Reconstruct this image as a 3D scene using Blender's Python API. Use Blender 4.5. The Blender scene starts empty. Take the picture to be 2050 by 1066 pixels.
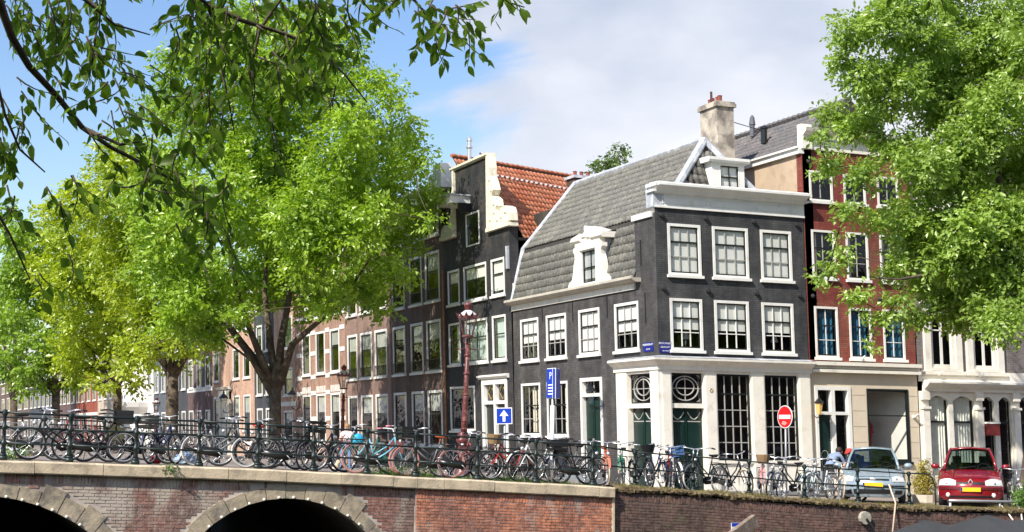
import bpy, bmesh, math, random
import numpy as np
from mathutils import Vector, Matrix
random.seed(7); rng = np.random.default_rng(7)
R = math.radians
sc = bpy.context.scene
COL = sc.collection

# ------------------------------------------------------------------ camera
EYE = 1.75
PITCH, ROLL, YAW = R(6.34), R(0.47), R(23.1)
FPX = 3040.0
fw = Vector((math.sin(YAW)*math.cos(PITCH), math.cos(YAW)*math.cos(PITCH), math.sin(PITCH)))
rt0 = Vector((math.cos(YAW), -math.sin(YAW), 0)); up0 = rt0.cross(fw)
rt = rt0*math.cos(ROLL) + up0*math.sin(ROLL); up = rt.cross(fw)
CAM = Vector((0, 0, EYE))
cam = bpy.data.cameras.new('camera'); camo = bpy.data.objects.new('camera', cam); COL.objects.link(camo)
camo.matrix_world = Matrix(((rt.x, up.x, -fw.x, 0), (rt.y, up.y, -fw.y, 0), (rt.z, up.z, -fw.z, EYE), (0, 0, 0, 1)))
cam.sensor_width = 36; cam.lens = 36*FPX/2050; cam.clip_end = 6000; cam.clip_start = .1
sc.camera = camo

# ------------------------------------------------------------------ light
SUN = Vector((0.95, 0.50, -0.95)).normalized()          # travel direction of sunlight
elev = math.asin(-SUN.z); azim = math.atan2(-SUN.x, -SUN.y)
w = bpy.data.worlds.new('World'); sc.world = w; w.use_nodes = True
nt = w.node_tree; nt.nodes.clear()
def N(t, **kw):
    n = nt.nodes.new(t)
    for k_, v_ in kw.items(): setattr(n, k_, v_)
    return n
out = N('ShaderNodeOutputWorld'); bg = N('ShaderNodeBackground'); bg.inputs[1].default_value = 0.145
sky = N('ShaderNodeTexSky'); sky.sky_type = 'NISHITA'; sky.sun_disc = False
sky.sun_elevation = elev; sky.sun_rotation = azim % (2*math.pi); sky.air_density = 1.3; sky.dust_density = .6; sky.ozone_density = 2.5
tc = N('ShaderNodeTexCoord'); mp = N('ShaderNodeMapping'); mp.inputs['Scale'].default_value = (1, 1, 1.9)
mp.inputs['Location'].default_value = (0.26, 0.10, 0.05)
nz = N('ShaderNodeTexNoise'); nz.inputs['Scale'].default_value = 3.0; nz.inputs['Detail'].default_value = 10; nz.inputs['Roughness'].default_value = .56; nz.inputs['Distortion'].default_value = .25
# cloud bank lies to the right of the view, open blue sky to the left
dotn = N('ShaderNodeVectorMath', operation='DOT_PRODUCT'); dotn.inputs[1].default_value = (0.92, -0.39, -0.75)
mr0 = N('ShaderNodeMapRange'); mr0.inputs[1].default_value = -.28; mr0.inputs[2].default_value = -.08; mr0.inputs[3].default_value = -.11; mr0.inputs[4].default_value = .24; mr0.interpolation_type = 'SMOOTHSTEP'
addn = N('ShaderNodeMath', operation='ADD')
ramp = N('ShaderNodeMapRange'); ramp.inputs[1].default_value = .49; ramp.inputs[2].default_value = .60; ramp.interpolation_type = 'SMOOTHERSTEP'
nz2 = N('ShaderNodeTexNoise'); nz2.inputs['Scale'].default_value = 4.2; nz2.inputs['Detail'].default_value = 6
ccol = N('ShaderNodeMixRGB'); ccol.inputs[1].default_value = (2.55, 2.9, 3.6, 1); ccol.inputs[2].default_value = (4.2, 4.3, 4.65, 1)
cr = N('ShaderNodeMapRange'); cr.inputs[1].default_value = .38; cr.inputs[2].default_value = .62
mix = N('ShaderNodeMixRGB')
lk = nt.links.new
lk(tc.outputs['Generated'], mp.inputs[0]); lk(mp.outputs[0], nz.inputs['Vector']); lk(mp.outputs[0], nz2.inputs['Vector'])
lk(tc.outputs['Generated'], dotn.inputs[0]); lk(dotn.outputs['Value'], mr0.inputs[0])
lk(nz.outputs['Fac'], addn.inputs[0]); lk(mr0.outputs[0], addn.inputs[1]); lk(addn.outputs[0], ramp.inputs[0])
lk(nz2.outputs['Fac'], cr.inputs[0]); lk(cr.outputs[0], ccol.inputs[0])
hs = N('ShaderNodeHueSaturation'); hs.inputs['Saturation'].default_value = 1.2; hs.inputs['Hue'].default_value = .515; hs.inputs['Value'].default_value = .80
lk(sky.outputs[0], hs.inputs['Color']); lk(hs.outputs[0], mix.inputs[1]); lk(ccol.outputs[0], mix.inputs[2]); lk(ramp.outputs[0], mix.inputs[0])
lk(mix.outputs[0], bg.inputs[0]); lk(bg.outputs[0], out.inputs[0])
sl = bpy.data.lights.new('sun', 'SUN'); sl.energy = 4.4; sl.angle = R(.53); sl.color = (1, .94, .84)
so = bpy.data.objects.new('sun', sl); COL.objects.link(so); so.rotation_euler = SUN.to_track_quat('-Z', 'Y').to_euler(); so.location = (-60, -40, 80)
sc.view_settings.view_transform = 'Standard'; sc.view_settings.look = 'None'; sc.view_settings.gamma = 1
sc.view_settings.use_curve_mapping = False; sc.view_settings.exposure = 0.66
sc.cycles.max_bounces = 8; sc.cycles.diffuse_bounces = 3; sc.cycles.glossy_bounces = 3; sc.cycles.transmission_bounces = 6; sc.cycles.transparent_max_bounces = 12
sc.cycles.caustics_reflective = False; sc.cycles.caustics_refractive = False

# ------------------------------------------------------------------ plan helpers
def ray(x, y): return fw*FPX + rt*(x-1025) - up*(y-533)
AX = Vector((math.sin(YAW), math.cos(YAW), 0))
def at(x, y, d):                       # point of the place seen at photo pixel x,y at distance d along the axis
    r = ray(x, y); return CAM + r*(d/r.dot(AX))
def atY(x, y, Y):
    r = ray(x, y); return CAM + r*(Y/r.y)
GX = [-30, 2.64, 5.2, 7.74, 10.1, 12.7, 15.6, 18.3, 21.4, 24.5, 28, 60]
GZ = [1.2, 1.18, 1.09, 1.0, .88, .75, .60, .44, .20, .02, -.1, -.12]
def g(X, Y=32.0):                      # height of the paving
    a = float(np.interp(X, GX, GZ)); t = min(1, max(0, (Y-40)/10.0))
    b = .38 if X < 21 else float(np.interp(X, [21, 24], [.38, .05]))
    return a*(1-t) + b*t

# ------------------------------------------------------------------ materials
MATS = {}
def mat(name, col, rough=.7, var=.18, vs=2.0, bump=0.0, bs=40.0, metal=0.0, spec=.4, col2=None, c2s=1.2, c2t=(.5, .62), brick=None, coat=0.0):
    if name in MATS: return MATS[name]
    m = bpy.data.materials.new(name); m.use_nodes = True; t = m.node_tree; n = t.nodes; p = n['Principled BSDF']
    p.inputs['Roughness'].default_value = rough; p.inputs['Metallic'].default_value = metal; p.inputs['Specular IOR Level'].default_value = spec
    if coat: p.inputs['Coat Weight'].default_value = coat; p.inputs['Coat Roughness'].default_value = .08
    geo = n.new('ShaderNodeNewGeometry'); c = (*col, 1)
    L = t.links.new
    nzz = n.new('ShaderNodeTexNoise'); nzz.inputs['Scale'].default_value = vs; nzz.inputs['Detail'].default_value = 5; nzz.inputs['Roughness'].default_value = .65
    L(geo.outputs['Position'], nzz.inputs['Vector'])
    mrg = n.new('ShaderNodeMapRange'); mrg.inputs[1].default_value = .3; mrg.inputs[2].default_value = .7; mrg.inputs[3].default_value = 1-var; mrg.inputs[4].default_value = 1+var
    L(nzz.outputs['Fac'], mrg.inputs[0])
    mul = n.new('ShaderNodeVectorMath'); mul.operation = 'SCALE'; mul.inputs[0].default_value = col
    if col2 is not None:
        n2 = n.new('ShaderNodeTexNoise'); n2.inputs['Scale'].default_value = c2s; n2.inputs['Detail'].default_value = 7; n2.inputs['Roughness'].default_value = .6
        L(geo.outputs['Position'], n2.inputs['Vector'])
        r2 = n.new('ShaderNodeMapRange'); r2.inputs[1].default_value = c2t[0]; r2.inputs[2].default_value = c2t[1]; L(n2.outputs['Fac'], r2.inputs[0])
        mx = n.new('ShaderNodeMixRGB'); mx.inputs[1].default_value = c; mx.inputs[2].default_value = (*col2, 1); L(r2.outputs[0], mx.inputs[0])
        L(mx.outputs[0], mul.inputs[0])
    L(mrg.outputs[0], mul.inputs['Scale'])
    last = mul.outputs[0]; hgt = None
    if brick:
        ms_ = n.new('ShaderNodeMapping'); ms_.inputs['Scale'].default_value = (2.6, 2.6, .22); L(geo.outputs['Position'], ms_.inputs[0]); ns_ = n.new('ShaderNodeTexNoise'); ns_.inputs['Scale'].default_value = 1; ns_.inputs['Detail'].default_value = 6; ns_.inputs['Roughness'].default_value = .7; L(ms_.outputs[0], ns_.inputs['Vector'])
        rs_ = n.new('ShaderNodeMapRange'); rs_.inputs[1].default_value = .35; rs_.inputs[2].default_value = .68; rs_.inputs[3].default_value = .76; rs_.inputs[4].default_value = 1.26; L(ns_.outputs['Fac'], rs_.inputs[0]); ms2 = n.new('ShaderNodeVectorMath'); ms2.operation = 'SCALE'; L(last, ms2.inputs[0]); L(rs_.outputs[0], ms2.inputs['Scale']); last = ms2.outputs[0]
    if brick:                           # 'x' or 'y' axis along the wall
        sp = n.new('ShaderNodeSeparateXYZ'); L(geo.outputs['Position'], sp.inputs[0]); cb = n.new('ShaderNodeCombineXYZ')
        L(sp.outputs[0 if brick == 'x' else 1], cb.inputs[0]); L(sp.outputs[2], cb.inputs[1])
        bt = n.new('ShaderNodeTexBrick'); bt.inputs['Scale'].default_value = 1; bt.inputs['Brick Width'].default_value = .21; bt.inputs['Row Height'].default_value = .062
        bt.inputs['Mortar Size'].default_value = .008; bt.inputs['Color1'].default_value = (1, 1, 1, 1); bt.inputs['Color2'].default_value = (.66, .66, .66, 1); bt.inputs['Mortar'].default_value = (1.25, 1.25, 1.25, 1) if 'paint' not in name and 'black' not in name else (.5, .5, .5, 1)
        L(cb.outputs[0], bt.inputs['Vector'])
        mm = n.new('ShaderNodeMixRGB'); mm.blend_type = 'MULTIPLY'; mm.inputs[0].default_value = .8; L(last, mm.inputs[1]); L(bt.outputs['Color'], mm.inputs[2]); last = mm.outputs[0]; hgt = bt.outputs['Color']
    L(last, p.inputs['Base Color'])
    if bump or hgt:
        b = n.new('ShaderNodeBump'); b.inputs['Strength'].default_value = bump or .3; b.inputs['Distance'].default_value = .02
        if hgt: L(hgt, b.inputs['Height'])
        else:
            n3 = n.new('ShaderNodeTexNoise'); n3.inputs['Scale'].default_value = bs; n3.inputs['Detail'].default_value = 4; L(geo.outputs['Position'], n3.inputs['Vector']); L(n3.outputs['Fac'], b.inputs['Height'])
        L(b.outputs[0], p.inputs['Normal'])
    MATS[name] = m; return m
def glass_mat(name, tint=(.97, .98, .97), refl=.075):
    m = bpy.data.materials.new(name); m.use_nodes = True; t = m.node_tree; n = t.nodes; n.clear(); o = n.new('ShaderNodeOutputMaterial')
    tr = n.new('ShaderNodeBsdfTransparent'); tr.inputs[0].default_value = (*tint, 1); gl = n.new('ShaderNodeBsdfGlossy'); gl.inputs['Roughness'].default_value = .02; gl.inputs[0].default_value = (.9, .95, 1, 1)
    mx = n.new('ShaderNodeMixShader'); lw = n.new('ShaderNodeLayerWeight'); lw.inputs[0].default_value = .5
    mr = n.new('ShaderNodeMapRange'); mr.inputs[3].default_value = refl*.55; mr.inputs[4].default_value = 1
    geo = n.new('ShaderNodeNewGeometry'); nn = n.new('ShaderNodeTexNoise'); nn.inputs['Scale'].default_value = 1.6; b = n.new('ShaderNodeBump'); b.inputs['Strength'].default_value = .06; b.inputs['Distance'].default_value = .15
    t.links.new(geo.outputs['Position'], nn.inputs['Vector']); t.links.new(nn.outputs['Fac'], b.inputs['Height']); t.links.new(b.outputs[0], gl.inputs['Normal'])
    pw_ = n.new('ShaderNodeMath'); pw_.operation = 'POWER'; pw_.inputs[1].default_value = 4.0; t.links.new(lw.outputs['Facing'], pw_.inputs[0]); t.links.new(pw_.outputs[0], mr.inputs[0]); t.links.new(mr.outputs[0], mx.inputs[0]); t.links.new(tr.outputs[0], mx.inputs[1]); t.links.new(gl.outputs[0], mx.inputs[2]); t.links.new(mx.outputs[0], o.inputs[0])
    MATS[name] = m; return m
def leaf_mat(name, dark, light, trans=.45, gloss=.06):
    m = bpy.data.materials.new(name); m.use_nodes = True; t = m.node_tree; n = t.nodes; n.clear(); o = n.new('ShaderNodeOutputMaterial')
    at_ = n.new('ShaderNodeAttribute'); at_.attribute_name = 'tint'; mx = n.new('ShaderNodeMixRGB'); mx.inputs[1].default_value = (*dark, 1); mx.inputs[2].default_value = (*light, 1)
    oi = n.new('ShaderNodeObjectInfo'); ad = n.new('ShaderNodeMath'); ad.operation = 'MULTIPLY_ADD'; ad.inputs[1].default_value = .3
    t.links.new(oi.outputs['Random'], ad.inputs[0]); t.links.new(at_.outputs['Fac'], ad.inputs[2])
    t.links.new(ad.outputs[0], mx.inputs[0])
    d = n.new('ShaderNodeBsdfDiffuse'); tl = n.new('ShaderNodeBsdfTranslucent'); gl = n.new('ShaderNodeBsdfGlossy'); gl.inputs['Roughness'].default_value = .38; gl.inputs[0].default_value = (.8, .85, .7, 1)
    br = n.new('ShaderNodeVectorMath'); br.operation = 'MULTIPLY'; br.inputs[1].default_value = (1.5, 1.5, .7)
    t.links.new(mx.outputs[0], d.inputs[0]); t.links.new(mx.outputs[0], br.inputs[0]); t.links.new(br.outputs[0], tl.inputs[0])
    a = n.new('ShaderNodeMixShader'); a.inputs[0].default_value = trans; t.links.new(d.outputs[0], a.inputs[1]); t.links.new(tl.outputs[0], a.inputs[2])
    b = n.new('ShaderNodeMixShader'); b.inputs[0].default_value = gloss; t.links.new(a.outputs[0], b.inputs[1]); t.links.new(gl.outputs[0], b.inputs[2]); t.links.new(b.outputs[0], o.inputs[0])
    MATS[name] = m; return m

cream = mat('cream_paint', (.82, .775, .68), .55, .09, 1.8, col2=(.62, .57, .48), c2s=2.2, c2t=(.55, .74))
white = mat('white_paint', (.80, .785, .74), .5, .07, 2.0, col2=(.66, .63, .57), c2s=2.2, c2t=(.56, .72))
stonew = mat('carved_white_stone', (.78, .73, .58), .7, .15, 6, .5, 9, col2=(.55, .48, .36), c2s=5, c2t=(.55, .68))
lead = mat('lead_sheet', (.42, .44, .48), .55, .2, 3, .3, 12, col2=(.58, .60, .64), c2s=3)
sashd = mat('dark_sash_paint', (.016, .020, .020), .35, .1)
sashg = mat('grey_muntin_paint', (.40, .39, .36), .5, .1)
greend = mat('bottle_green_paint', (.007, .026, .021), .3, .2)
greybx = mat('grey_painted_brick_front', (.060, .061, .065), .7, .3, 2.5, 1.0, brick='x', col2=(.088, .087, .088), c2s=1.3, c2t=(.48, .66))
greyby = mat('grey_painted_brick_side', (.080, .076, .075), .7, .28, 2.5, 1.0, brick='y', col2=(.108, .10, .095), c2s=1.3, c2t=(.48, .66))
blackby = mat('black_brick', (.040, .040, .044), .7, .18, 1.5, .5, brick='y', col2=(.07, .062, .058), c2s=1.2)
brownby = mat('brown_brick', (.135, .092, .074), .85, .2, 1.2, .5, brick='y')
orangeby = mat('orange_brick', (.36, .22, .165), .85, .15, 1.0, .5, brick='y')
peachby = mat('peach_brick', (.52, .33, .24), .85, .15, 1.0, .4, brick='y')
dkbrownby = mat('dark_purple_brick', (.13, .085, .08), .85, .2, 1.2, .5, brick='y')
darkgy = mat('slate_grey_brick', (.06, .065, .075), .8, .2, 1.2, .5, brick='y')
redby = mat('red_brick_far', (.30, .075, .045), .85, .2, 1.2, .5, brick='y')
redbx = mat('red_painted_brick', (.25, .055, .040), .75, .2, 1.5, .8, brick='x', col2=(.29, .10, .065), c2s=.9)
greyx = mat('warm_grey_brick', (.21, .185, .175), .8, .12, 1.0, .5, brick='x')
dkredx = mat('dark_red_brick', (.10, .030, .025), .8, .2, 1.0, .5, brick='x')
creamst = mat('cream_stucco', (.66, .57, .44), .75, .08, 1.2, .2, 30)
beige = mat('beige_stucco', (.50, .385, .27), .85, .12, 1.0, .2, 30, col2=(.42, .31, .21), c2s=1.5)
tilegrey = mat('grey_pantile', (.150, .145, .128), .7, .42, 9, .2, 60, col2=(.20, .19, .16), c2s=1.6)
tileor = mat('orange_pantile', (.48, .185, .10), .75, .42, 9, .2, 60, col2=(.42, .12, .055), c2s=1.5)
tiledk = mat('dark_pantile', (.12, .115, .115), .7, .35, 9, .2, 60, col2=(.17, .15, .14), c2s=1.5)
roofbase = mat('roof_boarding', (.05, .045, .04), .9)
chim = mat('chimney_render', (.50, .44, .36), .9, .25, 3, .4, 12, col2=(.22, .19, .165), c2s=1.9, c2t=(.47, .62))
terrac = mat('terracotta', (.25, .07, .05), .8, .3, 6)
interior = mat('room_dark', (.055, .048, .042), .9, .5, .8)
blindw = mat('white_blind', (.84, .83, .78), .9, .04)
curtcr = mat('cream_curtain', (.66, .60, .46), .9, .1)
curtbl = mat('blue_curtain', (.025, .12, .21), .9, .15)
iron = mat('dark_green_iron', (.010, .021, .020), .42, .3, 8)
ironred = mat('red_brown_lamp_paint', (.13, .034, .032), .35, .25, 12, .25, 30, col2=(.24, .10, .09), c2s=9)
black = mat('black_enamel', (.016, .016, .017), .3, .2, 8)
rubber = mat('tyre_rubber', (.03, .03, .03), .8)
chrome = mat('steel', (.72, .72, .73), .32, .1, metal=.75)
zinc = mat('galvanised_pole', (.42, .43, .44), .45, .15, metal=.6)
glass = glass_mat('window_glass'); carglass = glass_mat('car_glass', (.50, .58, .56), .16); lglass = glass_mat('lantern_glass', (.93, .94, .92), .2)
bark = mat('elm_bark', (.085, .062, .045), .95, .3, 4, .8, 14, col2=(.15, .12, .085), c2s=3)
skin = mat('skin', (.58, .34, .25), .6, .05)

# ------------------------------------------------------------------ mesh helpers
ORG = {}
class MB:
    def __init__(s): s.v = []; s.f = []; s.mi = []
    def add(s, vs, fs, mi=0):
        o = len(s.v); s.v += [tuple(p) for p in vs]; s.f += [tuple(i+o for i in f) for f in fs]; s.mi += [mi]*len(fs); return s
    def box8(s, p, mi=0): return s.add(p, [(0, 3, 2, 1), (4, 5, 6, 7), (0, 1, 5, 4), (1, 2, 6, 5), (2, 3, 7, 6), (3, 0, 4, 7)], mi)
    def box(s, x0, x1, y0, y1, z0, z1, mi=0): return s.fb(lambda a, b, z: (a, b, z), x0, x1, y0, y1, z0, z1, mi)
    def fb(s, T, a0, a1, b0, b1, z0, z1, mi=0):
        return s.box8([T(a0, b0, z0), T(a1, b0, z0), T(a1, b1, z0), T(a0, b1, z0), T(a0, b0, z1), T(a1, b0, z1), T(a1, b1, z1), T(a0, b1, z1)], mi)
    def fq(s, T, a0, a1, b, z0, z1, mi=0): return s.add([T(a0, b, z0), T(a1, b, z0), T(a1, b, z1), T(a0, b, z1)], [(0, 1, 2, 3)], mi)
    def quad(s, a, b, c, d, mi=0): return s.add([a, b, c, d], [(0, 1, 2, 3)], mi)
    def ext(s, T, poly, b0, b1, mi=0):  # polygon (a,z) extruded in b
        n = len(poly); vs = [T(a, b0, z) for a, z in poly]+[T(a, b1, z) for a, z in poly]
        return s.add(vs, [tuple(range(n)), tuple(range(2*n-1, n-1, -1))]+[(i, (i+1) % n, n+(i+1) % n, n+i) for i in range(n)], mi)
    def sweep(s, T, prof, a0, a1, mi=0):  # profile (b,z) swept along a
        n = len(prof); vs = [T(a0, b, z) for b, z in prof]+[T(a1, b, z) for b, z in prof]
        return s.add(vs, [tuple(range(n)), tuple(range(2*n-1, n-1, -1))]+[(i, (i+1) % n, n+(i+1) % n, n+i) for i in range(n)], mi)
    def tube(s, path, r, n=6, mi=0, cap=True):
        P = [Vector(p) for p in path]; m = len(P); rr = r if isinstance(r, (list, tuple)) else [r]*m; o = len(s.v); prev = None
        for i, p in enumerate(P):
            d = (P[min(i+1, m-1)]-P[max(i-1, 0)]); d = d.normalized() if d.length > 1e-9 else Vector((0, 0, 1))
            if prev is None: u = d.cross(Vector((0, 0, 1)) if abs(d.z) < .9 else Vector((1, 0, 0))).normalized()
            else: u = (prev-d*prev.dot(d)); u = u.normalized() if u.length > 1e-6 else d.orthogonal().normalized()
            prev = u; v = d.cross(u)
            for k in range(n):
                a = 2*math.pi*k/n; s.v.append(tuple(p+(u*math.cos(a)+v*math.sin(a))*rr[i]))
        for i in range(m-1):
            for k in range(n):
                k2 = (k+1) % n; s.f.append((o+i*n+k, o+i*n+k2, o+(i+1)*n+k2, o+(i+1)*n+k)); s.mi.append(mi)
        if cap: s.f.append(tuple(o+k for k in range(n-1, -1, -1))); s.f.append(tuple(o+(m-1)*n+k for k in range(n))); s.mi += [mi, mi]
        return s
    def lathe(s, c, prof, n=10, mi=0, T=None):  # prof (r,z)
        o = len(s.v); c = Vector(c)
        for r, z in prof:
            for k in range(n):
                a = 2*math.pi*k/n; p = Vector((r*math.cos(a), r*math.sin(a), z)); s.v.append(tuple(c+p))
        m = len(prof)
        for i in range(m-1):
            for k in range(n):
                k2 = (k+1) % n; s.f.append((o+i*n+k, o+i*n+k2, o+(i+1)*n+k2, o+(i+1)*n+k)); s.mi.append(mi)
        s.f.append(tuple(o+k for k in range(n-1, -1, -1))); s.f.append(tuple(o+(m-1)*n+k for k in range(n))); s.mi += [mi, mi]
        return s
    def torus(s, c, ax, R_, r, n=24, k=6, mi=0):
        ax = Vector(ax).normalized(); u = ax.orthogonal().normalized(); v = ax.cross(u); o = len(s.v); c = Vector(c)
        for i in range(n):
            a = 2*math.pi*i/n; d = u*math.cos(a)+v*math.sin(a)
            for j in range(k):
                b = 2*math.pi*j/k; s.v.append(tuple(c+d*(R_+r*math.cos(b))+ax*r*math.sin(b)))
        for i in range(n):
            for j in range(k):
                s.f.append((o+i*k+j, o+((i+1) % n)*k+j, o+((i+1) % n)*k+(j+1) % k, o+i*k+(j+1) % k)); s.mi.append(mi)
        return s
    def sphere(s, c, r, n=8, m=6, sc_=(1, 1, 1), mi=0):
        prof = [(r*max(.02, math.sin(math.pi*i/m)), -r*math.cos(math.pi*i/m)) for i in range(m+1)]
        o = len(s.v); s.lathe((0, 0, 0), prof, n, mi)
        for i in range(o, len(s.v)):
            x, y, z = s.v[i]; s.v[i] = (c[0]+x*sc_[0], c[1]+y*sc_[1], c[2]+z*sc_[2])
        return s
    def mesh(s, name, org=(0, 0, 0)):
        me = bpy.data.meshes.new(name); ox, oy, oz = org
        me.from_pydata([(x-ox, y-oy, z-oz) for x, y, z in s.v], [], s.f)
        bm = bmesh.new(); bm.from_mesh(me); bmesh.ops.recalc_face_normals(bm, faces=bm.faces); bm.to_mesh(me); bm.free()
        return me
    def build(s, name, mats, parent=None, smooth=False, loc=None):
        org = ORG[parent.name] if parent else (loc or (0, 0, 0))
        me = s.mesh(name, org)
        mats = mats if isinstance(mats, (list, tuple)) else [mats]
        for m in mats: me.materials.append(m)
        if len(mats) > 1: me.polygons.foreach_set('material_index', s.mi)
        if smooth: me.polygons.foreach_set('use_smooth', [True]*len(me.polygons))
        return link(name, me, parent, org)
def link(name, me, parent=None, org=(0, 0, 0)):
    o = bpy.data.objects.new(name, me); COL.objects.link(o)
    if parent: o.parent = parent
    else: o.location = org
    ORG[o.name] = tuple(org); return o
def tag(o, label=None, cat=None, group=None, kind=None):
    if label: o['label'] = label
    if cat: o['category'] = cat
    if group: o['group'] = group
    if kind: o['kind'] = kind
    return o
def thing(name, label, cat, loc, group=None):
    o = bpy.data.objects.new(name, None); COL.objects.link(o); o.location = loc; o.empty_display_size = .2; ORG[o.name] = tuple(loc)
    return tag(o, label, cat, group)
def np_mesh(name, V, F, tint=None, m=None):
    me = bpy.data.meshes.new(name); V = np.asarray(V, np.float32); F = np.asarray(F, np.int32); k = F.shape[1]
    me.vertices.add(len(V)); me.vertices.foreach_set('co', V.ravel()); me.loops.add(F.size); me.loops.foreach_set('vertex_index', F.ravel())
    me.polygons.add(len(F)); me.polygons.foreach_set('loop_start', np.arange(0, F.size, k, dtype=np.int32)); me.polygons.foreach_set('use_smooth', [False]*len(F)); me.update(calc_edges=True); me.validate()
    if tint is not None:
        a = me.attributes.new('tint', 'FLOAT', 'FACE'); a.data.foreach_set('value', np.asarray(tint, np.float32))
    if m: me.materials.append(m)
    return me
def text_mesh(body, size, name, m, frame, parent, ext=.002):
    # flat lettering; frame = (origin, right, up) world vectors
    cu = bpy.data.curves.new(name, 'FONT'); cu.body = body; cu.size = size; cu.align_x = 'CENTER'; cu.align_y = 'CENTER'; cu.resolution_u = 2; cu.extrude = ext
    to = bpy.data.objects.new(name+'_tmp', cu); COL.objects.link(to); dg = bpy.context.evaluated_depsgraph_get()
    me = bpy.data.meshes.new_from_object(to.evaluated_get(dg)); bpy.data.objects.remove(to); me.name = name
    o_, r_, u_ = [Vector(q) for q in frame]; n_ = r_.cross(u_); org = Vector(ORG[parent.name])
    for v in me.vertices: v.co = o_+r_*v.co.x+u_*v.co.y+n_*v.co.z-org
    me.materials.clear(); me.materials.append(m)
    return link(name, me, parent, ORG[parent.name])
# ================================================================== SETTING
def grid(mb, x0, x1, nx, y0, y1, ny, zf):
    o = len(mb.v)
    for j in range(ny+1):
        for i in range(nx+1):
            x = x0+(x1-x0)*i/nx; y = y0+(y1-y0)*j/ny; mb.v.append((x, y, zf(x, y)))
    for j in range(ny):
        for i in range(nx):
            a = o+j*(nx+1)+i; mb.f.append((a, a+1, a+nx+2, a+nx+1)); mb.mi.append(0)
    return mb
water_m = mat('canal_water', (.018, .026, .020), .06, .2, .5, .25, 3.0, spec=.6)
pave = mat('clinker_paving', (.27, .225, .19), .9, .2, 3, .5, 25, col2=(.19, .165, .15), c2s=.8)
mb = MB(); grid(mb, -2500, 2500, 4, -2500, 2500, 4, lambda x, y: -1.55); tag(mb.build('water', water_m), kind='structure')
mb = MB(); grid(mb, -30, 60, 90, 31.9, 40, 8, g); grid(mb, 10.7, 24, 14, 40, 60, 20, g); grid(mb, 10.7, 24, 4, 60, 420, 6, g)
grid(mb, 24, 60, 6, 40, 60, 4, g); grid(mb, 60, 1500, 2, 31.9, 60, 2, lambda x, y: -.12); grid(mb, 24, 1500, 2, 60, 420, 2, lambda x, y: .05)
grid(mb, -1500, 1500, 2, 420, 2400, 2, lambda x, y: .38)
tag(mb.build('street', pave), kind='structure')
mb = MB(); mb.box(-40, 40, -30, 2.2, -1.6, .08); mb.box(10.45, 10.7, 40.0, 420, -1.6, .3)
tag(mb.build('quay', mat('old_quay_brick', (.05, .035, .03), .9, .25, 2)), kind='structure')

# ---- brick bridge
def stained(name, base, base2, stain, thr, sx, per=.45):
    m = bpy.data.materials.new(name); m.use_nodes = True; t = m.node_tree; n = t.nodes; p = n['Principled BSDF']; p.inputs['Roughness'].default_value = .92; p.inputs['Specular IOR Level'].default_value = .2
    L = t.links.new; geo = n.new('ShaderNodeNewGeometry'); mp_ = n.new('ShaderNodeMapping'); mp_.inputs['Scale'].default_value = sx; L(geo.outputs['Position'], mp_.inputs[0])
    a = n.new('ShaderNodeTexNoise'); a.inputs['Scale'].default_value = 1; a.inputs['Detail'].default_value = 8; a.inputs['Roughness'].default_value = .68; L(mp_.outputs[0], a.inputs['Vector'])
    r1 = n.new('ShaderNodeMapRange'); r1.inputs[1].default_value = thr; r1.inputs[2].default_value = thr+.13; L(a.outputs['Fac'], r1.inputs[0])
    b = n.new('ShaderNodeTexNoise'); b.inputs['Scale'].default_value = 1.1; b.inputs['Detail'].default_value = 4; L(geo.outputs['Position'], b.inputs['Vector'])
    r2 = n.new('ShaderNodeMapRange'); r2.inputs[1].default_value = .42; r2.inputs[2].default_value = .6; L(b.outputs['Fac'], r2.inputs[0])
    m1 = n.new('ShaderNodeMixRGB'); m1.inputs[1].default_value = (*base, 1); m1.inputs[2].default_value = (*base2, 1); L(r2.outputs[0], m1.inputs[0])
    c = n.new('ShaderNodeTexNoise'); c.inputs['Scale'].default_value = 11; c.inputs['Detail'].default_value = 2; L(geo.outputs['Position'], c.inputs['Vector'])
    r3 = n.new('ShaderNodeMapRange'); r3.inputs[1].default_value = .3; r3.inputs[2].default_value = .7; r3.inputs[3].default_value = 1-per; r3.inputs[4].default_value = 1+per; L(c.outputs['Fac'], r3.inputs[0])
    sc_ = n.new('ShaderNodeVectorMath'); sc_.operation = 'SCALE'; L(m1.outputs[0], sc_.inputs[0]); L(r3.outputs[0], sc_.inputs['Scale'])
    m2 = n.new('ShaderNodeMixRGB'); L(sc_.outputs[0], m2.inputs[1]); m2.inputs[2].default_value = (*stain, 1); L(r1.outputs[0], m2.inputs[0]); L(m2.outputs[0], p.inputs['Base Color'])
    bb = n.new('ShaderNodeBump'); bb.inputs['Strength'].default_value = .4; bb.inputs['Distance'].default_value = .01; d = n.new('ShaderNodeTexNoise'); d.inputs['Scale'].default_value = 45; L(geo.outputs['Position'], d.inputs['Vector']); L(d.outputs['Fac'], bb.inputs['Height']); L(bb.outputs[0], p.inputs['Normal'])
    MATS[name] = m; return m
brick_b = stained('limy_bridge_brick', (.27, .135, .105), (.21, .14, .115), (.46, .40, .33), .50, (1.5, 1, .7))
brick_o = stained('orange_abutment_brick', (.29, .135, .10), (.47, .19, .11), (.44, .38, .33), .55, (1.3, 1, .8))
brick_q = stained('dark_quay_brick', (.115, .075, .062), (.17, .10, .08), (.16, .13, .075), .57, (1.2, 1, 1.6))
mortar_b = mat('lime_mortar', (.46, .40, .35), .95, .2, 3, col2=(.30, .25, .22), c2s=1.2); mortar_q = mat('dark_mortar', (.22, .18, .155), .95, .2, 3)
stone_t = mat('tan_arch_stone', (.36, .30, .215), .9, .3, 4, .5, 14, col2=(.20, .175, .14), c2s=2.6)
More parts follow.
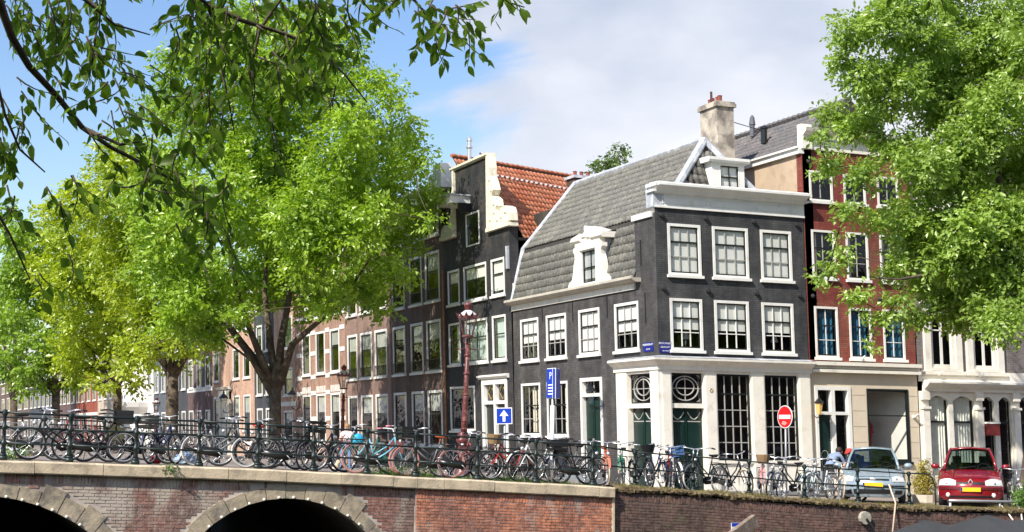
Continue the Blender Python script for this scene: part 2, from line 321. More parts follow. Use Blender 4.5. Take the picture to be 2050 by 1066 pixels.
cope_m = mat('sandstone_coping', (.60, .49, .34), .9, .2, 2.5, .4, 20, col2=(.42, .35, .25), c2s=3)
bridge = thing('brick_bridge', 'old brick bridge with tan stone arch rings and sandstone coping', 'bridge', (6, 31.45, -1.55))
ARCH = [(8.3, -2.1, 2.49), (2.1, -3.13, 3.63)]
YB = 31.45
def top(X): return g(X)-.005
def intr(X):
    z = -1.6
    for cx, cz, r in ARCH:
        if abs(X-cx) < r: z = max(z, cz+math.sqrt(r*r-(X-cx)**2))
    return z
mb = MB(); xs = list(np.arange(-12, 15.96, .08))+[15.95]
for a, b in zip(xs[:-1], xs[1:]):
    za, zb = intr(a), intr(b)
    mb.quad((a, YB+.007, za), (b, YB+.007, zb), (b, YB+.007, top(b)-.2), (a, YB+.007, top(a)-.2))
mb.build('wall', mortar_b, bridge)
mb = MB()
for cx, cz, r in ARCH:
    th = [R(180*i/40) for i in range(41)]
    for i in range(40):
        p = [(cx+r*math.cos(t_), cz+r*math.sin(t_)) for t_ in th[i:i+2]]
        mb.quad((p[0][0], YB+.03, p[0][1]), (p[1][0], YB+.03, p[1][1]), (p[1][0], 50, p[1][1]), (p[0][0], 50, p[0][1]))
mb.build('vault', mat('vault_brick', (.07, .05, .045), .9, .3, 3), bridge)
random.seed(3)
RING = []
for cx, cz, r in ARCH:
    n = int(R(130)*r/.40); a0 = R(155)
    for i in range(n):
        t0 = a0-R(130)*i/n; t1 = a0-R(130)*(i+1)/n-(-.006); e = .27+random.choice([0, .0, .08, .17, .05]) if abs((t0+t1)/2-R(90)) > R(15) else .25
        RING.append((cx, cz, r, min(t0, t1), max(t0, t1), e))
        y0 = YB-.02-random.random()*.015; P = []
        for y in (y0, YB+.3):
            for tt, q in ((t0, r), (t1, r), (t1, r+e), (t0, r+e)): P.append((cx+q*math.cos(tt), y, cz+q*math.sin(tt)))
        m_ = MB().box8(P); m_.build('voussoir', stone_t, bridge)
    # lamps along the arch
    nb = int(R(130)*r/.30)
    for i in range(nb):
        t_ = a0-R(130)*(i+.5)/nb; b_ = MB().sphere((cx+(r+.02)*math.cos(t_), YB-.05, cz+(r+.02)*math.sin(t_)), .030, 8, 6); b_.build('bulb', mat('frosted_bulb', (.85, .82, .72), .3, .02), bridge)
def in_ring(X, z):
    for cx, cz, r, t0, t1, e in RING:
        d = math.hypot(X-cx, z-cz); a = math.atan2(z-cz, X-cx)
        if d < r+.02: return True
        if t0 <= a <= t1 and d < r+e+.008: return True
    return False
bm0 = MB().box(-.5, .5, -.5, .5, -.5, .5)
def lay_bricks(parent, x0, x1, zlo, m, face, topoff, name='brick', keep=300, soldier=True):
    me = bm0.mesh(name); me.materials.append(m); cells = []; s_ = .215
    nx = int((x1-x0)/s_)
    for row in range(0, 40):
        off = .5 if row % 2 else 0
        for i in range(-1, nx+1):
            X = x0+(i+.5+off)*s_
            w_ = .195
            if X-w_/2 < x0: 
                if X+w_/2 < x0+.06: continue
                w_ = X+w_/2-x0; X = x0+w_/2
            if X+w_/2 > x1:
                if X-w_/2 > x1-.06: continue
                w_ = x1-X+w_/2; X = x1-w_/2
            z = top(X)-topoff-.215-(row+.5)*.0655
            if z < zlo(X) or in_ring(X-.05, z-.02) or in_ring(X+.05, z-.02) or in_ring(X, z): continue
            cells.append((X, z, w_, .050))
    if soldier:
        for i in range(int((x1-x0)/.07)):
            X = x0+(i+.5)*.07; z = top(X)-topoff-.105
            if not in_ring(X, z-.1): cells.append((X, z, .053, .19))
    out_ = []
    for X, z, w_, h_ in cells:
        sl = (top(X+.2)-top(X-.2))/.4; pr = random.random()*.007
        out_.append(Matrix.Translation((X, face+.05-pr, z)) @ Matrix.Rotation(-math.atan(sl), 4, 'Y') @ Matrix.Diagonal((w_, .1, h_, 1)))
    key = lambda M_: (M_.translation-CAM).length
    out_.sort(key=key); po = Vector(ORG[parent.name])
    for M_ in out_[:keep]:
        o = bpy.data.objects.new(name, me); COL.objects.link(o); o.parent = parent; o.matrix_local = Matrix.Translation(-po) @ M_; ORG[o.name] = tuple(po)
    V = []; F = []
    base = np.array([v.co[:] for v in me.vertices]); bf = np.array([p.vertices[:] for p in me.polygons])
    for k, M_ in enumerate(out_[keep:]):
        A = np.array(M_); V.append(base @ A[:3, :3].T+A[:3, 3]-np.array(po)); F.append(bf+8*k)
    if V:
        o = link('brickwork', np_mesh('brickwork', np.concatenate(V), np.concatenate(F), m=m), parent, tuple(po)); o['kind'] = 'stuff'
lay_bricks(bridge, 1.6, 11.15, lambda X: -1.0, brick_b, YB, .25)
abut = thing('bridge_abutment', 'orange brick bridge abutment wall below the coping beside the arch', 'wall', (13.5, 31.4, -1.55))
lay_bricks(abut, 11.18, 15.95, lambda X: -1.0, brick_o, YB-.05, .25)
MB().box(11.16, 15.95, YB-.043, YB+.2, -1.55, .2).add([(11.16, YB-.0432, .2), (15.95, YB-.0432, .2), (15.95, YB-.0432, top(15.95)-.22), (11.16, YB-.0432, top(11.16)-.22)], [(0, 1, 2, 3)]).build('wall', mortar_b, abut)
MB().box(15.93, 15.99, YB-.07, YB+.1, -1.55, .32).build('quoin', cope_m, abut)
# coping blocks
jx = [-3.5, -2.0, -.6, .7, 1.9]+[atY(p_, 940, 31.3).x for p_ in (69, 207, 333, 458, 574.5, 684, 789, 837, 890, 991, 1096, 1200, 1232)]
for i in range(len(jx)-1):
    a, b = jx[i]+.006, jx[i+1]-.006; par = bridge if b < 11.3 else abut; dz = random.uniform(-.006, .006); dy = random.uniform(-.008, .008)
    m_ = MB(); prof = [(31.95, 0), (31.33, 0), (31.30, -.03), (31.31, -.225), (31.33, -.25), (31.95, -.25)]
    vs = []
    for X in (a, (a+b)/2, b): vs += [(X, y_+dy, top(X)+z_+dz) for y_, z_ in prof]
    n = 6; fs = [tuple(range(n)), tuple(range(3*n-1, 2*n-1, -1))]
    for s_ in (0, n): fs += [(s_+k, s_+(k+1) % n, s_+n+(k+1) % n, s_+n+k) for k in range(n)]
    m_.add(vs, fs); m_.build('coping_stone', cope_m, par)
# ---- quay wall right of the bridge
qw = thing('quay_wall', 'dark brick quay wall with a mossy top right of the bridge', 'wall', (24, 31.5, -1.55))
MB().box(16.0, 60, YB+.047, YB+.5, -1.55, -.32).add([(16, YB+.0472, -.33), (60, YB+.0472, -.33), (60, YB+.0472, -.25), (28, YB+.0472, top(28)-.1), (24.5, YB+.0472, top(24.5)-.1), (21.4, YB+.0472, top(21.4)-.1), (16, YB+.0472, top(16)-.1)], [tuple(range(7))]).build('wall', mortar_q, qw)
lay_bricks(qw, 16.02, 29.6, lambda X: -1.1, brick_q, YB+.04, .10)
moss_m = mat('moss_and_soil', (.105, .075, .04), .95, .55, 14, 1.0, 30, col2=(.21, .17, .075), c2s=5)
mb = MB(); xs = np.arange(16.0, 45, .05); prof = [(.55, .0), (.30, .03), (.10, .035), (-.04, .01), (-.07, -.06), (-.05, -.14), (.03, -.20)]
nP = len(prof); hang = np.interp(xs, xs[::9], rng.uniform(.6, 1.35, len(xs[::9])))
for i, X in enumerate(xs):
    for j, (dy, dz) in enumerate(prof):
        jz = rng.normal(0, .012); jy = rng.normal(0, .014)
        mb.v.append((X+rng.normal(0, .01), YB+.04+dy+jy, top(X)+.012+dz*(hang[i]*.62 if dz < 0 else .7)+jz))
for i in range(len(xs)-1):
    for j in range(nP-1):
        a = i*nP+j; mb.f.append((a, a+nP, a+nP+1, a+1)); mb.mi.append(0)
tag(mb.build('moss', moss_m, qw, smooth=False), kind='stuff')
# dry grass along the edge
def grass(name, label, n, xr, yr, h, m, z=None):
    X = rng.uniform(*xr, n); Y = rng.uniform(*yr, n); Z = np.array([g(a, b) for a, b in zip(X, Y)])+(.0 if z is None else z); H = h*rng.uniform(.35, 1.2, n); A = rng.uniform(0, 6.28, n); ln = rng.uniform(0, .7, n)*H
    clump = np.sin(X*5.1)+np.sin(X*2.3+1)+rng.normal(0, .5, n); H *= np.clip(.55+.35*clump, .15, 1.4)
    V = np.empty((n, 3, 3)); dx = .006; V[:, 0] = np.c_[X-dx, Y, Z]; V[:, 1] = np.c_[X+dx, Y, Z]; V[:, 2] = np.c_[X+ln*np.cos(A), Y+ln*np.sin(A), Z+H]
    F = np.arange(3*n).reshape(n, 3); o = link(name, np_mesh(name, V.reshape(-1, 3), F, rng.uniform(0, 1, n), m)); return tag(o, label, 'grass', kind='stuff')
gr_dry = leaf_mat('dry_grass', (.16, .14, .045), (.42, .36, .14), .3, .02); gr_grn = leaf_mat('weed_green', (.05, .12, .02), (.14, .26, .05), .4, .03)
grass('dry_grass', 'straw coloured grass growing along the quay edge', 5200, (16.1, 30), (31.42, 31.95), .085, gr_dry, .03)
grass('verge_weeds', 'green weeds between the bicycles and the bridge coping', 1100, (10.2, 15.9), (31.95, 32.6), .20, gr_grn)
# ---- railings
def rail_post(h, sq):
    m_ = MB(); s_ = sq
    m_.box(-s_, s_, -s_, s_, 0, .09); m_.box(-s_*.8, s_*.8, -s_*.8, s_*.8, .09, .13)
    m_.lathe((0, 0, 0), [(s_*.75, .13), (s_*.62, .2), (s_*.55, .3), (s_*.8, h*.33-.03), (s_*.9, h*.33), (s_*.8, h*.33+.03), (s_*.5, h*.33+.06), (s_*.45, h*.60), (s_*.8, h*.645-.03), (s_*.9, h*.645), (s_*.8, h*.645+.03), (s_*.45, h*.645+.06), (s_*.42, h*.86), (s_*.75, h*.90), (s_*.8, h*.93), (s_*.62, h*.955), (s_*.7, h*.975), (s_*.45, h*.995), (.005, h)], 10)
    me = m_.mesh('post'); me.materials.append(iron); me.polygons.foreach_set('use_smooth', [True]*len(me.polygons)); return me
def railing(name, label, X, Y, h, fr, sq, rr):
    t = thing(name, label, 'railing', ((X[0]+X[-1])/2, Y, g((X[0]+X[-1])/2, Y))); me = rail_post(h, sq); o_ = Vector(ORG[t.name])
    for x in X:
        o = link('post', me, t, ORG[t.name]); o.location = Vector((x, Y, g(x, Y)-.01))-o_; o.rotation_euler = (random.uniform(-.012, .012), random.uniform(-.012, .012), 0)
    for a, b in zip(X[:-1], X[1:]):
        for f in fr: MB().tube([(a, Y, g(a, Y)+h*f), ((a+b)/2, Y, g((a+b)/2, Y)+h*f-.006), (b, Y, g(b, Y)+h*f)], rr, 7).build('rail', iron, t, True)
    return t
PX_ = [(5, 920), (137, 925), (269, 930), (396, 934), (513, 938), (625, 943), (731, 949), (828.5, 954), (952, 960), (1069, 964), (1183, 971)]
railing('bridge_railing', 'dark green iron railing with ball topped posts along the bridge', [1.37-1.27*2, 1.37-1.27, 1.37]+[atY(a, b, 31.8).x for a, b in PX_], 31.7, 1.0, (.93, .645, .33), .075, .021)
PQ = [(1270, 976), (1387, 982), (1498.6, 991), (1610, 1000), (1717, 1006), (1820, 1013)]
QX = [atY(a, b, 31.8).x for a, b in PQ]
qr = railing('quay_railing', 'dark two bar iron railing on the mossy quay in front of the cars', QX, 31.78, .90, (.93, .5), .07, .017)
xe = QX[-1]; ze = g(xe); MB().tube([(xe, 31.78, ze+.84), (xe+.5, 31.78, ze+.83), (xe+.72, 31.78, ze+.74), (xe+.80, 31.78, ze+.5), (xe+.82, 31.78, ze-.02)], .018, 7).build('end_rail', iron, qr, True)
xa = atY(1183, 971, 31.8).x
MB().tube([(xa, 31.7, g(xa)+.93), (QX[0], 31.78, g(QX[0])+.84)], .019, 7).build('rail', iron, qr, True)
MB().tube([(xa, 31.7, g(xa)+.50), (QX[0], 31.78, g(QX[0])+.45)], .019, 7).build('rail', iron, qr, True)
railing('far_bridge_railing', 'iron railing on the far side of the bridge behind the bicycles', list(np.arange(-3, 10.6, 1.45)), 39.6, 1.0, (.93, .645, .33), .07, .02)
# low steel barrier by the red car
lb = thing('low_barrier', 'low grey steel barrier in front of the red car', 'barrier', (27.5, 32.0, -.1))
MB().tube([(25.85, 31.85, .16), (27.0, 31.85, .13), (29.8, 31.85, .06)], .035, 8).build('bar', zinc, lb, True)
for x in (25.9, 27.5, 29.2): MB().tube([(x, 31.87, -.15), (x, 31.87, .12)], .035, 8).build('post', zinc, lb, True)
# ================================================================== HOUSES
X0, Y0 = 22.28, 40.56
KF, KL = .030, .038
def TFk(k): return lambda a, b, z: (X0+a-k*z, Y0-b, z)
def TLk(k): return lambda a, b, z: (X0-b-k*z, Y0+a, z)
TF, TL, TB = TFk(KF), TLk(KF), TLk(KL)
def wall(parent, T, a0, a1, z0, z1, holes, m, name='wall', dep=.16, skip=()):
    hs_ = list(holes)+list(skip); A = sorted({a0, a1, *[q for h in hs_ for q in h[:2]]}); Z = sorted({z0, z1, *[q for h in hs_ for q in h[2:4]]}); mb = MB()
    for i in range(len(A)-1):
        for j in range(len(Z)-1):
            ca, cz = (A[i]+A[i+1])/2, (Z[j]+Z[j+1])/2
            if any(h[0] < ca < h[1] and h[2] < cz < h[3] for h in hs_): continue
            mb.quad(T(A[i], 0, Z[j]), T(A[i+1], 0, Z[j]), T(A[i+1], 0, Z[j+1]), T(A[i], 0, Z[j+1]))
    for p, q, r, s in [h[:4] for h in holes]:
        for (aa, za), (ab, zb) in (((p, r), (q, r)), ((q, r), (q, s)), ((q, s), (p, s)), ((p, s), (p, r))):
            mb.quad(T(aa, 0, za), T(ab, 0, zb), T(ab, -dep, zb), T(aa, -dep, za))
    return mb.build(name, m, parent)
def window(parent, T, a0, a1, z0, z1, cols=1, rows=2, meet=.42, fr=.085, sill=True, blind=0, bm=None, frame_m=None, sash_m=None, munt_m=None, munt=.022, curtain=None, proud=.025, one=False, grille=False, name='window'):
    fm = frame_m or white; sm = sash_m or sashd; mm = munt_m or sm; e = .003
    f = MB(); f.fb(T, a0-.0, a0+fr, -.09, proud, z0, z1); f.fb(T, a1-fr, a1, -.09, proud, z0, z1); f.fb(T, a0+fr, a1-fr, -.09, proud-e, z1-fr, z1); f.fb(T, a0+fr, a1-fr, -.09, proud-e, z0, z0+fr*.8)
    wo = f.build(name, fm, parent)
    if sill: MB().fb(T, a0-.05, a1+.05, -.05, proud+.07, z0-.09, z0-.001).build('sill', fm, wo)
    ia, ib, ja, jb = a0+fr, a1-fr, z0+fr*.8, z1-fr; st = .035
    s = MB(); s.fb(T, ia, ia+st, -.062, -.022, ja, jb); s.fb(T, ib-st, ib, -.062, -.022, ja, jb); s.fb(T, ia+st, ib-st, -.062, -.023, jb-st, jb); s.fb(T, ia+st, ib-st, -.062, -.023, ja, ja+st*1.3)
    zm = jb-(jb-ja)*meet
    if rows > 1: s.fb(T, ia+st, ib-st, -.062, -.018, zm-.022, zm+.022)
    s.build('sash', sm, wo)
    # horizontal divisions: upper sash one row of panes, lower sash the remaining rows
    zl = [ja+st*1.3]+[ja+st*1.3+(zm-ja-st*1.3)*i/max(1, rows-1) for i in range(1, rows-1)]+([zm] if rows > 1 else [])+[jb-st]
    al = [ia+st+(ib-ia-2*st)*i/cols for i in range(cols+1)]
    if cols > 1 or rows > 2:
        q = MB()
        for a in al[1:-1]: q.fb(T, a-munt/2, a+munt/2, -.058, -.028, zl[0], zl[-1])
        for z in zl[1:-1]:
            if abs(z-zm) > .01: q.fb(T, al[0], al[-1], -.057, -.029, z-munt/2, z+munt/2)
        q.build('glazing_bars', mm, wo)
    if one: MB().fq(T, al[0], al[-1], -.045, zl[0], zl[-1]).build('pane', glass, wo)
    else:
        for i in range(len(al)-1):
            for j in range(len(zl)-1): MB().fq(T, al[i]+e, al[i+1]-e, -.045, zl[j]+e, zl[j+1]-e).build('pane', glass, wo)
    if blind: MB().fb(T, ia+.02, ib-.02, -.085, -.075, jb-(jb-ja)*blind, jb).build('blind', bm or blindw, wo)
    if curtain:
        for (ca, cb, cm) in curtain:
            c = MB(); n_ = max(4, int((cb-ca)*(ib-ia)/.07)); P = [(ia+(ca+(cb-ca)*i/n_)*(ib-ia), -.15+(.03 if i % 2 else -.02)) for i in range(n_+1)]
            for (p0, b0), (p1, b1) in zip(P[:-1], P[1:]): c.quad(T(p0, b0, ja), T(p1, b1, ja), T(p1, b1, jb), T(p0, b0, jb))
            c.build('curtain', cm, wo)
    if grille:
        gq = MB(); gq.fb(T, a0+.05, a1-.05, .05, .075, z0+.48, z0+.51); gq.fb(T, a0+.05, a1-.05, .05, .075, z0+.06, z0+.09)
        n_ = int((a1-a0-.1)/.11)
        for i in range(n_+1): x = a0+.06+(a1-a0-.12)*i/n_; gq.fb(T, x-.008, x+.008, .055, .07, z0+.09, z0+.48)
        gq.build('balcony_grille', black, wo)
    return wo
def shell(parent, T, a0, a1, z0, z1, depth, m, roof=True):
    mb = MB(); b0 = -.17
    mb.quad(T(a0+.004, b0, z0), T(a0+.004, -depth, z0), T(a0+.004, -depth, z1), T(a0+.004, b0, z1)); mb.quad(T(a1-.004, b0, z0), T(a1-.004, -depth, z0), T(a1-.004, -depth, z1), T(a1-.004, b0, z1))
    mb.quad(T(a0, -depth, z0), T(a1, -depth, z0), T(a1, -depth, z1), T(a0, -depth, z1))
    if roof: mb.quad(T(a0, 0, z1), T(a1, 0, z1), T(a1, -depth, z1), T(a0, -depth, z1))
    mb.build('side_walls', m, parent)
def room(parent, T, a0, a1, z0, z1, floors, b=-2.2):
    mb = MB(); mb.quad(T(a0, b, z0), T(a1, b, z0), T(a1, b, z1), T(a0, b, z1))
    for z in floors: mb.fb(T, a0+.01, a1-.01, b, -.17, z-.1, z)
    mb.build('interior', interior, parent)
def door(parent, T, a0, a1, z0, z1, m, leaves=1, b=-.12, fan=False):
    d = MB(); d.fb(T, a0, a1, b-.05, b, z0, z1); do = d.build('door', m, parent); w_ = (a1-a0)/leaves
    for i in range(leaves):
        x0, x1 = a0+i*w_+.06, a0+(i+1)*w_-.06
        if fan:
            pts = [(x0+(x1-x0)*t, z1-.12-.22*math.sin(math.pi*t)) for t in [j/8 for j in range(9)]]
            MB().tube([T(p, b+.01, z) for p, z in pts], .018, 5).build('moulding', sashg, do)
            MB().fb(T, x0, x1, b-.001, b+.012, z1-.42, z1-.39).build('moulding', sashg, do)
        for za, zb in ((z0+.1, z0+(z1-z0)*.30), (z0+(z1-z0)*.36, z1-(.50 if fan else .45)), *([] if fan else [(z1-.38, z1-.1)])):
            MB().fb(T, x0, x1, b, b+.022, za, zb).build('panel', m, do); MB().fb(T, x0+.05, x1-.05, b+.02, b+.032, za+.05, zb-.05).build('panel', m, do)
        if leaves > 1 and i: MB().fb(T, a0+i*w_-.02, a0+i*w_+.02, b, b+.035, z0, z1).build('door_stile', m, do)
    MB().sphere(T(a1-.12 if leaves == 1 else a0+w_+.07, b+.05, z0+1.05), .035, 8, 6).build('knob', chrome, do)
    return do
def tile_mesh(tw, tl):
    prof = [(0, .0), (.18, .032), (.38, .045), (.58, .030), (.78, -.004), (1.04, .004)]
    mb = MB(); n = len(prof)
    vs = [(x*tw, 0, z+.022) for x, z in prof]+[(x*tw, tl*1.08, z) for x, z in prof]+[(x*tw, 0, z-.004) for x, z in prof]
    mb.add(vs, [(i, i+1, n+i+1, n+i) for i in range(n-1)]+[(2*n+i, 2*n+i+1, i+1, i) for i in range(n-1)]); me = mb.mesh('tile'); me.polygons.foreach_set('use_smooth', [True]*len(me.polygons)); return me
def tile_patch(parent, P, eU, eV, W, L, inside, m, tw=.225, tl=.30, keep=300, wob=.006):
    P, eU, eV = Vector(P), Vector(eU).normalized(), Vector(eV).normalized(); nn = eU.cross(eV).normalized(); me = tile_mesh(tw, tl); me.materials.append(m); Ms = []
    for j in range(int(L/tl)):
        for i in range(int(W/tw)):
            u_, v_ = i*tw, j*tl
            if not inside(P+eU*(u_+tw/2)+eV*(v_+tl/2)): continue
            q = P+eU*(u_+random.uniform(-wob, wob))+eV*(v_+random.uniform(-wob, wob)*1.5)+nn*(.02+random.uniform(0, wob)); s_ = random.uniform(-.02, .02); e1 = (eU+eV*s_).normalized(); e2 = nn.cross(e1)
            Ms.append(Matrix(((e1.x, e2.x, nn.x, q.x), (e1.y, e2.y, nn.y, q.y), (e1.z, e2.z, nn.z, q.z), (0, 0, 0, 1))))
    Ms.sort(key=lambda M_: (M_.translation-CAM).length); po = Vector(ORG[parent.name])
    for M_ in Ms[:keep]:
        o = link('tile', me, parent, tuple(po)); o.matrix_local = Matrix.Translation(-po) @ M_
    base = np.array([v.co[:] for v in me.vertices]); bf = np.array([p.vertices[:] for p in me.polygons]); V = []; F = []
    for k, M_ in enumerate(Ms[keep:]):
        A = np.array(M_); V.append(base @ A[:3, :3].T+A[:3, 3]-np.array(po)); F.append(bf+len(base)*k)
    if V:
        me2 = np_mesh('tiling', np.concatenate(V), np.concatenate(F), m=m); me2.polygons.foreach_set('use_smooth', [True]*len(me2.polygons)); o = link('tiling', me2, parent, tuple(po)); o['kind'] = 'stuff'
def strip(parent, name, m, pts, w_, t_=.03, nrm=(0, 0, 1)):
    mb = MB(); mb.tube(pts, w_, 8); return mb.build(name, m, parent)

# ------------------------------------------------ dark grey corner house
H = thing('corner_house', 'dark grey painted corner house with white shopfront and grey tiled mansard roof', 'house', (X0+2.7, Y0+5, 0))
UW, VD = 5.38, 11.12
F2 = [(.42, 1.58), (2.0, 3.29), (3.74, 4.89)]; F1 = [(.43, 1.56), (1.99, 3.23), (3.70, 4.87)]
wall(H, TF, 0, UW, 4.12, 8.72, [(a, b, 6.66, 8.24) for a, b in F2]+[(a, b, 4.36, 5.94) for a, b in F1], greybx)
for i, (a, b) in enumerate(F2): window(H, TF, a, b, 6.66, 8.24, 3, 3, .33, blind=.99, munt_m=sashg, munt=.03)
for i, (a, b) in enumerate(F1): window(H, TF, a, b, 4.36, 5.94, 3, 3, .36, blind=.60, munt_m=white, munt=.03)
L1 = [(8.82, 10.42), (6.50, 8.14), (3.93, 5.50), (1.22, 2.84)]
wall(H, TL, 0, VD, 4.12, 6.34, [(a, b, 4.42, 5.93) for a, b in L1], greyby)
for i, (a, b) in enumerate(L1): window(H, TL, a, b, 4.42, 5.93, 3, 3, .36, blind=(.58, .58, .99, .60)[i], munt_m=sashg, munt=.03)
wall(H, TL, 2.70, VD, -.1, 4.12, [(8.78, 10.45, 1.74, 3.60), (6.50, 8.20, 1.72, 3.60), (3.86, 5.49, .55, 3.65)], greyby)
wall(H, TL, 0, 1.34, 6.34, 8.55, [], greyby)
MB().quad(TL(1.34, 0, 6.34), TL(1.34, -.9, 6.34), TL(1.34, -.9, 8.55), TL(1.34, 0, 8.55)).build('wall', greyby, H)
window(H, TL, 8.78, 10.45, 1.74, 3.60, 3, 3, .42, curtain=[(0, .32, curtcr), (.42, .62, curtcr)], munt_m=sashg)
window(H, TL, 6.50, 8.20, 1.72, 3.60, 3, 3, .42, curtain=[(0, .3, curtcr)], munt_m=sashg)
# side door with transom light
f = MB(); f.fb(TL, 3.86, 4.00, -.14, .03, .55, 3.65); f.fb(TL, 5.35, 5.49, -.14, .03, .55, 3.65); f.fb(TL, 4.0, 5.35, -.14, .027, 3.53, 3.65); f.fb(TL, 4.0, 5.35, -.14, .028, 3.02, 3.13); f.build('door_frame', white, H)
door(H, TL, 4.0, 5.35, .55, 3.02, greend, 2); tl_ = MB().fq(TL, 4.0, 5.35, -.10, 3.13, 3.53).build('transom_pane', glass, H)
MB().fb(TL, 4.65, 4.69, -.11, -.09, 3.13, 3.53).build('glazing_bar', sashg, H)
st = MB(); st.fb(TL, 3.5, 5.9, .002, .9, -.1, .35); st.fb(TL, 3.7, 5.7, .002, .6, .351, .54); st.build('doorstep', mat('bluestone', (.22, .23, .24), .8), H)
rl = MB(); rl.tube([TL(5.8, .8, .3), TL(5.8, .8, 1.65), TL(6.9, .8, 1.65), TL(6.9, .8, .3)], .02, 6); rl.tube([TL(3.6, .8, .3), TL(3.6, .8, 1.45), TL(2.9, .85, .6)], .02, 6); rl.tube([TL(5.8, .8, 1.05), TL(6.9, .8, 1.05)], .014, 6); rl.build('step_railing', black, H)
for a in np.arange(6.0, 6.9, .15): MB().tube([TL(a, .8, .4), TL(a, .8, 1.64)], .008, 5).build('baluster', black, H)
MB().quad(TF(UW-.004, -.17, 0), TF(UW-.004, -VD, 0), TF(UW-.004, -VD, 8.6), TF(UW-.004, -.17, 8.6)).quad(TF(.2, -VD+.03, 0), TF(UW, -VD+.03, 0), TF(UW, -VD+.03, 6.6), TF(.2, -VD+.03, 6.6)).build('side_walls', greyby, H)
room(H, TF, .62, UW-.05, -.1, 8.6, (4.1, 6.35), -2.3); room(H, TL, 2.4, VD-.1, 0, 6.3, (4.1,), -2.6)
# plinth knobs (wall anchors)
for u_ in (.22, 1.78, 3.52, 5.12):
    for z_ in (8.47, 6.22):
        mb = MB(); c = TF(u_, .05, z_); mb.tube([TF(u_, 0, z_), TF(u_, .09, z_)], [.075, .065], 10); mb.sphere(c, .055); mb.build('wall_anchor', mat('anchor_iron', (.03, .03, .032), .6), H)
for v_, za, zb in ((8.45, 5.75, 6.25), (5.95, 5.6, 6.25), (3.35, 5.55, 6.25), (.75, 5.2, 6.15), (.95, 7.0, 7.8)):
    MB().fb(TL, v_-.02, v_+.02, 0, .025, za, zb).build('wall_tie', mat('tie_iron', (.02, .02, .022), .6), H)
# big front cornice
pr = [(0, 8.70), (.07, 8.70), (.07, 8.76), (.045, 8.77), (.045, 9.12), (.10, 9.14), (.17, 9.17), (.19, 9.23), (.28, 9.29), (.36, 9.33), (.38, 9.36), (.38, 9.43), (.30, 9.47), (-.25, 9.49), (-.25, 8.70)]
MB().sweep(TF, pr, -.02, UW+.02).build('cornice', white, H)
c2 = MB()
for b0_, b1_, z0_, z1_ in ((.15, .36, 9.33, 9.42), (.05, .2, 9.17, 9.24)): c2.fb(TF, UW+.018, UW+.13, -.2, b1_, z0_, z1_); c2.fb(TF, -.13, -.018, -.3, b1_, z0_, z1_)
c2.build('cornice_return', white, H)
for a_, b_ in ((.25, 1.75), (1.95, 3.45), (3.65, 5.15)):
    q = MB(); q.fb(TF, a_, b_, .0452, .06, 8.84, 8.86); q.fb(TF, a_, b_, .0452, .06, 9.04, 9.06); q.fb(TF, a_, a_+.02, .0452, .06, 8.86, 9.04); q.fb(TF, b_-.02, b_, .0452, .06, 8.86, 9.04); q.build('cornice_panel', white, H)
for a_ in (1.85, 3.55):
    q = MB(); q.torus(TF(a_, .06, 8.95), (0, 1, 0), .07, .014, 16, 6); q.build('roundel', white, H)
MB().fb(TL, -.05, .42, -.3, .06, 8.72, 9.46).build('lead_return', lead, H)
MB().fb(TL, .14, 1.42, -.25, .07, 8.43, 8.60).build('coping', white, H)
# side eaves
MB().sweep(TL, [(0, 6.30), (.06, 6.30), (.06, 6.50), (-.1, 6.50), (-.1, 6.3)], 1.36, VD+.03).build('fascia', cream, H)
MB().sweep(TL, [(.0, 6.505), (.16, 6.505), (.26, 6.54), (.34, 6.60), (.34, 6.67), (.30, 6.69), (.26, 6.63), (-.05, 6.63), (-.05, 6.505)], 1.0, VD+.05).build('gutter', mat('stone_gutter_paint', (.50, .46, .38), .7), H)
# roof
def RT(u_, v_, z_): return Vector((X0+u_-KF*z_, Y0+v_, z_))
PR = [(.0, 6.66), (.52, 8.62), (2.72, 11.25)]
rf = MB()
for sgn in (0, 1):
    q = [(p if not sgn else UW-p, z) for p, z in PR]
    for (ua, za), (ub, zb) in zip(q[:-1], q[1:]):
        v0_ = 1.34 if zb < 9 else .5
        if zb > 9:
            rf.add([RT(ua, .5, za), RT(ua, VD, za), RT(ub, VD, zb), RT(ub, 1.55, zb)], [(0, 1, 2, 3)])
        else: rf.quad(RT(ua, v0_, za), RT(ua, VD, za), RT(ub, VD, zb), RT(ub, v0_, zb))
rf.add([RT(.52, .45, 8.62), RT(UW-.52, .45, 8.62), RT(2.72, 1.55, 11.25)], [(0, 1, 2)])
rf.add([RT(0, VD-.02, 6.6), RT(.52, VD-.02, 8.62), RT(2.72, VD-.02, 11.25), RT(UW-.52, VD-.02, 8.62), RT(UW, VD-.02, 6.6)], [(0, 1, 2, 3, 4)])
roof = rf.build('roof', roofbase, H)
def eV(p, q): return (RT(q[0], 0, q[1])-RT(p[0], 0, p[1])).normalized()
lo, hi = eV(PR[0], PR[1]), eV(PR[1], PR[2])
def not_dormer(p): return not (3.55 < p.y-Y0 < 5.55 and p.z < 8.3)
tile_patch(H, RT(.0, VD-.06, 6.68), (0, -1, 0), lo, VD-1.42, 2.04, not_dormer, tilegrey, keep=300)
# upper slope runs on to the hip
def hipok(p):
    t_ = (p.z-8.62)/(11.25-8.62); return p.y-Y0 > .5+1.05*t_+.12
tile_patch(H, RT(*PR[1], 0) if False else RT(.52, VD-.06, 8.62), (0, -1, 0), hi, VD-.5, 3.40, hipok, tilegrey, keep=0)
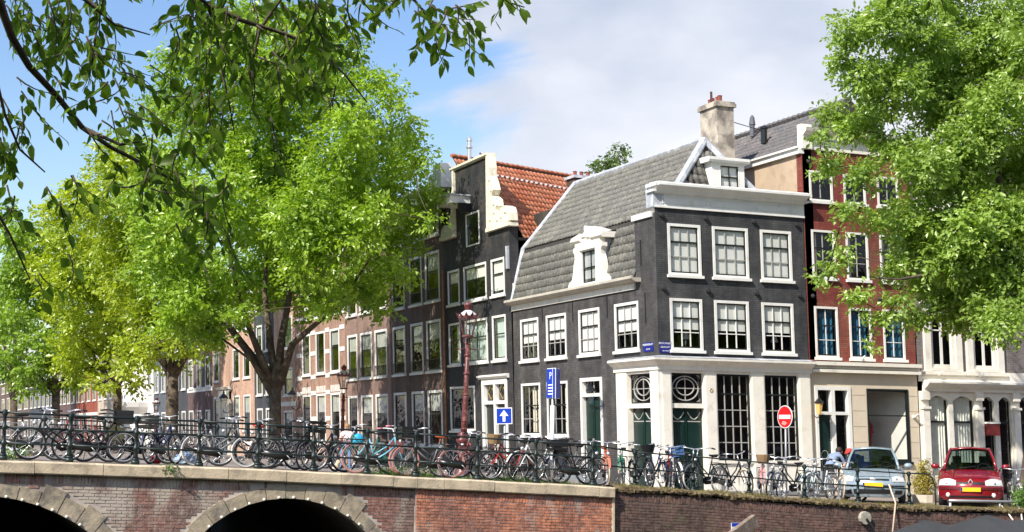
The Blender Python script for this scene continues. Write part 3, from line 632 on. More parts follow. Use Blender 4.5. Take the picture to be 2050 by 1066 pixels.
# front hip tiles
fh = (RT(2.72, 1.55, 11.25)-RT(2.72, .45, 8.62)).normalized()
def fhok(p):
    t_ = (p.z-8.62)/(11.25-8.62); u_ = p.x-X0+KF*p.z; return .52+2.2*t_+.15 < u_ < UW-.52-2.2*t_-.15 and p.z > 9.3 and not (2.42 < u_ < 3.78 and p.z < 10.5)
tile_patch(H, RT(.4, .45, 8.62), (1, 0, 0), fh, 4.6, 2.8, fhok, tilegrey, keep=120)
ld = MB(); ld.tube([RT(2.72, 1.5, 11.29), RT(2.72, VD, 11.29)], .11, 8); ld.build('ridge_lead', lead, H)
MB().tube([RT(.9, .60, 9.15), RT(2.72, 1.52, 11.27)], .13, 8).build('hip_lead', lead, H)
MB().tube([RT(UW-.9, .60, 9.15), RT(2.72, 1.52, 11.27)], .11, 8).build('hip_lead', lead, H)
MB().tube([RT(-.02, VD-.02, 6.6), RT(.47, VD-.02, 8.62), RT(2.70, VD-.02, 11.29)], .11, 8).build('verge_lead', lead, H)
MB().fb(TL, VD-.05, VD+.35, -.45, -.02, 6.7, 7.35).build('verge_pier', stonew, H)
# ornate white dormer
D = []
for v_, z_ in ((6.10, 6.70), (6.02, 6.86), (5.75, 6.98), (5.66, 7.2), (5.60, 7.45), (5.50, 7.65), (5.52, 7.82), (5.62, 7.90), (5.62, 8.02), (5.45, 8.05)): D.append((v_, z_))
Dr = [(9.06-v_, z_) for v_, z_ in reversed(D)]
dm = MB(); dm.ext(TL, D+[(5.14, 8.05), (5.14, 6.70)], -.10, .10); dm.ext(TL, [(3.96, 6.70), (3.96, 8.05)]+Dr, -.10, .10)
dm.fb(TL, 3.6, 5.47, -.10, .102, 7.90, 8.20); dm.fb(TL, 3.96, 5.14, -.1, .10, 6.70, 6.765)
dmo = dm.build('dormer', cream, H)
pd = MB(); pd.sweep(TL, [(-.3, 8.19), (.12, 8.19), (.18, 8.24), (.18, 8.30), (-.3, 8.30)], 4.98, 5.68); pd.sweep(TL, [(-.9, 8.19), (.12, 8.19), (.18, 8.24), (.18, 8.30), (-.9, 8.30)], 3.36, 4.2)
pd.ext(TL, [(4.98, 8.30), (5.68, 8.30), (5.68, 8.36), (4.98, 8.47)], -.25, .15); pd.ext(TL, [(3.36, 8.301), (4.62, 8.301), (4.70, 8.62), (4.66, 8.70), (3.36, 8.37)], -1.1, .13)
pd.build('pediment', cream, dmo)
MB().fb(TL, 4.15, 4.95, -.3, .05, 8.2, 8.5).build('pediment_block', cream, dmo)
ds = MB(); ds.quad(TL(3.62, -.1, 6.7), TL(3.62, -.1, 8.2), TL(3.62, -.9, 8.2), TL(3.62, -.15, 6.7)); ds.quad(TL(5.45, -.1, 6.7), TL(5.45, -.1, 8.2), TL(5.45, -.9, 8.2), TL(5.45, -.15, 6.7)); ds.quad(TL(3.4, .1, 8.335), TL(5.7, .1, 8.335), TL(5.7, -1, 8.6), TL(3.4, -1, 8.6)); ds.build('dormer_cheek', lead, dmo)
MB().tube([TL(3.0, -.1, 6.75), TL(3.28, -.3, 7.3), TL(3.2, -.5, 8.2)], .09, 6).build('flashing', lead, dmo)
window(H, TL, 3.96, 5.14, 6.765, 7.90, 2, 2, .52, fr=.03, sill=False, proud=.05, blind=.99, bm=mat('grey_blind', (.42, .43, .43), .9))
MB().fb(TL, 3.7, 5.4, .05, .22, 6.68, 6.76).build('dormer_sill', white, H)
# small dormer on the front hip
TD = lambda a, b, z: TF(a, b-.72, z)
d2 = MB(); d2.fb(TD, 2.50, 2.80, -.9, 0, 9.45, 10.35); d2.fb(TD, 3.50, 3.70, -.9, 0, 9.45, 10.35); d2.fb(TD, 2.80, 3.50, -.9, 0, 9.45, 9.56); d2.fb(TD, 2.5, 3.7, -1.0, .02, 10.35, 10.42); do2 = d2.build('small_dormer', white, H)
MB().sweep(TD, [(-1.2, 10.42), (.12, 10.42), (.16, 10.48), (.16, 10.56), (.10, 10.58), (-1.2, 10.62)], 2.34, 3.84).build('dormer_cornice', white, do2)
window(H, TD, 2.80, 3.50, 9.56, 10.35, 2, 2, .48, fr=.02, sill=False, proud=.01, blind=.99)
# chimney
ch = MB(); ch.fb(TF, 3.66, 4.30, -3.30, -2.2, 8.5, 12.62); cho = ch.build('chimney', chim, H)
cc = MB(); cc.fb(TF, 3.59, 4.37, -3.37, -2.13, 12.62, 12.74); cc.fb(TF, 3.62, 4.34, -3.34, -2.16, 12.74, 12.80); cc.build('chimney_cap', chim, cho)
for i in range(4):
    c = TF(3.9+.06*(i%2), -2.4-.24*i, 12.8); MB().lathe(c, [(.09, 0), (.10, .03), (.075, .06), (.075, .2), (.09, .22), (.06, .24)], 8).build('chimney_pot', terrac, cho)
MB().tube([TF(3.85, -2.85, 12.8), TF(3.85, -2.85, 13.25)], .04, 6).build('flue', mat('rust_pipe', (.09, .04, .035), .7), cho)
MB().tube([TF(4.30, -2.7, 12.3), TF(6.1, -3.3, 12.2)], .015, 5).build('stay_wire', black, cho)
# ---- white shopfront
SF = MB()
for a_, b_ in ((.0, .36), (1.50, 1.94), (3.17, 3.66), (4.91, 5.36)):
    SF.fb(TF, a_, b_, -.2, .10, 0-.1, 3.74); SF.fb(TF, a_+.04, b_-.04, .1, .118, .5, 3.6); SF.fb(TF, a_-.02 if a_ else a_+.005, b_+.02, .1, .14, -.1, .45)
for a_, b_ in ((-.09, .43), (1.98, 2.70)):
    SF.fb(TL, a_, b_, -.2, .098, -.1, 3.735); SF.fb(TL, a_+.06, b_-.06, .1, .116, .5, 3.6)
SF.fb(TF, .36, 1.50, -.2, .04, 2.60, 2.74); SF.fb(TL, .43, 1.98, -.2, .04, 2.60, 2.74)
SF.fb(TF, 1.94, 3.17, -.2, .05, -.1, .95); SF.fb(TF, 3.66, 4.91, -.2, .05, -.1, .95); SF.fb(TF, 1.90, 3.2, .05, .11, .93, 1.02); SF.fb(TF, 3.62, 4.95, .05, .11, .93, 1.02)
SF.fb(TF, .36, 4.91, -.2, .06, 3.66, 3.74); SF.fb(TL, .43, 1.98, -.2, .06, 3.66, 3.735); sfo = SF.build('shopfront', cream, H)
pr = [(-.1, 3.741), (.13, 3.741), (.13, 3.86), (.16, 3.90), (.22, 3.94), (.30, 4.0), (.34, 4.04), (.34, 4.10), (-.1, 4.14)]
# mitred cornice round the corner
def mitre(mb, prof, va, ub):
    n = len(prof); ring = []
    ring.append([TL(va, b, z) for b, z in prof]); ring.append([(X0-b-KF*z, Y0-b, z) for b, z in prof]); ring.append([TF(ub, b, z) for b, z in prof])
    vs = [p for r_ in ring for p in r_]; fs = [tuple(range(n)), tuple(range(3*n-1, 2*n-1, -1))]
    for s_ in (0, n): fs += [(s_+k, s_+(k+1) % n, s_+n+(k+1) % n, s_+n+k) for k in range(n)]
    return mb.add(vs, fs)
mitre(MB(), pr, 2.80, UW+.03).build('shop_cornice', cream, sfo)
mitre(MB(), [(-.05, 4.141), (.32, 4.105), (.33, 4.12), (-.05, 4.19)], 2.82, UW+.04).build('cornice_lead', lead, sfo)
def oval_light(T, a0, a1, z0, z1, bar=True):
    p = MB().fq(T, a0, a1, -.10, z0, z1).build('top_light', glass, sfo); ca, cz = (a0+a1)/2, (z0+z1)/2; ra, rz = (a1-a0)*.40, (z1-z0)*.40
    for s_ in (1.0, .68):
        if s_ < 1 and not bar: continue
        pts = [T(ca+ra*s_*math.cos(t), -.09, cz+rz*s_*math.sin(t)+(0 if s_ == 1 else .04)) for t in [2*math.pi*i/28 for i in range(29)]]; MB().tube(pts, .02, 5, cap=False).build('tracery', sashg, p)
    q = MB(); q.fb(T, a0, a1, -.11, -.085, cz-.012, cz+.012); q.fb(T, ca-.012, ca+.012, -.111, -.086, cz-rz, cz+rz); q.build('glazing_bar', sashg, p)
    q = MB()
    for sa in (-1, 1):
        for sz in (-1, 1): q.ext(T, [(ca+sa*(a1-a0)*.48, cz+sz*(z1-z0)*.48), (ca+sa*(a1-a0)*.30, cz+sz*(z1-z0)*.48), (ca+sa*(a1-a0)*.48, cz+sz*(z1-z0)*.30)], -.098, -.085)
    q.build('spandrel', mat('grey_tracery', (.2, .2, .18), .6), p)
    f = MB(); f.fb(T, a0, a0+.05, -.13, -.07, z0, z1); f.fb(T, a1-.05, a1, -.13, -.07, z0, z1); f.fb(T, a0+.05, a1-.05, -.13, -.07, z1-.05, z1); f.fb(T, a0+.05, a1-.05, -.13, -.07, z0, z0+.05); f.build('top_light_frame', sashd, p)
oval_light(TF, .36, 1.50, 2.74, 3.66); oval_light(TL, .43, 1.98, 2.74, 3.66)
door(sfo, TF, .36, 1.50, .12, 2.60, greend, 2, fan=True); door(sfo, TL, .43, 1.98, .12, 2.60, greend, 2, fan=True)
for a_, b_ in ((1.94, 3.17), (3.66, 4.91)): window(H, TF, a_, b_, 1.0, 3.66, 4, 5, .22, fr=.03, sill=False, frame_m=sashd, munt_m=sashg, munt=.028, proud=-.012)
MB().fb(TF, -.1, UW+.2, .1, .5, -.2, .1).build('shop_step', MATS['bluestone'], sfo)
MB().torus(TF(1.72, .125, 3.15), (0, 1, 0), .05, .012, 14, 5).build('shop_number_plate', mat('brass', (.5, .36, .16), .4, metal=.6), sfo)
# table lamps in the windows
for nm, u_, lab in (('table_lamp', 1.22, 'white shaded table lamp behind the first floor window nearest the street signs'), ('table_lamp', 4.45, 'white shaded table lamp behind the first floor window next to the red house')):
    t = thing(nm, lab, 'lamp', TF(u_, -.5, 4.45)); c = TF(u_, -.5, 4.45); MB().lathe(c, [(.07, 0), (.07, .02), (.015, .04), (.03, .15), (.012, .3)], 8).build('base', chrome, t); MB().lathe((c[0], c[1], c[2]+.28), [(.13, 0), (.125, .01), (.07, .22), (.06, .23)], 10).build('shade', blindw, t)
# street name signs
blue_e = mat('blue_enamel', (.015, .022, .20), .35, .05); whit_e = mat('white_enamel', (.8, .8, .8), .4, .02)
def street_sign(label, T, a0, a1, z0, z1, lines, rgt):
    t = thing('street_sign', label, 'sign', T((a0+a1)/2, .02, z0)); MB().fb(T, a0, a1, .004, .02, z0, z1).build('plate', blue_e, t)
    n_ = len(lines); hh = (z1-z0)/n_
    for i, (s_, sz) in enumerate(lines):
        zc = z1-hh*(i+.5)+.0; text_mesh(s_, sz, 'lettering', whit_e, (T((a0+a1)/2, .023, zc), rgt, (0, 0, 1)), t)
street_sign('blue enamel street sign on the side wall above the corner cornice', TL, .30, .95, 4.32, 4.60, [('HEERENGRACHT', .088), ('CENTRUM', .055)], (0, -1, 0))
street_sign('blue enamel street sign beside the window on the front wall', TF, .04, .42, 4.26, 4.60, [('BROUWERS', .085), ('GRACHT', .085), ('CENTRUM', .05)], (1, 0, 0))
# wall lantern above the side door
def wall_lantern(label, P, out_, body, top_m, s=1.0, arm=.45):
    P = Vector(P); out_ = Vector(out_); t = thing('wall_lantern', label, 'lamp', P); c = P+out_*arm
    MB().tube([P, P+out_*arm*.5+Vector((0, 0, -.10*s)), c+Vector((0, 0, -.06*s)), c], .014*s, 6).build('bracket', black, t)
    MB().lathe(c, [(.05*s, 0), (.07*s, .03*s), (.13*s, .34*s), (.135*s, .36*s)], 6).build('lantern_body', body, t)
    MB().lathe(c+Vector((0, 0, .36*s)), [(.16*s, 0), (.15*s, .03*s), (.07*s, .12*s), (.03*s, .16*s), (.035*s, .20*s), (.01*s, .26*s)], 8).build('lantern_roof', top_m, t)
    return t
wall_lantern('black wall lantern beside the green side door', TL(3.72, 0, 2.75), (-1, 0, 0), lglass, black, 1.15, .5)
wall_lantern('yellow glass wall lantern beside the red house door', (X0+5.42-KF*2.5, Y0-.13, 2.45), (.2, -1, 0), mat('amber_glass', (.75, .48, .16), .3, .05), black, 1.0, .22)

# ------------------------------------------------ black neck gable house
def Lp(x, y, k=KL, X=X0):
    r = ray(x, y); t_ = (X-k*EYE)/(r.x+k*r.z); p = CAM+r*t_; return (p.y-Y0, p.z)
G = thing('black_gable_house', 'black brick house with a neck gable, cream carved wings and orange tiled roof', 'house', (X0+3, Y0+14.6, .2))
wA, wB, wC = (16.36, 17.66), (13.48, 15.86), (11.68, 12.98)
holes = [(a, b, 7.0, 8.40) for a, b in (wA, wB, wC)]+[(a, b, 4.55, 6.24) for a, b in ((16.4, 17.68), (13.5, 15.86), (11.68, 13.0))]+[(14.98, 17.66, 1.9, 3.66), (11.70, 14.2, .4, 3.85)]
wall(G, TB, 11.14, 18.18, 0, 12.42, holes+[(14.06, 15.50, 9.16, 10.48)], blackby, skip=[(11.14, 13.02, 9.66, 12.42), (16.70, 18.18, 9.66, 12.42)])
for i, (a, b) in enumerate((wA, wB, wC)): window(G, TB, a, b, 7.0, 8.40, 2 if i == 1 else 1, 2, .40, blind=.36 if i != 2 else .9)
for i, (a, b) in enumerate(((16.4, 17.68), (13.5, 15.86), (11.68, 13.0))): window(G, TB, a, b, 4.55, 6.24, 2 if i == 1 else 1, 2, .40, curtain=[(.05, .95, mat('pale_curtain', (.42, .50, .48), .9))] if i else [(.0, .5, MATS.get('pale_curtain', blindw))])
window(G, TB, 14.06, 15.50, 9.16, 10.48, 2, 2, .4, fr=.07, sill=False)
window(G, TB, 14.98, 17.66, 1.9, 3.66, 2, 2, .35, sash_m=sashd)
f = MB(); f.fb(TB, 11.7, 11.9, -.14, .04, .4, 3.85); f.fb(TB, 14.0, 14.2, -.14, .04, .4, 3.85); f.fb(TB, 11.9, 14.0, -.14, .037, 3.65, 3.85); f.fb(TB, 11.9, 14.0, -.14, .036, 2.90, 3.03); f.fb(TB, 12.85, 13.02, -.14, .035, .4, 2.9); f.fb(TB, 12.85, 13.02, -.14, .035, 3.03, 3.65); f.build('door_frame', white, G)
MB().sweep(TB, [(0, 3.86), (.06, 3.86), (.16, 3.94), (.16, 4.0), (0, 4.03)], 11.5, 14.4).build('door_cornice', white, G)
for a, b in ((11.9, 12.85), (13.02, 14.0)):
    MB().fq(TB, a, b, -.10, 3.03, 3.65).build('transom_pane', glass, G); MB().fb(TB, a, b, -.12, -.09, .4, 2.9).build('door', sashd, G)
    ca, cz = (a+b)/2, 3.34; MB().tube([TB(ca, -.09, cz+.26), TB(ca+.3, -.09, cz), TB(ca, -.09, cz-.26), TB(ca-.3, -.09, cz), TB(ca, -.09, cz+.26)], .02, 5).build('leaded_diamond', mat('amber_lead', (.35, .24, .08), .6), G)
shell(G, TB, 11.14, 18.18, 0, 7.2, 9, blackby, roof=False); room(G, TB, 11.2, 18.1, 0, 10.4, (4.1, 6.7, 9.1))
# gable thickness
mb = MB(); mb.fb(TB, 11.14, 11.5, -.35, -.001, 6.5, 9.66); mb.fb(TB, 13.02, 13.3, -.30, -.001, 9.6, 12.42); mb.fb(TB, 16.4, 16.70, -.30, -.001, 9.6, 12.42); mb.build('gable_return', blackby, G)
MB().sweep(TB, [(-.30, 12.42), (.08, 12.42), (.14, 12.47), (.14, 12.55), (-.30, 12.57)], 12.92, 16.85).build('gable_coping', stonew, G)
def volute(pxs, name='carved_wing'):
    P = [Lp(x, y) for x, y in pxs]; m_ = MB().ext(TB, P, -.22, .10); o = m_.build(name, stonew, G); 
    return o
vr = volute([(976.5, 313), (981, 312), (984, 335), (984, 352), (989, 366), (992, 380), (988, 392), (996, 399), (998, 412), (996, 421), (1003, 424), (1008, 416), (1015, 412), (1022, 415), (1025, 426), (1026, 441), (978, 462)])
vl = volute([(908.5, 339), (911, 338), (914, 470), (886, 479), (888, 462), (893, 452), (901, 452), (903, 440), (907, 425), (906, 400), (909, 380)])
random.seed(5)
for (x_, y_) in ((988, 381), (993, 408), (1016, 424), (986, 440), (1000, 440), (984, 360), (1008, 434), (994, 425), (895, 462), (905, 452), (908, 430), (910, 460)):
    a, z = Lp(x_, y_); m_ = MB(); m_.sphere(TB(a, .09, z), .12, 8, 6, (.5, 1, .8)); m_.build('carving', stonew, vr if x_ > 950 else vl, True)
for pts, par in (([(979, 460), (1025, 440)], vr), ([(914, 469), (886, 478)], vl)):
    a0, z0 = Lp(*pts[0]); a1, z1 = Lp(*pts[1]); MB().fb(TB, min(a0, a1), max(a0, a1), -.25, .16, min(z0, z1)-.12, min(z0, z1)+.02).build('wing_ledge', stonew, par)
hb = MB(); hb.fb(TB, 15.0, 16.5, 0, .85, 10.86, 11.16); hbo = hb.build('hoist_beam', white, G); MB().fb(TB, 14.92, 16.58, 0, .92, 11.16, 11.21).build('beam_lead', lead, hbo); MB().fb(TB, 14.9, 15.1, 0, .5, 10.5, 10.86).build('beam_bracket', black, hbo)
def orange_roof(parent, P, Lr, slope, Ls, dirdeg, keep, m=tileor):
    d = Vector((math.cos(R(dirdeg)), math.sin(R(dirdeg)), 0)); n_ = Vector((-d.y, d.x, 0)); ev = n_*math.cos(R(slope))+Vector((0, 0, math.sin(R(slope)))); P = Vector(P)
    e0 = P-ev*Ls
    rb = MB(); rb.quad(e0, e0+d*Lr, P+d*Lr, P); rb.quad(P+d*.3, P+d*Lr, P+d*Lr+n_*Ls*.6-Vector((0, 0, Ls*.8)), P+n_*Ls*.6+d*(Ls*.5)-Vector((0, 0, Ls*.8))); rb.build('roof', roofbase, parent)
    tile_patch(parent, e0, d, ev, Lr, Ls, lambda p: p.x > X0+.15-KL*p.z, m, .23, .30, keep)
    rd = MB()
    for i in range(int(Lr/.3)): a = P+d*(i*.3); rd.tube([a+Vector((0, 0, .03)), a+d*.15+Vector((0, 0, .06)), a+d*.29+Vector((0, 0, .03))], .085, 6)
    rd.build('ridge_tiles', m, parent)
orange_roof(G, (22.25, 55.0, 11.98), 7.6, 52, 5.4, 24, 300)
sp = MB()
for i in range(24):
    a = Vector((22.6, 55.16, 12.03))+Vector((math.cos(R(24)), math.sin(R(24)), 0))*(i*.29); sp.box(a.x-.05, a.x+.05, a.y-.13, a.y-.02, a.z-.06, a.z+.02)
sp.build('ridge_mortar', whit_e, G)
MB().fb(TB, 11.2, 11.38, -.05, .08, 7.9, 8.75).build('downpipe', lead, G)
cb = MB(); c = Vector((27.6, 57.3, 11.6)); cb.box(c.x-.5, c.x+.5, c.y-.4, c.y+.4, 10.5, 12.5); cbo = cb.build('chimney', mat('dark_chimney_brick', (.10, .07, .06), .9, brick='x'), G); MB().box(c.x-.58, c.x+.58, c.y-.48, c.y+.48, 12.5, 12.62).build('chimney_cap', lead, cbo)
for dx in (-.3, 0, .3): MB().lathe((c.x+dx, c.y, 12.62), [(.09, 0), (.08, .2), (.1, .22), (.05, .24)], 8).build('chimney_pot', terrac, cbo)

# ------------------------------------------------ the canal row
def row_house(name, label, v0, v1, zt, m, cols, floors, depth=9, panes=1, grille=(), blinds=.35, bands=(), near=True, corn=white, doorat=None, base=None, wfrac=.4, extra=None):
    h = thing(name, label, 'house', (X0+3, Y0+(v0+v1)/2, .3)); holes = []; spec = []
    for fi, (za, zb) in enumerate(floors):
        for ci, (a, b) in enumerate(cols):
            holes.append((a, b, za, zb)); spec.append((fi, ci))
    wall(h, TB, v0, v1, 0, zt, holes, m); random.seed(int(v0*10))
    for (a, b, za, zb), (fi, ci) in zip(holes, spec):
        r_ = random.random(); bl = blinds if r_ < .5 else 0
        window(h, TB, a, b, za, zb, panes if near else 1, 2, wfrac, fr=.11, blind=bl, one=not near, grille=fi in grille, curtain=[(0, .4, blindw)] if r_ > .72 else None, bm=mat('pale_blind', (.5, .5, .46), .9))
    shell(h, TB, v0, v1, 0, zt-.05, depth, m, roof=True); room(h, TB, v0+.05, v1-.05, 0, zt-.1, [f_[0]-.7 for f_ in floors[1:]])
    MB().sweep(TB, [(-.05, zt-.55), (.05, zt-.55), (.05, zt-.2), (.2, zt-.12), (.34, zt-.02), (.34, zt+.08), (-.05, zt+.1)], v0+.01, v1-.01).build('cornice', corn, h)
    for za, zb, mb_ in bands: MB().fb(TB, v0+.01, v1-.01, 0, .02, za, zb).build('band', mb_, h)
    if extra: extra(h)
    return h
def h3x(h):
    mb = MB(); mb.ext(TB, [(17.5, 11.9), (19.0, 11.9), (19.0, 12.2), (18.5, 12.3), (18.35, 12.9), (17.5, 12.9)], -.2, .28); mb.build('cornice_block', white, h)
    for t_ in (18.55, 24.4): MB().torus(TB(t_, .3, 12.35), (1, 0, 0), .17, .07, 16, 6).build('scroll', white, h)
    orange_roof(h, (22.1, 58.35, 13.25), 9.0, 50, 4.4, 20, 200)
    MB().lathe((23.0, 58.6, 13.2), [(.09, 0), (.09, .5), (.14, .52), (.14, .58), (.09, .6), (.09, .8), (.12, .82), (.12, .92), (.05, 1.0)], 10).build('flue', chrome, h)
    MB().lathe((23.7, 58.9, 13.2), [(.1, 0), (.1, .35), (.14, .37), (.1, .45)], 8).build('flue', chrome, h)
    MB().tube([TB(18.05, .08, 1.0), TB(18.05, .08, 8.5)], .05, 6).build('downpipe', mat('rusty_pipe', (.30, .14, .07), .8, .4, 5), h)
row_house('brown_house', 'brown brick canal house with iron balcony grilles beside the black gable', 18.2, 25.15, 12.1, brownby, [(18.62, 20.35), (20.80, 22.38), (23.10, 24.80)], [(1.25, 3.58), (4.38, 6.53), (7.33, 9.42), (10.1, 11.3)], grille=(1, 2), extra=h3x)
row_house('brick_house', 'orange brown brick canal house behind the woman and lamp post', 25.18, 32.1, 12.4, mat('warm_brown_brick', (.26, .17, .135), .85, .18, 1.1, .5, brick='y'), [(25.66, 27.45), (27.9, 29.7), (30.2, 31.8)], [(1.25, 3.57), (4.38, 6.55), (7.5, 9.5), (10.3, 11.5)], grille=(1,))
def h5x(h):
    for a, b in ((32.3, 33.1), (35.0, 35.7), (37.6, 38.5), (40.3, 41.3)):
        for z_ in (6.95, 5.85, 3.75, 2.4, 4.6): MB().fb(TB, a, b, 0, .03, z_, z_+.22).build('stone_block', white, h)
    for c_ in (34.0, 36.6, 39.4):
        for d_ in (-.7, -.35, 0, .35, .7): MB().fb(TB, c_+d_-.08, c_+d_+.08, 0, .035, 3.86, 4.2).build('keystone', white, h)
row_house('banded_house', 'orange brick house with white stone blocks around its tall windows', 32.15, 41.55, 11.2, orangeby, [(33.2, 34.85), (35.8, 37.5), (38.6, 40.2)], [(1.2, 3.8), (4.85, 7.05), (8.4, 10.2)], bands=((7.75, 8.0, white),), extra=h5x)
row_house('narrow_peach_house', 'narrow peach house just right of the big tree trunk', 41.6, 46.4, 10.2, peachby, [(42.3, 44.2)], [(1.2, 3.0), (3.85, 5.4), (6.5, 8.3)], bands=((3.25, 3.5, white),))
row_house('slate_house', 'narrow slate grey house directly behind the big tree trunk', 46.45, 51.2, 9.6, darkgy, [(47.0, 48.4), (49.2, 50.6)], [(1.2, 3.2), (4.0, 5.8), (6.6, 8.2)])
def h7x(h):
    q = MB(); q.fb(TB, 57.6, 58.2, 0, .15, .2, 4.4); q.fb(TB, 60.2, 60.8, 0, .15, .2, 4.4); q.fb(TB, 57.6, 60.8, 0, .16, 3.9, 4.5); q.sweep(TB, [(0, 4.5), (.25, 4.55), (.35, 4.7), (0, 4.75)], 57.3, 61.1); q.build('door_surround', cream, h); MB().fb(TB, 58.2, 60.2, .001, .06, .3, 3.9).build('door', cream, h); MB().fb(TB, 58.3, 58.9, .061, .08, .4, 2.6).build('door_leaf', sashd, h)
row_house('door_surround_house', 'peach house with a tall white door surround and lantern', 51.25, 63.3, 10.8, peachby, [(52.3, 54.1), (55.2, 57.0), (61.2, 62.8)], [(1.1, 4.1), (5.15, 7.1), (8.2, 9.8)], extra=h7x)
wall_lantern('black wall lantern by the tall white door surround', TB(57.2, .02, 3.2), (-1, 0, 0), lglass, black, 2.0, .6)
wall_lantern('black wall lantern on the banded orange house', TB(40.6, .02, 3.2), (-1, 0, 0), lglass, black, 1.7, .5)
far = [('brown_grey_house', 'brown grey house with pale stone bands left of the peach house', 63.35, 72, 11, dkbrownby, 3, ((4.6, 4.9, white),)), ('dark_slate_house', 'dark slate house seen between two tree trunks', 72.05, 80, 10.5, darkgy, 3, ()), ('grey_house', 'grey house right of the white bay house', 80.05, 86, 10, mat('blue_grey_brick', (.11, .125, .145), .8, brick='y'), 2, ()),
       ('white_bay_house', 'bright white corner house with a rounded bay', 86.05, 100, 9.5, white, 4, ()), ('pale_house', 'pale sand house beyond the white bay house', 100.05, 118, 9, mat('pale_sand_brick', (.50, .42, .33), .85, brick='y'), 5, ()), ('far_red_house', 'red brick house far along the canal', 118.05, 135, 9.5, redby, 4, ((3.4, 3.7, white),)), ('far_dark_house', 'dark house far along the canal with white windows', 135.05, 155, 11, dkbrownby, 5, ()), ('far_grey_house', 'grey house at the far end behind the left trees', 155.05, 185, 11, darkgy, 6, ()), ('farthest_house', 'brown house at the very end of the row of houses', 185.05, 300, 10, brownby, 12, ())]
for nm, lab, a, b, zt, m_, nc, bands in far:
    w_ = (b-a)/nc; cols = [(a+w_*i+w_*.24, a+w_*(i+1)-w_*.22) for i in range(nc)]
    row_house(nm, lab, a, b, zt, m_, cols, [(1.0, 3.3), (4.9, 7.0), (7.8, zt-1.1)] if zt > 9.4 else [(1.0, 3.3), (4.9, 7.0)], near=False, bands=bands)
bay = bpy.data.objects['white_bay_house']
q = MB(); c = TB(91, 0, 0); prof = [(1.7, .3), (1.7, 3.2), (2.3, 3.8), (2.5, 4.2), (2.5, 5.4), (2.3, 5.5), (2.3, 7.6), (2.6, 7.8), (2.6, 8.0), (.1, 8.6)]
q.lathe((c[0], c[1], 0), prof, 16); q.build('bay', white, bay)

# ------------------------------------------------ red house right of the corner
Rh = thing('red_house', 'red painted brick house with cream ground floor and blue curtains', 'house', (X0+7.45, Y0+4, 0))
ra, rb = UW+.06, 9.56
RC = [(5.66, 6.55), (6.98, 7.84), (8.30, 9.14)]
rf_ = [(4.28, 5.90), (6.82, 8.36), (9.30, 10.28)]
wall(Rh, TF, ra, rb, 4.12, 10.95, [(a, b, z0, z1) for a, b in RC for z0, z1 in rf_], redbx)
for a, b in RC:
    for i, (z0, z1) in enumerate(rf_): window(Rh, TF, a, b, z0, z1, 2, 3 if i < 2 else 2, .36, munt_m=sashg if i else white, fr=.07, curtain=[(0, 1, curtbl)] if i == 0 else ([(0, .3, blindw)] if i == 1 else None))
gw = [(5.56, 6.92, .1, 3.36), (7.54, 9.17, .98, 3.32)]
wall(Rh, TF, ra, rb, -.15, 4.12, gw, creamst)
for z_ in (.6, 1.1, 1.6, 2.1, 2.6, 3.1): MB().fb(TF, 6.98, 7.48, .001, .006, z_, z_+.012).build('stone_joint', mat('joint_line', (.4, .34, .26), .9), Rh)  # thin strips in a darker cream mark the stone joints
for z_ in (.6, 1.1, 1.6, 2.1, 2.6, 3.1): MB().fb(TF, 9.22, 9.54, .001, .006, z_, z_+.012).build('stone_joint', MATS['joint_line'], Rh)
f = MB(); f.fb(TF, 5.56, 5.66, -.14, .03, .1, 3.36); f.fb(TF, 6.80, 6.92, -.14, .03, .1, 3.36); f.fb(TF, 5.66, 6.80, -.14, .027, 3.24, 3.36); f.fb(TF, 6.16, 6.30, -.14, .028, .1, 3.24); f.fb(TF, 5.66, 6.16, -.14, .026, 2.46, 2.56); f.fb(TF, 6.30, 6.80, -.14, .026, 2.46, 2.56); f.build('door_frame', white, Rh)
MB().fb(TF, 5.66, 6.16, -.13, -.09, .12, 2.46).build('door', greend, Rh); MB().fq(TF, 5.66, 6.16, -.10, 2.56, 3.24).build('transom_pane', glass, Rh); MB().fq(TF, 6.30, 6.80, -.10, 2.56, 3.24).build('transom_pane', glass, Rh); MB().fq(TF, 6.30, 6.80, -.10, .12, 2.46).build('side_pane', glass, Rh)
q = MB()
for z_ in (.7, .95, 1.2): q.torus(TF(5.91, -.08, z_), (0, 1, 0), .13, .012, 14, 5)
q.build('door_grille', sashg, Rh)
window(Rh, TF, 7.54, 9.17, .98, 3.32, 1, 2, .36, fr=.05, frame_m=sashd)
MB().quad(TF(8.55, -1.4, .9), TF(9.3, -.3, .9), TF(9.3, -.3, 3.4), TF(8.55, -1.4, 3.4)).build('inner_wall', white, Rh)
hat = mat('red_cloth', (.22, .02, .02), .9)
shell(Rh, TF, ra, rb, 0, 9.0, 9, beige, roof=False); room(Rh, TF, ra+.05, rb-.05, -.1, 10.8, (4.1, 6.6, 9.1))
for z0, z1, d_ in ((4.02, 4.14, .26), (3.92, 4.02, .14), (3.80, 3.90, .20)): MB().fb(TF, ra, rb+.03, -.05, d_, z0, z1-.004).build('string_course', cream, Rh)
for u_, z_ in ((5.62, 6.22), (7.3, 6.22), (8.2, 6.22), (5.66, 10.55)): MB().sphere(TF(u_, .03, z_), .07).build('wall_anchor', MATS['anchor_iron'], Rh)
RTr = lambda u_, v_, z_: Vector((X0+u_-KF*z_, Y0+v_, z_))
mb = MB(); mb.add([RTr(ra-.02, .02, 4.1), RTr(ra-.02, 9, 4.1), RTr(ra-.02, 9, 10.82), RTr(ra-.02, .02, 10.82)], [(0, 1, 2, 3)]); mb.build('side_wall', beige, Rh)
MB().fb(TF, ra-.03, ra+.34, -.3, .0, 4.2, 10.94).build('corner_pier', redbx, Rh)
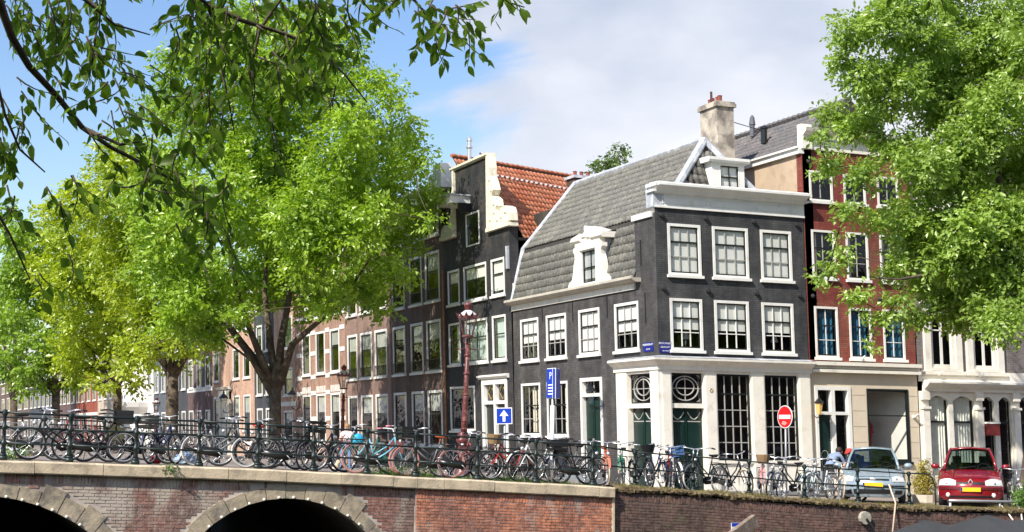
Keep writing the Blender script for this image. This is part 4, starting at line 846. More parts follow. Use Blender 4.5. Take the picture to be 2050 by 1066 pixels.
mb = MB(); mb.fb(TF, ra-.14, ra+.06, -9, .02, 10.80, 10.97); mb.fb(TF, ra-.22, ra+.06, -9, .02, 10.97, 11.03); mb.build('side_gutter', white, Rh)
MB().sweep(TF, [(-.1, 10.95), (.06, 10.95), (.06, 11.35), (.30, 11.5), (.34, 11.62), (-.1, 11.66)], ra-.03, rb).build('cornice', cream, Rh)
MB().fb(TF, ra-.06, ra+.32, -.15, .12, 10.96, 11.75).build('parapet_pier', cream, Rh)
ridge = (7.5, 12.75); e0 = RTr(ra-.05, 9, 11.02); ev = (RTr(ridge[0], 9, ridge[1])-e0); Lr = ev.length; ev.normalize()
mb = MB(); mb.quad(RTr(ra-.05, .1, 11.02), RTr(ra-.05, 9, 11.02), RTr(*[ridge[0], 9, ridge[1]]), RTr(ridge[0], .1, ridge[1])); mb.quad(RTr(rb, .1, 11.15), RTr(rb, 9, 11.15), RTr(ridge[0], 9, ridge[1]), RTr(ridge[0], .1, ridge[1])); mb.add([RTr(ra, .12, 11.1), RTr(rb, .12, 11.1), RTr(ridge[0], .12, ridge[1])], [(0, 1, 2)]); mb.build('roof', roofbase, Rh)
tile_patch(Rh, e0, (0, -1, 0), ev, 8.9, Lr, lambda p: True, tiledk, keep=220)
rd = MB()
for i in range(28): a = RTr(ridge[0], .15+i*.31, ridge[1]+.04); rd.tube([a, a+Vector((0, .15, .03)), a+Vector((0, .3, 0))], .09, 6)
rd.build('ridge_tiles', tiledk, Rh)
MB().lathe(RTr(6.15, 3.3, 11.75), [(.11, 0), (.11, .5), (.14, .52), (.14, .58), (.08, .62)], 10).build('vent_pipe', black, Rh)
MB().lathe(RTr(6.9, 5.2, 12.4), [(.09, 0), (.09, .4), (.12, .43), (.08, .7), (.03, .78)], 10).build('vent_pipe', mat('zinc_vent', (.12, .125, .14), .6), Rh)
mb = MB(); mb.add([RTr(6.05, 3.2, 11.35), RTr(6.4, 3.2, 11.8), RTr(6.4, 3.9, 11.8), RTr(6.05, 3.9, 11.35)], [(0, 1, 2, 3)]); mb.build('flashing', white, Rh)
# figure-like red garment seen through the shop window
t = thing('red_garment', 'red garment on a stand behind the cream shop window', 'clothing', TF(8.05, -.9, .9)); MB().lathe(TF(8.05, -.9, .9), [(.16, 0), (.18, .3), (.22, .8), (.26, 1.2), (.14, 1.45), (.05, 1.5)], 10).build('cloth', hat, t); MB().tube([TF(7.72, -.9, 1.95), TF(8.38, -.9, 1.95)], .07, 6).build('sleeves', hat, t)

# ------------------------------------------------ grey house with arched shopfront
Gh = thing('grey_white_house', 'warm grey brick house with ornate cream arched shopfront behind the red car', 'house', (X0+11.8, Y0+4, 0))
ga, gb = 9.60, 14.2
wc = [(10.15, 11.12), (11.88, 12.86)]
wall(Gh, TF, ga, gb, 3.75, 11.5, [(a, b, z0, z1) for a, b in wc for z0, z1 in ((4.05, 5.9), (6.8, 8.6), (9.3, 10.8))], greyx)
for a, b in wc:
    for z0, z1 in ((4.05, 5.9), (6.8, 8.6), (9.3, 10.8)):
        window(Gh, TF, a, b, z0, z1, 2, 2, .30, fr=.10, munt=.10, munt_m=white, sash_m=white, frame_m=cream)
        q = MB(); q.fb(TF, a-.28, a-.02, 0, .09, z0-.1, z1+.2); q.fb(TF, b+.02, b+.28, 0, .09, z0-.1, z1+.2); q.sweep(TF, [(0, z1+.2), (.1, z1+.2), (.24, z1+.36), (.24, z1+.44), (0, z1+.48)], a-.36, b+.36); q.fb(TF, a-.36, b+.36, 0, .13, z0-.22, z0-.1); q.build('window_surround', cream, Gh)
MB().fb(TF, ga, gb, 0, .05, 3.6, 4.02-.24+.0).build('frieze', cream, Gh)
q = MB(); q.ext(TF, [(ga, 3.78), (gb, 3.78), (gb, 3.95), (13.2, 3.95), (12.9, 4.15), (11.85, 4.15), (11.6, 3.95), (11.4, 3.95), (11.15, 4.15), (10.1, 4.15), (9.85, 3.95), (ga, 3.95)], .001, .04); q.build('scalloped_panel', cream, Gh)
MB().sweep(TF, [(0, 3.28), (.12, 3.28), (.14, 3.36), (.30, 3.46), (.38, 3.54), (.38, 3.60), (.02, 3.66)], 9.75, gb+.1).build('shop_cornice', cream, Gh)
ar = [(9.98, 10.76), (10.96, 11.82), (12.18, 12.66), (12.86, 13.36), (13.75, 14.15)]
shp = MB(); prev = 9.62
for a, b in ar: shp.fb(TF, prev, a, -.2, .02, 0-.15, 3.28); prev = b
shp.fb(TF, prev, gb, -.2, .02, -.15, 3.28)
for a, b in ar:
    n_ = 8; P = [(a, 3.28)]+[(a+(b-a)*i/n_, 2.98+.16*math.sin(math.pi*i/n_)) for i in range(n_+1)]+[(b, 3.28)]; shp.ext(TF, P, -.2, .019)
shp.fb(TF, 9.98, 10.76, -.2, .04, -.15, .55); shp.fb(TF, 10.96, 11.82, -.2, .04, -.15, .55); so_ = shp.build('shopfront', cream, Gh)
for a in (9.80, 12.0, 13.55):
    q = MB(); q.fb(TF, a-.13, a+.13, .02, .12, 0, 2.7); q.fb(TF, a-.17, a+.17, .02, .16, 2.7, 2.78); q.fb(TF, a-.15, a+.15, .02, .14, 3.0, 3.28); q.fb(TF, a-.16, a+.16, .02, .15, 0, .5); q.build('pilaster', cream, so_)
for i, (a, b) in enumerate(ar):
    zb_ = .55 if i < 2 else .1
    wo = MB().fq(TF, a, b, -.10, zb_, 3.12).build('shop_pane', glass, so_)
    q = MB(); q.fb(TF, a, a+.04, -.13, -.08, zb_, 3.0); q.fb(TF, b-.04, b, -.13, -.08, zb_, 3.0); q.fb(TF, a, b, -.128, -.075, 2.26, 2.32); q.build('shop_sash', sashd, so_)
    if i < 2:
        c = MB(); n_ = 14; P = [(a+.03+(b-a-.06)*j/n_, -.15+(.03 if j % 2 else -.03)) for j in range(n_+1)]
        for (p0, b0), (p1, b1) in zip(P[:-1], P[1:]): c.quad(TF(p0, b0, .5), TF(p1, b1, .5), TF(p1, b1, 3.1), TF(p0, b0, 3.1))
        c.build('curtain', mat('white_curtain', (.78, .78, .72), .9), so_)
shell(Gh, TF, ga, gb, 0, 11.3, 9, greyx, roof=True); room(Gh, TF, ga+.05, gb-.05, -.1, 11, (3.7, 6.3, 9))
MB().sweep(TF, [(0, 11.0), (.1, 11.0), (.35, 11.3), (.35, 11.5), (0, 11.55)], ga, gb).build('cornice', cream, Gh)
t = thing('shop_sign', 'small dark red hanging sign box on the cream arched shopfront', 'sign', TF(12.1, .2, 2.0)); MB().fb(TF, 12.16, 12.62, .12, .30, 1.85, 2.24).build('box', mat('dark_red_sign', (.16, .02, .02), .5), t); MB().fb(TF, 12.14, 12.64, .10, .32, 2.24, 2.30).build('top', white, t)
Eh = thing('dark_red_house', 'dark red brick house at the right edge behind the tree', 'house', (X0+17, Y0+4, 0))
wall(Eh, TF, 14.22, 20, 0, 11, [(15, 16, 4.1, 6), (17, 18, 4.1, 6), (15, 16, .8, 3.2), (17, 18, .8, 3.2)], dkredx)
for a in (15, 17):
    for z0, z1 in ((4.1, 6), (.8, 3.2)): window(Eh, TF, a, a+1, z0, z1, 2, 2)
shell(Eh, TF, 14.22, 20, 0, 11, 9, dkredx); room(Eh, TF, 14.3, 19.9, 0, 10.9, (3.8,))
# projecting security lights / flag holders on the cream fronts
for u_, z_ in ((7.35, 4.25), (9.35, 2.42), (10.4, 3.82), (12.1, 3.82)):
    t = thing('flag_holder', {7.35: 'small white flag holder above the red house string course', 9.35: 'small white flag holder on the cream wall near the grey house', 10.4: 'small white flag holder above the arched shopfront, left one', 12.1: 'small white flag holder above the arched shopfront, right one'}[u_], 'flag holder', TF(u_, 0, z_)); MB().tube([TF(u_, -.02, z_), TF(u_, .14, z_+.03)], [.05, .045], 8).build('socket', white, t); MB().tube([TF(u_, .14, z_+.03), TF(u_, .26, z_+.1)], [.03, .025], 8).build('tube', white, t)
# ================================================================== TREES
def leaf_quads(C, D, Nn, S, asp=.55):
    # one leaf: two triangles folded along the midrib -> 4 verts, 2 tris.  C base, D direction, Nn normal, S length
    B = np.cross(D, Nn); B /= np.linalg.norm(B, axis=1)[:, None]+1e-9; S = S[:, None]; n = len(C)
    V = np.empty((n, 4, 3)); V[:, 0] = C; V[:, 1] = C+D*S*.5+B*S*asp*.5+Nn*S*.10; V[:, 2] = C+D*S; V[:, 3] = C+D*S*.5-B*S*asp*.5+Nn*S*.10
    i = np.arange(n)[:, None]*4; F = np.concatenate([i+np.array([[0, 1, 2]]), i+np.array([[0, 2, 3]])], 1).reshape(-1, 3)
    return V.reshape(-1, 3), F
def unit(a): return a/(np.linalg.norm(a, axis=1)[:, None]+1e-9)
def crown_leaves(lobes, per, size, seed, flat=.75, clump=14, spread=.55, shell_=.42):
    r_ = np.random.default_rng(seed); Cs, Ds, Ns, Ss, Ts = [], [], [], [], []
    for (c, r) in lobes:
        lt = r_.random(); n = max(6, int(per*r*r)); d = unit(r_.normal(size=(n, 3))); rad = r*r_.random(n)**shell_; 
        rough = 1+.22*np.sin(d[:, 0]*5+seed)*np.sin(d[:, 1]*4.3+1.7)*np.sin(d[:, 2]*5.5+.6)
        P = np.array(c)+d*(rad*rough)[:, None]*np.array([1, 1, .85])
        ax = unit(d*np.array([1, 1, .35])+r_.normal(0, .45, (n, 3))+np.array([0, 0, -.12])); pl = unit(np.array([0, 0, .55])+d*.75+r_.normal(0, .42, (n, 3))); side = unit(np.cross(pl, ax)); pt = r_.random(n)
        for k in range(clump):
            t = (k/clump-.3)*spread*1.15; sg = 1 if k % 2 else -1
            base = P+ax*t+side*(sg*r_.uniform(.0, .10, n))[:, None]*spread*1.6+pl*(r_.normal(0, .05, n))[:, None]
            dd = unit(ax*.6+side*(sg*.75)+r_.normal(0, .35, (n, 3))+np.array([0, 0, -.25])); nn = unit(pl+r_.normal(0, .38, (n, 3)))
            nn = unit(nn-dd*np.sum(nn*dd, 1)[:, None]); Cs.append(base); Ds.append(dd); Ns.append(nn); Ss.append(size*(.5+.85*r_.random(n)**1.3)*1.02); Ts.append(np.clip(.38*pt+.34*r_.random(n)+.28*lt, 0, 1))
    C, D, Nn, S, T = map(np.concatenate, (Cs, Ds, Ns, Ss, Ts)); V, F = leaf_quads(C, D, Nn, S); return V, F, np.repeat(T, 2)
def make_tree(name, label, base, fork, r0, lobes, per, size, lm, seed, group=None, limbs=None, clump=14, spread=.55, twigs=3, lr=.5):
    random.seed(seed); t = thing(name, label, 'tree', tuple(base), group); base, fork = Vector(base), Vector(fork)
    mb = MB(); h = fork-base
    mb.tube([base+Vector((0, 0, -.1)), base+h*.04, base+h*.25+Vector((random.uniform(-.06, .06), 0, 0)), base+h*.6, fork], [r0*1.45, r0*1.12, r0*.95, r0*.9, r0*.85], 10); mb.tube([fork, fork+h.normalized()*1.0], [r0*.86, r0*.3], 9)
    for j_, (c, r) in enumerate(sorted(lobes, key=lambda q: (Vector(q[0])-fork).length)[1:8 if not limbs else 1:2]):
        c = Vector(c); dv = c-fork; mb.tube([fork-h.normalized()*.4, fork+dv*.3+Vector((0, 0, dv.length*.08)), fork+dv*.65+Vector((0, 0, dv.length*.08)), c], [r0*.62, r0*.48, r0*.32, r0*.12], 8)
    done = [(fork, r0*.8)]; todo = sorted([(Vector(c), r) for c, r in lobes], key=lambda q: (q[0]-fork).length)
    for c, r in todo:
        par, pr_ = min(done, key=lambda q: (q[0]-c).length*(1.0 if q[0].z < c.z+.5 else 1.6)+(0 if q[0] != fork else .8)); rr = max(.02, min(pr_*.62, r0*lr)); dirv = c-par
        m1 = par+dirv*.4+Vector((random.uniform(-.2, .2), random.uniform(-.2, .2), dirv.length*.06)); mb.tube([par, m1, c], [rr, rr*.8, rr*.6], 6); done.append((c, rr))
        for _ in range(twigs):
            e = c+Vector((random.gauss(0, 1), random.gauss(0, 1), random.gauss(0, .7))).normalized()*r*.85; mm = c.lerp(e, .5)+Vector((0, 0, .12)); mb.tube([c, mm, e], [rr*.4, rr*.25, .006], 5)
    if limbs:
        for pts, ra in limbs: mb.tube(pts, ra, 8)
    mb.build('trunk', bark, t, True)
    V, F, T = crown_leaves(lobes, per, size, seed, clump=clump, spread=spread)
    o = link('crown', np_mesh('crown', V-np.array(base), F, T, lm), t, tuple(base)); return t
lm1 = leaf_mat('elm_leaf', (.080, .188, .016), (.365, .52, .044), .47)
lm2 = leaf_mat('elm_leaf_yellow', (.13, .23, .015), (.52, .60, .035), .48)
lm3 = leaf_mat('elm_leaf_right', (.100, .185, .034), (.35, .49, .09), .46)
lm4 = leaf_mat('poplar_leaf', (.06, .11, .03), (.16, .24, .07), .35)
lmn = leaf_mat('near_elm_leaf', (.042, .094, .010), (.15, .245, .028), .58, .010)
def px_lobes(L, d, seed, depth_j):
    rr = random.Random(seed); out_ = []
    for q in L:
        x, y, r = q[:3]; dd = d+(q[3] if len(q) > 3 else rr.uniform(-depth_j, depth_j)); p = at(x, y, dd); out_.append((tuple(p), r*dd/FPX))
    return out_
# big tree in front of the canal row
P = Vector((15.0, 58.6, g(15, 58.6))); dT = P.dot(AX)
L_ = [(560, 130, 70), (470, 150, 75), (650, 190, 72), (735, 262, 58), (560, 250, 90), (420, 270, 80), (670, 330, 85), (785, 370, 62), (848, 395, 32), (560, 380, 95), (440, 400, 85), (345, 330, 70), (335, 470, 70), (690, 450, 80), (795, 470, 55), (620, 520, 70), (510, 545, 75), (410, 560, 65), (745, 545, 55), (455, 615, 38), (832, 330, 32), (775, 195, 36), (485, 75, 50), (600, 75, 55), (690, 120, 42), (820, 300, 36), (862, 440, 18), (640, 590, 34), (700, 590, 34), (560, 470, 80), (380, 200, 55), (820, 250, 28), (876, 385, 16), (600, 330, 80), (500, 320, 80), (770, 620, 20), (620, 640, 14), (480, 590, 50), (560, 560, 48), (640, 560, 55), (720, 575, 42), (790, 550, 42), (430, 600, 55), (370, 610, 48), (600, 470, 75), (520, 450, 80), (660, 400, 80), (740, 400, 70), (830, 430, 42), (780, 300, 58), (700, 250, 62), (350, 560, 55), (300, 400, 60), (310, 540, 50), (760, 600, 26), (540, 190, 70), (620, 150, 60), (480, 35, 48), (560, 25, 48), (640, 55, 46), (420, 90, 50), (360, 130, 50), (340, 220, 60), (400, 650, 40), (350, 640, 40), (700, 80, 34), (745, 160, 40), (620, 410, 70, -4), (690, 470, 60, -4), (590, 440, 60, -4.5), (740, 430, 50, -4), (480, 640, 30, -3), (660, 610, 36, -3), (590, 600, 30, 2), (420, 660, 36, -2), (530, 610, 26, 2)]
lobes = px_lobes(L_, dT, 11, 4.2)
def lp(pts, d, rr): return ([at(x, y, d+e) for x, y, e in pts], [q*.78 for q in rr])
limbs = [lp([(548, 790, 0), (505, 715, .2), (455, 650, .4), (425, 590, .6), (400, 500, .8)], dT, [.26, .22, .17, .12, .06]), lp([(540, 760, 0), (512, 690, -.3), (492, 640, -.6), (470, 560, -1), (455, 480, -1.2)], dT, [.22, .17, .13, .10, .05]),
         lp([(555, 780, 0), (562, 690, .2), (578, 600, .5), (585, 500, .8), (590, 380, 1)], dT, [.26, .2, .16, .12, .06]), lp([(560, 770, 0), (585, 690, -.2), (625, 655, -.5), (680, 610, -1), (740, 520, -1.5)], dT, [.24, .18, .14, .10, .05]), lp([(552, 770, 0), (540, 680, .5), (530, 590, 1), (535, 450, 1.3)], dT, [.22, .18, .13, .06])]
make_tree('elm_tree', 'large elm tree with forked trunk in front of the peach houses', P, at(551, 775, dT), .26, lobes, 74, .215, lm1, 11, 'elms along the canal', limbs, clump=15, spread=.75, lr=.24)
def elm(px, Y, py, L_, per, size, lm, seed, label, r0, jit=3.2, X=15.0, clump=13):
    z = g(X, Y); P = Vector((X, Y, z)); d = P.dot(AX)
    return make_tree('elm_tree', label, P, at(px, py, d), r0, px_lobes(L_, d, seed, jit), per, size, lm, seed, 'elms along the canal', clump=clump, spread=.95, twigs=2, lr=.5)
elm(345, 79.9, 745, [(345, 600, 60), (280, 560, 70), (390, 540, 60), (300, 480, 75), (250, 410, 70), (340, 400, 75), (280, 320, 60), (230, 350, 52), (400, 620, 38), (290, 640, 45), (340, 680, 26), (400, 440, 60), (240, 500, 60), (320, 540, 70), (215, 300, 30), (330, 640, 50), (380, 700, 26), (300, 700, 36), (350, 720, 22), (260, 720, 24), (420, 690, 24), (270, 680, 34), (190, 420, 40)], 52, .27, lm2, 21, 'elm tree with dark trunk in front of the slate house', .36)
elm(235, 98.1, 760, [(210, 620, 58), (150, 560, 62), (255, 590, 50), (195, 500, 65), (140, 480, 55), (160, 400, 52), (250, 680, 36), (160, 660, 45), (220, 690, 34), (190, 560, 60), (130, 620, 45), (280, 720, 22), (100, 540, 45), (110, 430, 40), (180, 700, 34), (230, 640, 50), (200, 740, 30), (260, 745, 22), (150, 740, 30), (290, 690, 28), (240, 720, 34), (200, 770, 24), (270, 770, 18), (130, 700, 36)], 38, .32, lm2, 22, 'elm tree with thin forked trunk in front of the white bay house', .30)
elm(112, 131., 780, [(105, 640, 48), (60, 590, 50), (135, 690, 36), (80, 690, 42), (110, 570, 46), (60, 520, 46), (95, 480, 42), (130, 730, 22), (60, 740, 26), (150, 760, 14), (20, 640, 44), (30, 560, 44), (40, 470, 40), (100, 730, 34), (20, 730, 30), (90, 765, 24), (140, 770, 18), (50, 775, 22), (160, 740, 24)], 22, .42, lm1, 23, 'elm tree with twin stems by the far red house', .38, 3)
elm(28, 168., 800, [(20, 650, 42), (-15, 600, 46), (40, 700, 32), (10, 720, 34), (20, 560, 42), (-30, 690, 40), (30, 480, 40), (0, 430, 36), (40, 760, 20)], 12, .50, lm1, 24, 'farthest elm tree at the left edge of the canal', .40, 4)
elm(-70, 140, 800, [(-60, 650, 60), (-40, 540, 60), (-80, 450, 60), (-30, 740, 30)], 10, .42, lm1, 25, 'elm tree just beyond the left edge of the view', .40, 4, X=9)
# tree on the right
PR_ = Vector((29.4, 32.9, -.1)); dR = PR_.dot(AX)
L_ = [(1700, 60, 40), (1770, 50, 55), (1850, 80, 70), (1960, 90, 80), (1720, 150, 45), (1690, 120, 26), (1790, 170, 65), (1890, 210, 78), (2010, 220, 85), (1670, 230, 36), (1720, 260, 50), (1640, 270, 24), (1660, 330, 34), (1800, 290, 66), (1900, 340, 80), (2020, 350, 85), (1730, 350, 42), (1690, 420, 30), (1760, 440, 38), (1840, 430, 62), (1940, 460, 78), (2040, 470, 70), (1660, 540, 24), (1640, 560, 15), (1720, 600, 30), (1770, 640, 28), (1690, 510, 24), (1790, 540, 40), (1870, 560, 58), (1960, 580, 66), (2040, 590, 60), (1740, 690, 10), (1830, 640, 30), (1920, 640, 34), (2000, 650, 40), (1680, 470, 14), (1820, 500, 40), (2100, 300, 90), (2100, 100, 90), (2110, 500, 90), (2030, 30, 70), (1800, 0, 50), (1900, 0, 60), (1950, 280, 70), (1850, 330, 60), (1980, 420, 70), (1900, 520, 60), (2000, 540, 60), (1850, 470, 50), (1940, 160, 70), (1840, 150, 60), (2030, 130, 70), (1750, 230, 45), (1900, 610, 40), (1980, 620, 40), (1800, 600, 30)]
lobes = px_lobes([(x_, y_, r_*(1.0 if x_ > 1800 or y_ < 230 else .80)) for x_, y_, r_ in L_], dR, 31, 1.6)
make_tree('elm_tree', 'big leafy elm at the right edge in front of the red and grey houses', PR_, at(2105, 640, dR), .30, lobes, 250, .15, lm3, 31, None, [lp([(2105, 650, 0), (2000, 520, -.2), (1880, 545, -.4), (1800, 560, -.5), (1740, 555, -.6)], dR, [.16, .12, .07, .04, .02]), lp([(2105, 600, 0), (2020, 450, 0), (1985, 300, .3), (1975, 150, .4)], dR, [.2, .17, .13, .08])], clump=14, spread=.45, lr=.2)
# slender tree above the roofs
pb = at(1225, 350, 82); lobes = px_lobes([(1240, 305, 17), (1235, 325, 22), (1215, 330, 20), (1195, 328, 11), (1190, 342, 14), (1225, 350, 28), (1245, 295, 9)], 82, 41, .6)
make_tree('distant_tree', 'slender tree top showing above the grey roof ridge', (pb.x, pb.y, .05), (pb.x, pb.y, 15.0), .16, lobes, 90, .2, lm4, 41, None, clump=10, spread=.4, twigs=1)

# ------------------------------------------------ near elm whose twigs hang into the view
random.seed(77); rn = random.Random(77)
NT = thing('overhanging_elm', 'near elm whose dark leafy twigs hang into the top of the view', 'tree', (-5.5, 1.2, .08))
MB().tube([(-5.5, 1.2, 0), (-5.4, 1.25, 1.5), (-5.2, 1.4, 4.0), (-4.6, 1.8, 6.25)], [.36, .28, .24, .18], 10).build('trunk', bark, NT, True); tw = MB()
lfC, lfD, lfN, lfS = [], [], [], []
def near_twig(P, r0=.006, step=.030, size=.094, droop=1.0, leaf_from=0.0):
    P = [Vector(p) for p in P]; tw.tube(P, [r0*(1-.7*i/(len(P)-1)) for i in range(len(P))], 5); acc = 0; side = 1
    for a, b in zip(P[:-1], P[1:]):
        n_ = max(1, int((b-a).length/step)); d = (b-a).normalized()
        for i in range(n_):
            acc += 1; side = -side; p = a.lerp(b, (i+rn.random()*.6)/n_)
            out_ = d.cross(Vector((0, 0, 1))); out_ = out_.normalized() if out_.length > .2 else Vector((rn.uniform(-1, 1), rn.uniform(-1, 1), 0)).normalized()
            dd = (d*.55+out_*side*.75+Vector((rn.gauss(0, .35), rn.gauss(0, .35), -.55*droop+rn.gauss(0, .3)))).normalized(); nn = Vector((rn.gauss(0, .5), rn.gauss(0, .5)-.35, rn.uniform(.25, 1.1))); nn = (nn-dd*nn.dot(dd)).normalized()
            lfC.append(p+dd*.012); lfD.append(dd); lfN.append(nn); lfS.append(size*rn.uniform(.5, 1.25))
def pl(pts): return [at(x, y, d) for x, y, d in pts]
MAIN = [(-330, -260, 6.2), (-150, -160, 7.2), (-40, -60, 8), (0, 8, 8.3), (24, 75, 8.5), (59, 134, 8.7), (114, 193, 9), (165, 256, 9.2), (221, 295, 9.4), (276, 323, 9.6), (355, 366, 9.9), (418, 414, 10.1), (455, 470, 10.2)]
tw.tube([(-4.6, 1.8, 6.2)]+pl(MAIN), [.12, .05, .036, .030, .026, .023, .021, .019, .017, .014, .012, .009, .006, .004], 7)
SEC = [[(250, -160, 8), (330, -60, 8.4), (414, 8, 8.8), (433, 59, 9), (441, 130, 9.1), (457, 197, 9.2), (470, 270, 9.3)], [(414, 8, 8.8), (480, 40, 9), (560, 65, 9.2), (630, 90, 9.3), (690, 150, 9.4), (735, 205, 9.5)], [(250, -160, 8), (400, -120, 8.6), (600, -60, 9), (720, -20, 9.3), (830, 0, 9.5), (860, 40, 9.6), (880, 90, 9.7)], [(-40, -60, 8), (80, -40, 8.2), (170, 0, 8.5), (230, 50, 8.7), (300, 70, 9)], [(600, -60, 9), (560, 0, 9.1), (520, 60, 9.2), (500, 150, 9.2), (510, 230, 9.2)], [(720, -20, 9.3), (940, -30, 9.7), (1000, 0, 9.9), (1050, 15, 10)], [(-150, -160, 7.2), (-60, 60, 7.6), (-10, 150, 7.9), (10, 230, 8.1), (40, 300, 8.3), (90, 345, 8.5)], [(165, 256, 9.2), (240, 290, 9.1), (280, 285, 9.1)], [(-60, 60, 7.6), (-40, 250, 7.8), (-20, 400, 8), (20, 470, 8.2), (60, 560, 8.3)]]
for s_ in SEC: tw.tube(pl(s_), [.016*(1-.75*i/(len(s_)-1)) for i in range(len(s_))], 6)
tw.tube([at(-330, -260, 6.2), at(0, -240, 7.2), at(250, -160, 8)], [.05, .03, .016], 6)
def scatter(n, x0, x1, y0, y1, dl=(60, 150), ang=(60, 20), d0=(8.2, 10.2), size=.094):
    for _ in range(n):
        x, y = rn.uniform(x0, x1), rn.uniform(y0, y1); a = R(rn.gauss(*ang)); l = rn.uniform(*dl); d = rn.uniform(*d0); cv = rn.uniform(-.25, .35); pts = [(x, y, d)]
        for k in range(1, 5): pts.append((pts[-1][0]+l/4*math.cos(a+cv*k), pts[-1][1]+l/4*math.sin(a+cv*k), d+.03*k))
        near_twig(pl(pts), size=size)
# x range, y range of twig roots, hanging downwards
scatter(30, 0, 240, -40, 60, ang=(70, 30)); scatter(16, 20, 220, 60, 170, (50, 110), (60, 30)); scatter(14, -40, 60, 150, 330, (70, 140), (75, 25)); scatter(5, -40, 40, 330, 500, (60, 110), (55, 30))
scatter(24, 330, 480, -60, 100, ang=(80, 25)); scatter(25, 440, 620, -60, 90, ang=(75, 25)); scatter(16, 560, 690, -40, 80, (60, 120), (50, 25)); scatter(16, 370, 580, 110, 250, ang=(85, 25)); scatter(12, 480, 680, 90, 200, (70, 130), (60, 25))
scatter(16, 150, 330, 120, 270, (50, 110), (55, 30)); scatter(12, 230, 390, 280, 380, (60, 120), (65, 30)); scatter(10, 350, 470, 330, 470, (70, 130), (80, 20)); scatter(5, 90, 170, 320, 420, (60, 110), (60, 20)); scatter(3, 30, 140, 430, 560, (50, 90), (50, 25))
scatter(8, 690, 760, -30, 20, (50, 90), (70, 30)); scatter(9, 800, 900, -30, 50, (60, 110), (60, 35)); scatter(5, 890, 950, 0, 60, (60, 100), (50, 30)); scatter(4, 980, 1030, -30, 0, (50, 70), (50, 30)); scatter(4, 1800, 1960, -40, -15, (40, 60), (70, 30), (9, 10)); scatter(3, 330, 420, 25, 40, (50, 70), (30, 20))
near_twig(pl([(300, 60, 9), (330, 45, 9), (370, 30, 9.05), (410, 55, 9.1)])); near_twig(pl([(860, 40, 9.6), (920, 75, 9.7), (960, 110, 9.75), (985, 128, 9.8)])); near_twig(pl([(850, 70, 9.6), (835, 95, 9.6), (822, 120, 9.6)])); near_twig(pl([(868, 60, 9.6), (880, 110, 9.7), (890, 135, 9.7)]))
o = tw.build('twigs', bark, NT, True); o['kind'] = 'stuff'
# leaves: pointed, folded, curved blades
prof = [(0, 0, 0), (.18, .19, .035), (.42, .28, .06), (.68, .21, .045), (.88, .075, .015), (1, 0, 0)]
def leaf_mesh(ws, bend, tw_):
    vs = []; fs = []
    P = [(t_, w_*ws, h_*1.2) for t_, w_, h_ in prof]
    def pt(t_, w_, h_): z = h_-bend*t_*t_; return (t_, w_*math.cos(tw_*t_), z+w_*math.sin(tw_*t_))
    for t_, w_, h_ in P: vs.append(pt(t_, 0, 0))
    for t_, w_, h_ in P[1:-1]: vs.append(pt(t_, w_, h_))
    for t_, w_, h_ in P[1:-1]: vs.append(pt(t_, -w_*.92, h_))
    for s_, off in ((1, 6), (-1, 10)):
        F = [(0, 1, off)]+[(i, i+1, off+i, off+i-1) for i in range(1, 4)]+[(4, 5, off+3)]
        fs += [f if s_ > 0 else f[::-1] for f in F]
    return vs, fs
LV = [leaf_mesh(ws, bd, tw_) for ws, bd, tw_ in ((1.0, .12, .2), (.82, .32, -.5), (1.12, .02, .6), (.9, .45, .3), (.75, -.12, -.3))]; LM = []
for lv, lf_ in LV:
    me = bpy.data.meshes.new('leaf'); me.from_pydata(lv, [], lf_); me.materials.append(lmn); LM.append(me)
    at_ = me.attributes.new('tint', 'FLOAT', 'FACE'); at_.data.foreach_set('value', [.35]*len(lf_)); me.polygons.foreach_set('use_smooth', [True]*len(lf_))
lv, lf_ = LV[0]
order = sorted(range(len(lfC)), key=lambda i: -lfS[i]/(lfC[i]-CAM).length*(1.0 if abs((lfC[i]-CAM).normalized().dot(fw)) > .93 else .0))
tri = [f[:3] for f in lf_]+[(f[0], f[2], f[3]) for f in lf_ if len(f) == 4]; V = []; F = []; T = []; po = Vector(ORG[NT.name]); base = [np.array(q[0]) for q in LV]; btri = np.array(tri); cnt = 0
for k, i in enumerate(order):
    d, nn = lfD[i], lfN[i]; b = nn.cross(d); M_ = Matrix(((d.x, b.x, nn.x, lfC[i].x), (d.y, b.y, nn.y, lfC[i].y), (d.z, b.z, nn.z, lfC[i].z), (0, 0, 0, 1))) @ Matrix.Scale(lfS[i], 4)
    if k < 300:
        o = link('leaf', LM[i % 5], NT, tuple(po)); o.matrix_local = Matrix.Translation(-po) @ M_
    else:
        A = np.array(M_); V.append(base[i % 5] @ A[:3, :3].T+A[:3, 3]-np.array(po)); F.append(btri+len(lv)*cnt); T.append(np.full(len(btri), rn.random())); cnt += 1
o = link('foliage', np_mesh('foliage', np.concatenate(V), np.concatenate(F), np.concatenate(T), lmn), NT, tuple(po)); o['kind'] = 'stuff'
# the rest of its crown, overhead and behind the viewer
cl = []
for _ in range(46): cl.append(((rn.uniform(-9, 3.5), rn.uniform(-1, 9), rn.uniform(6.6, 9.5)), rn.uniform(.8, 1.4)))
V, F, T = crown_leaves(cl, 20, .14, 78, clump=12, spread=.5)
o = link('crown', np_mesh('crown', V-np.array(po), F, T, lmn), NT, tuple(po)); o['kind'] = 'stuff'
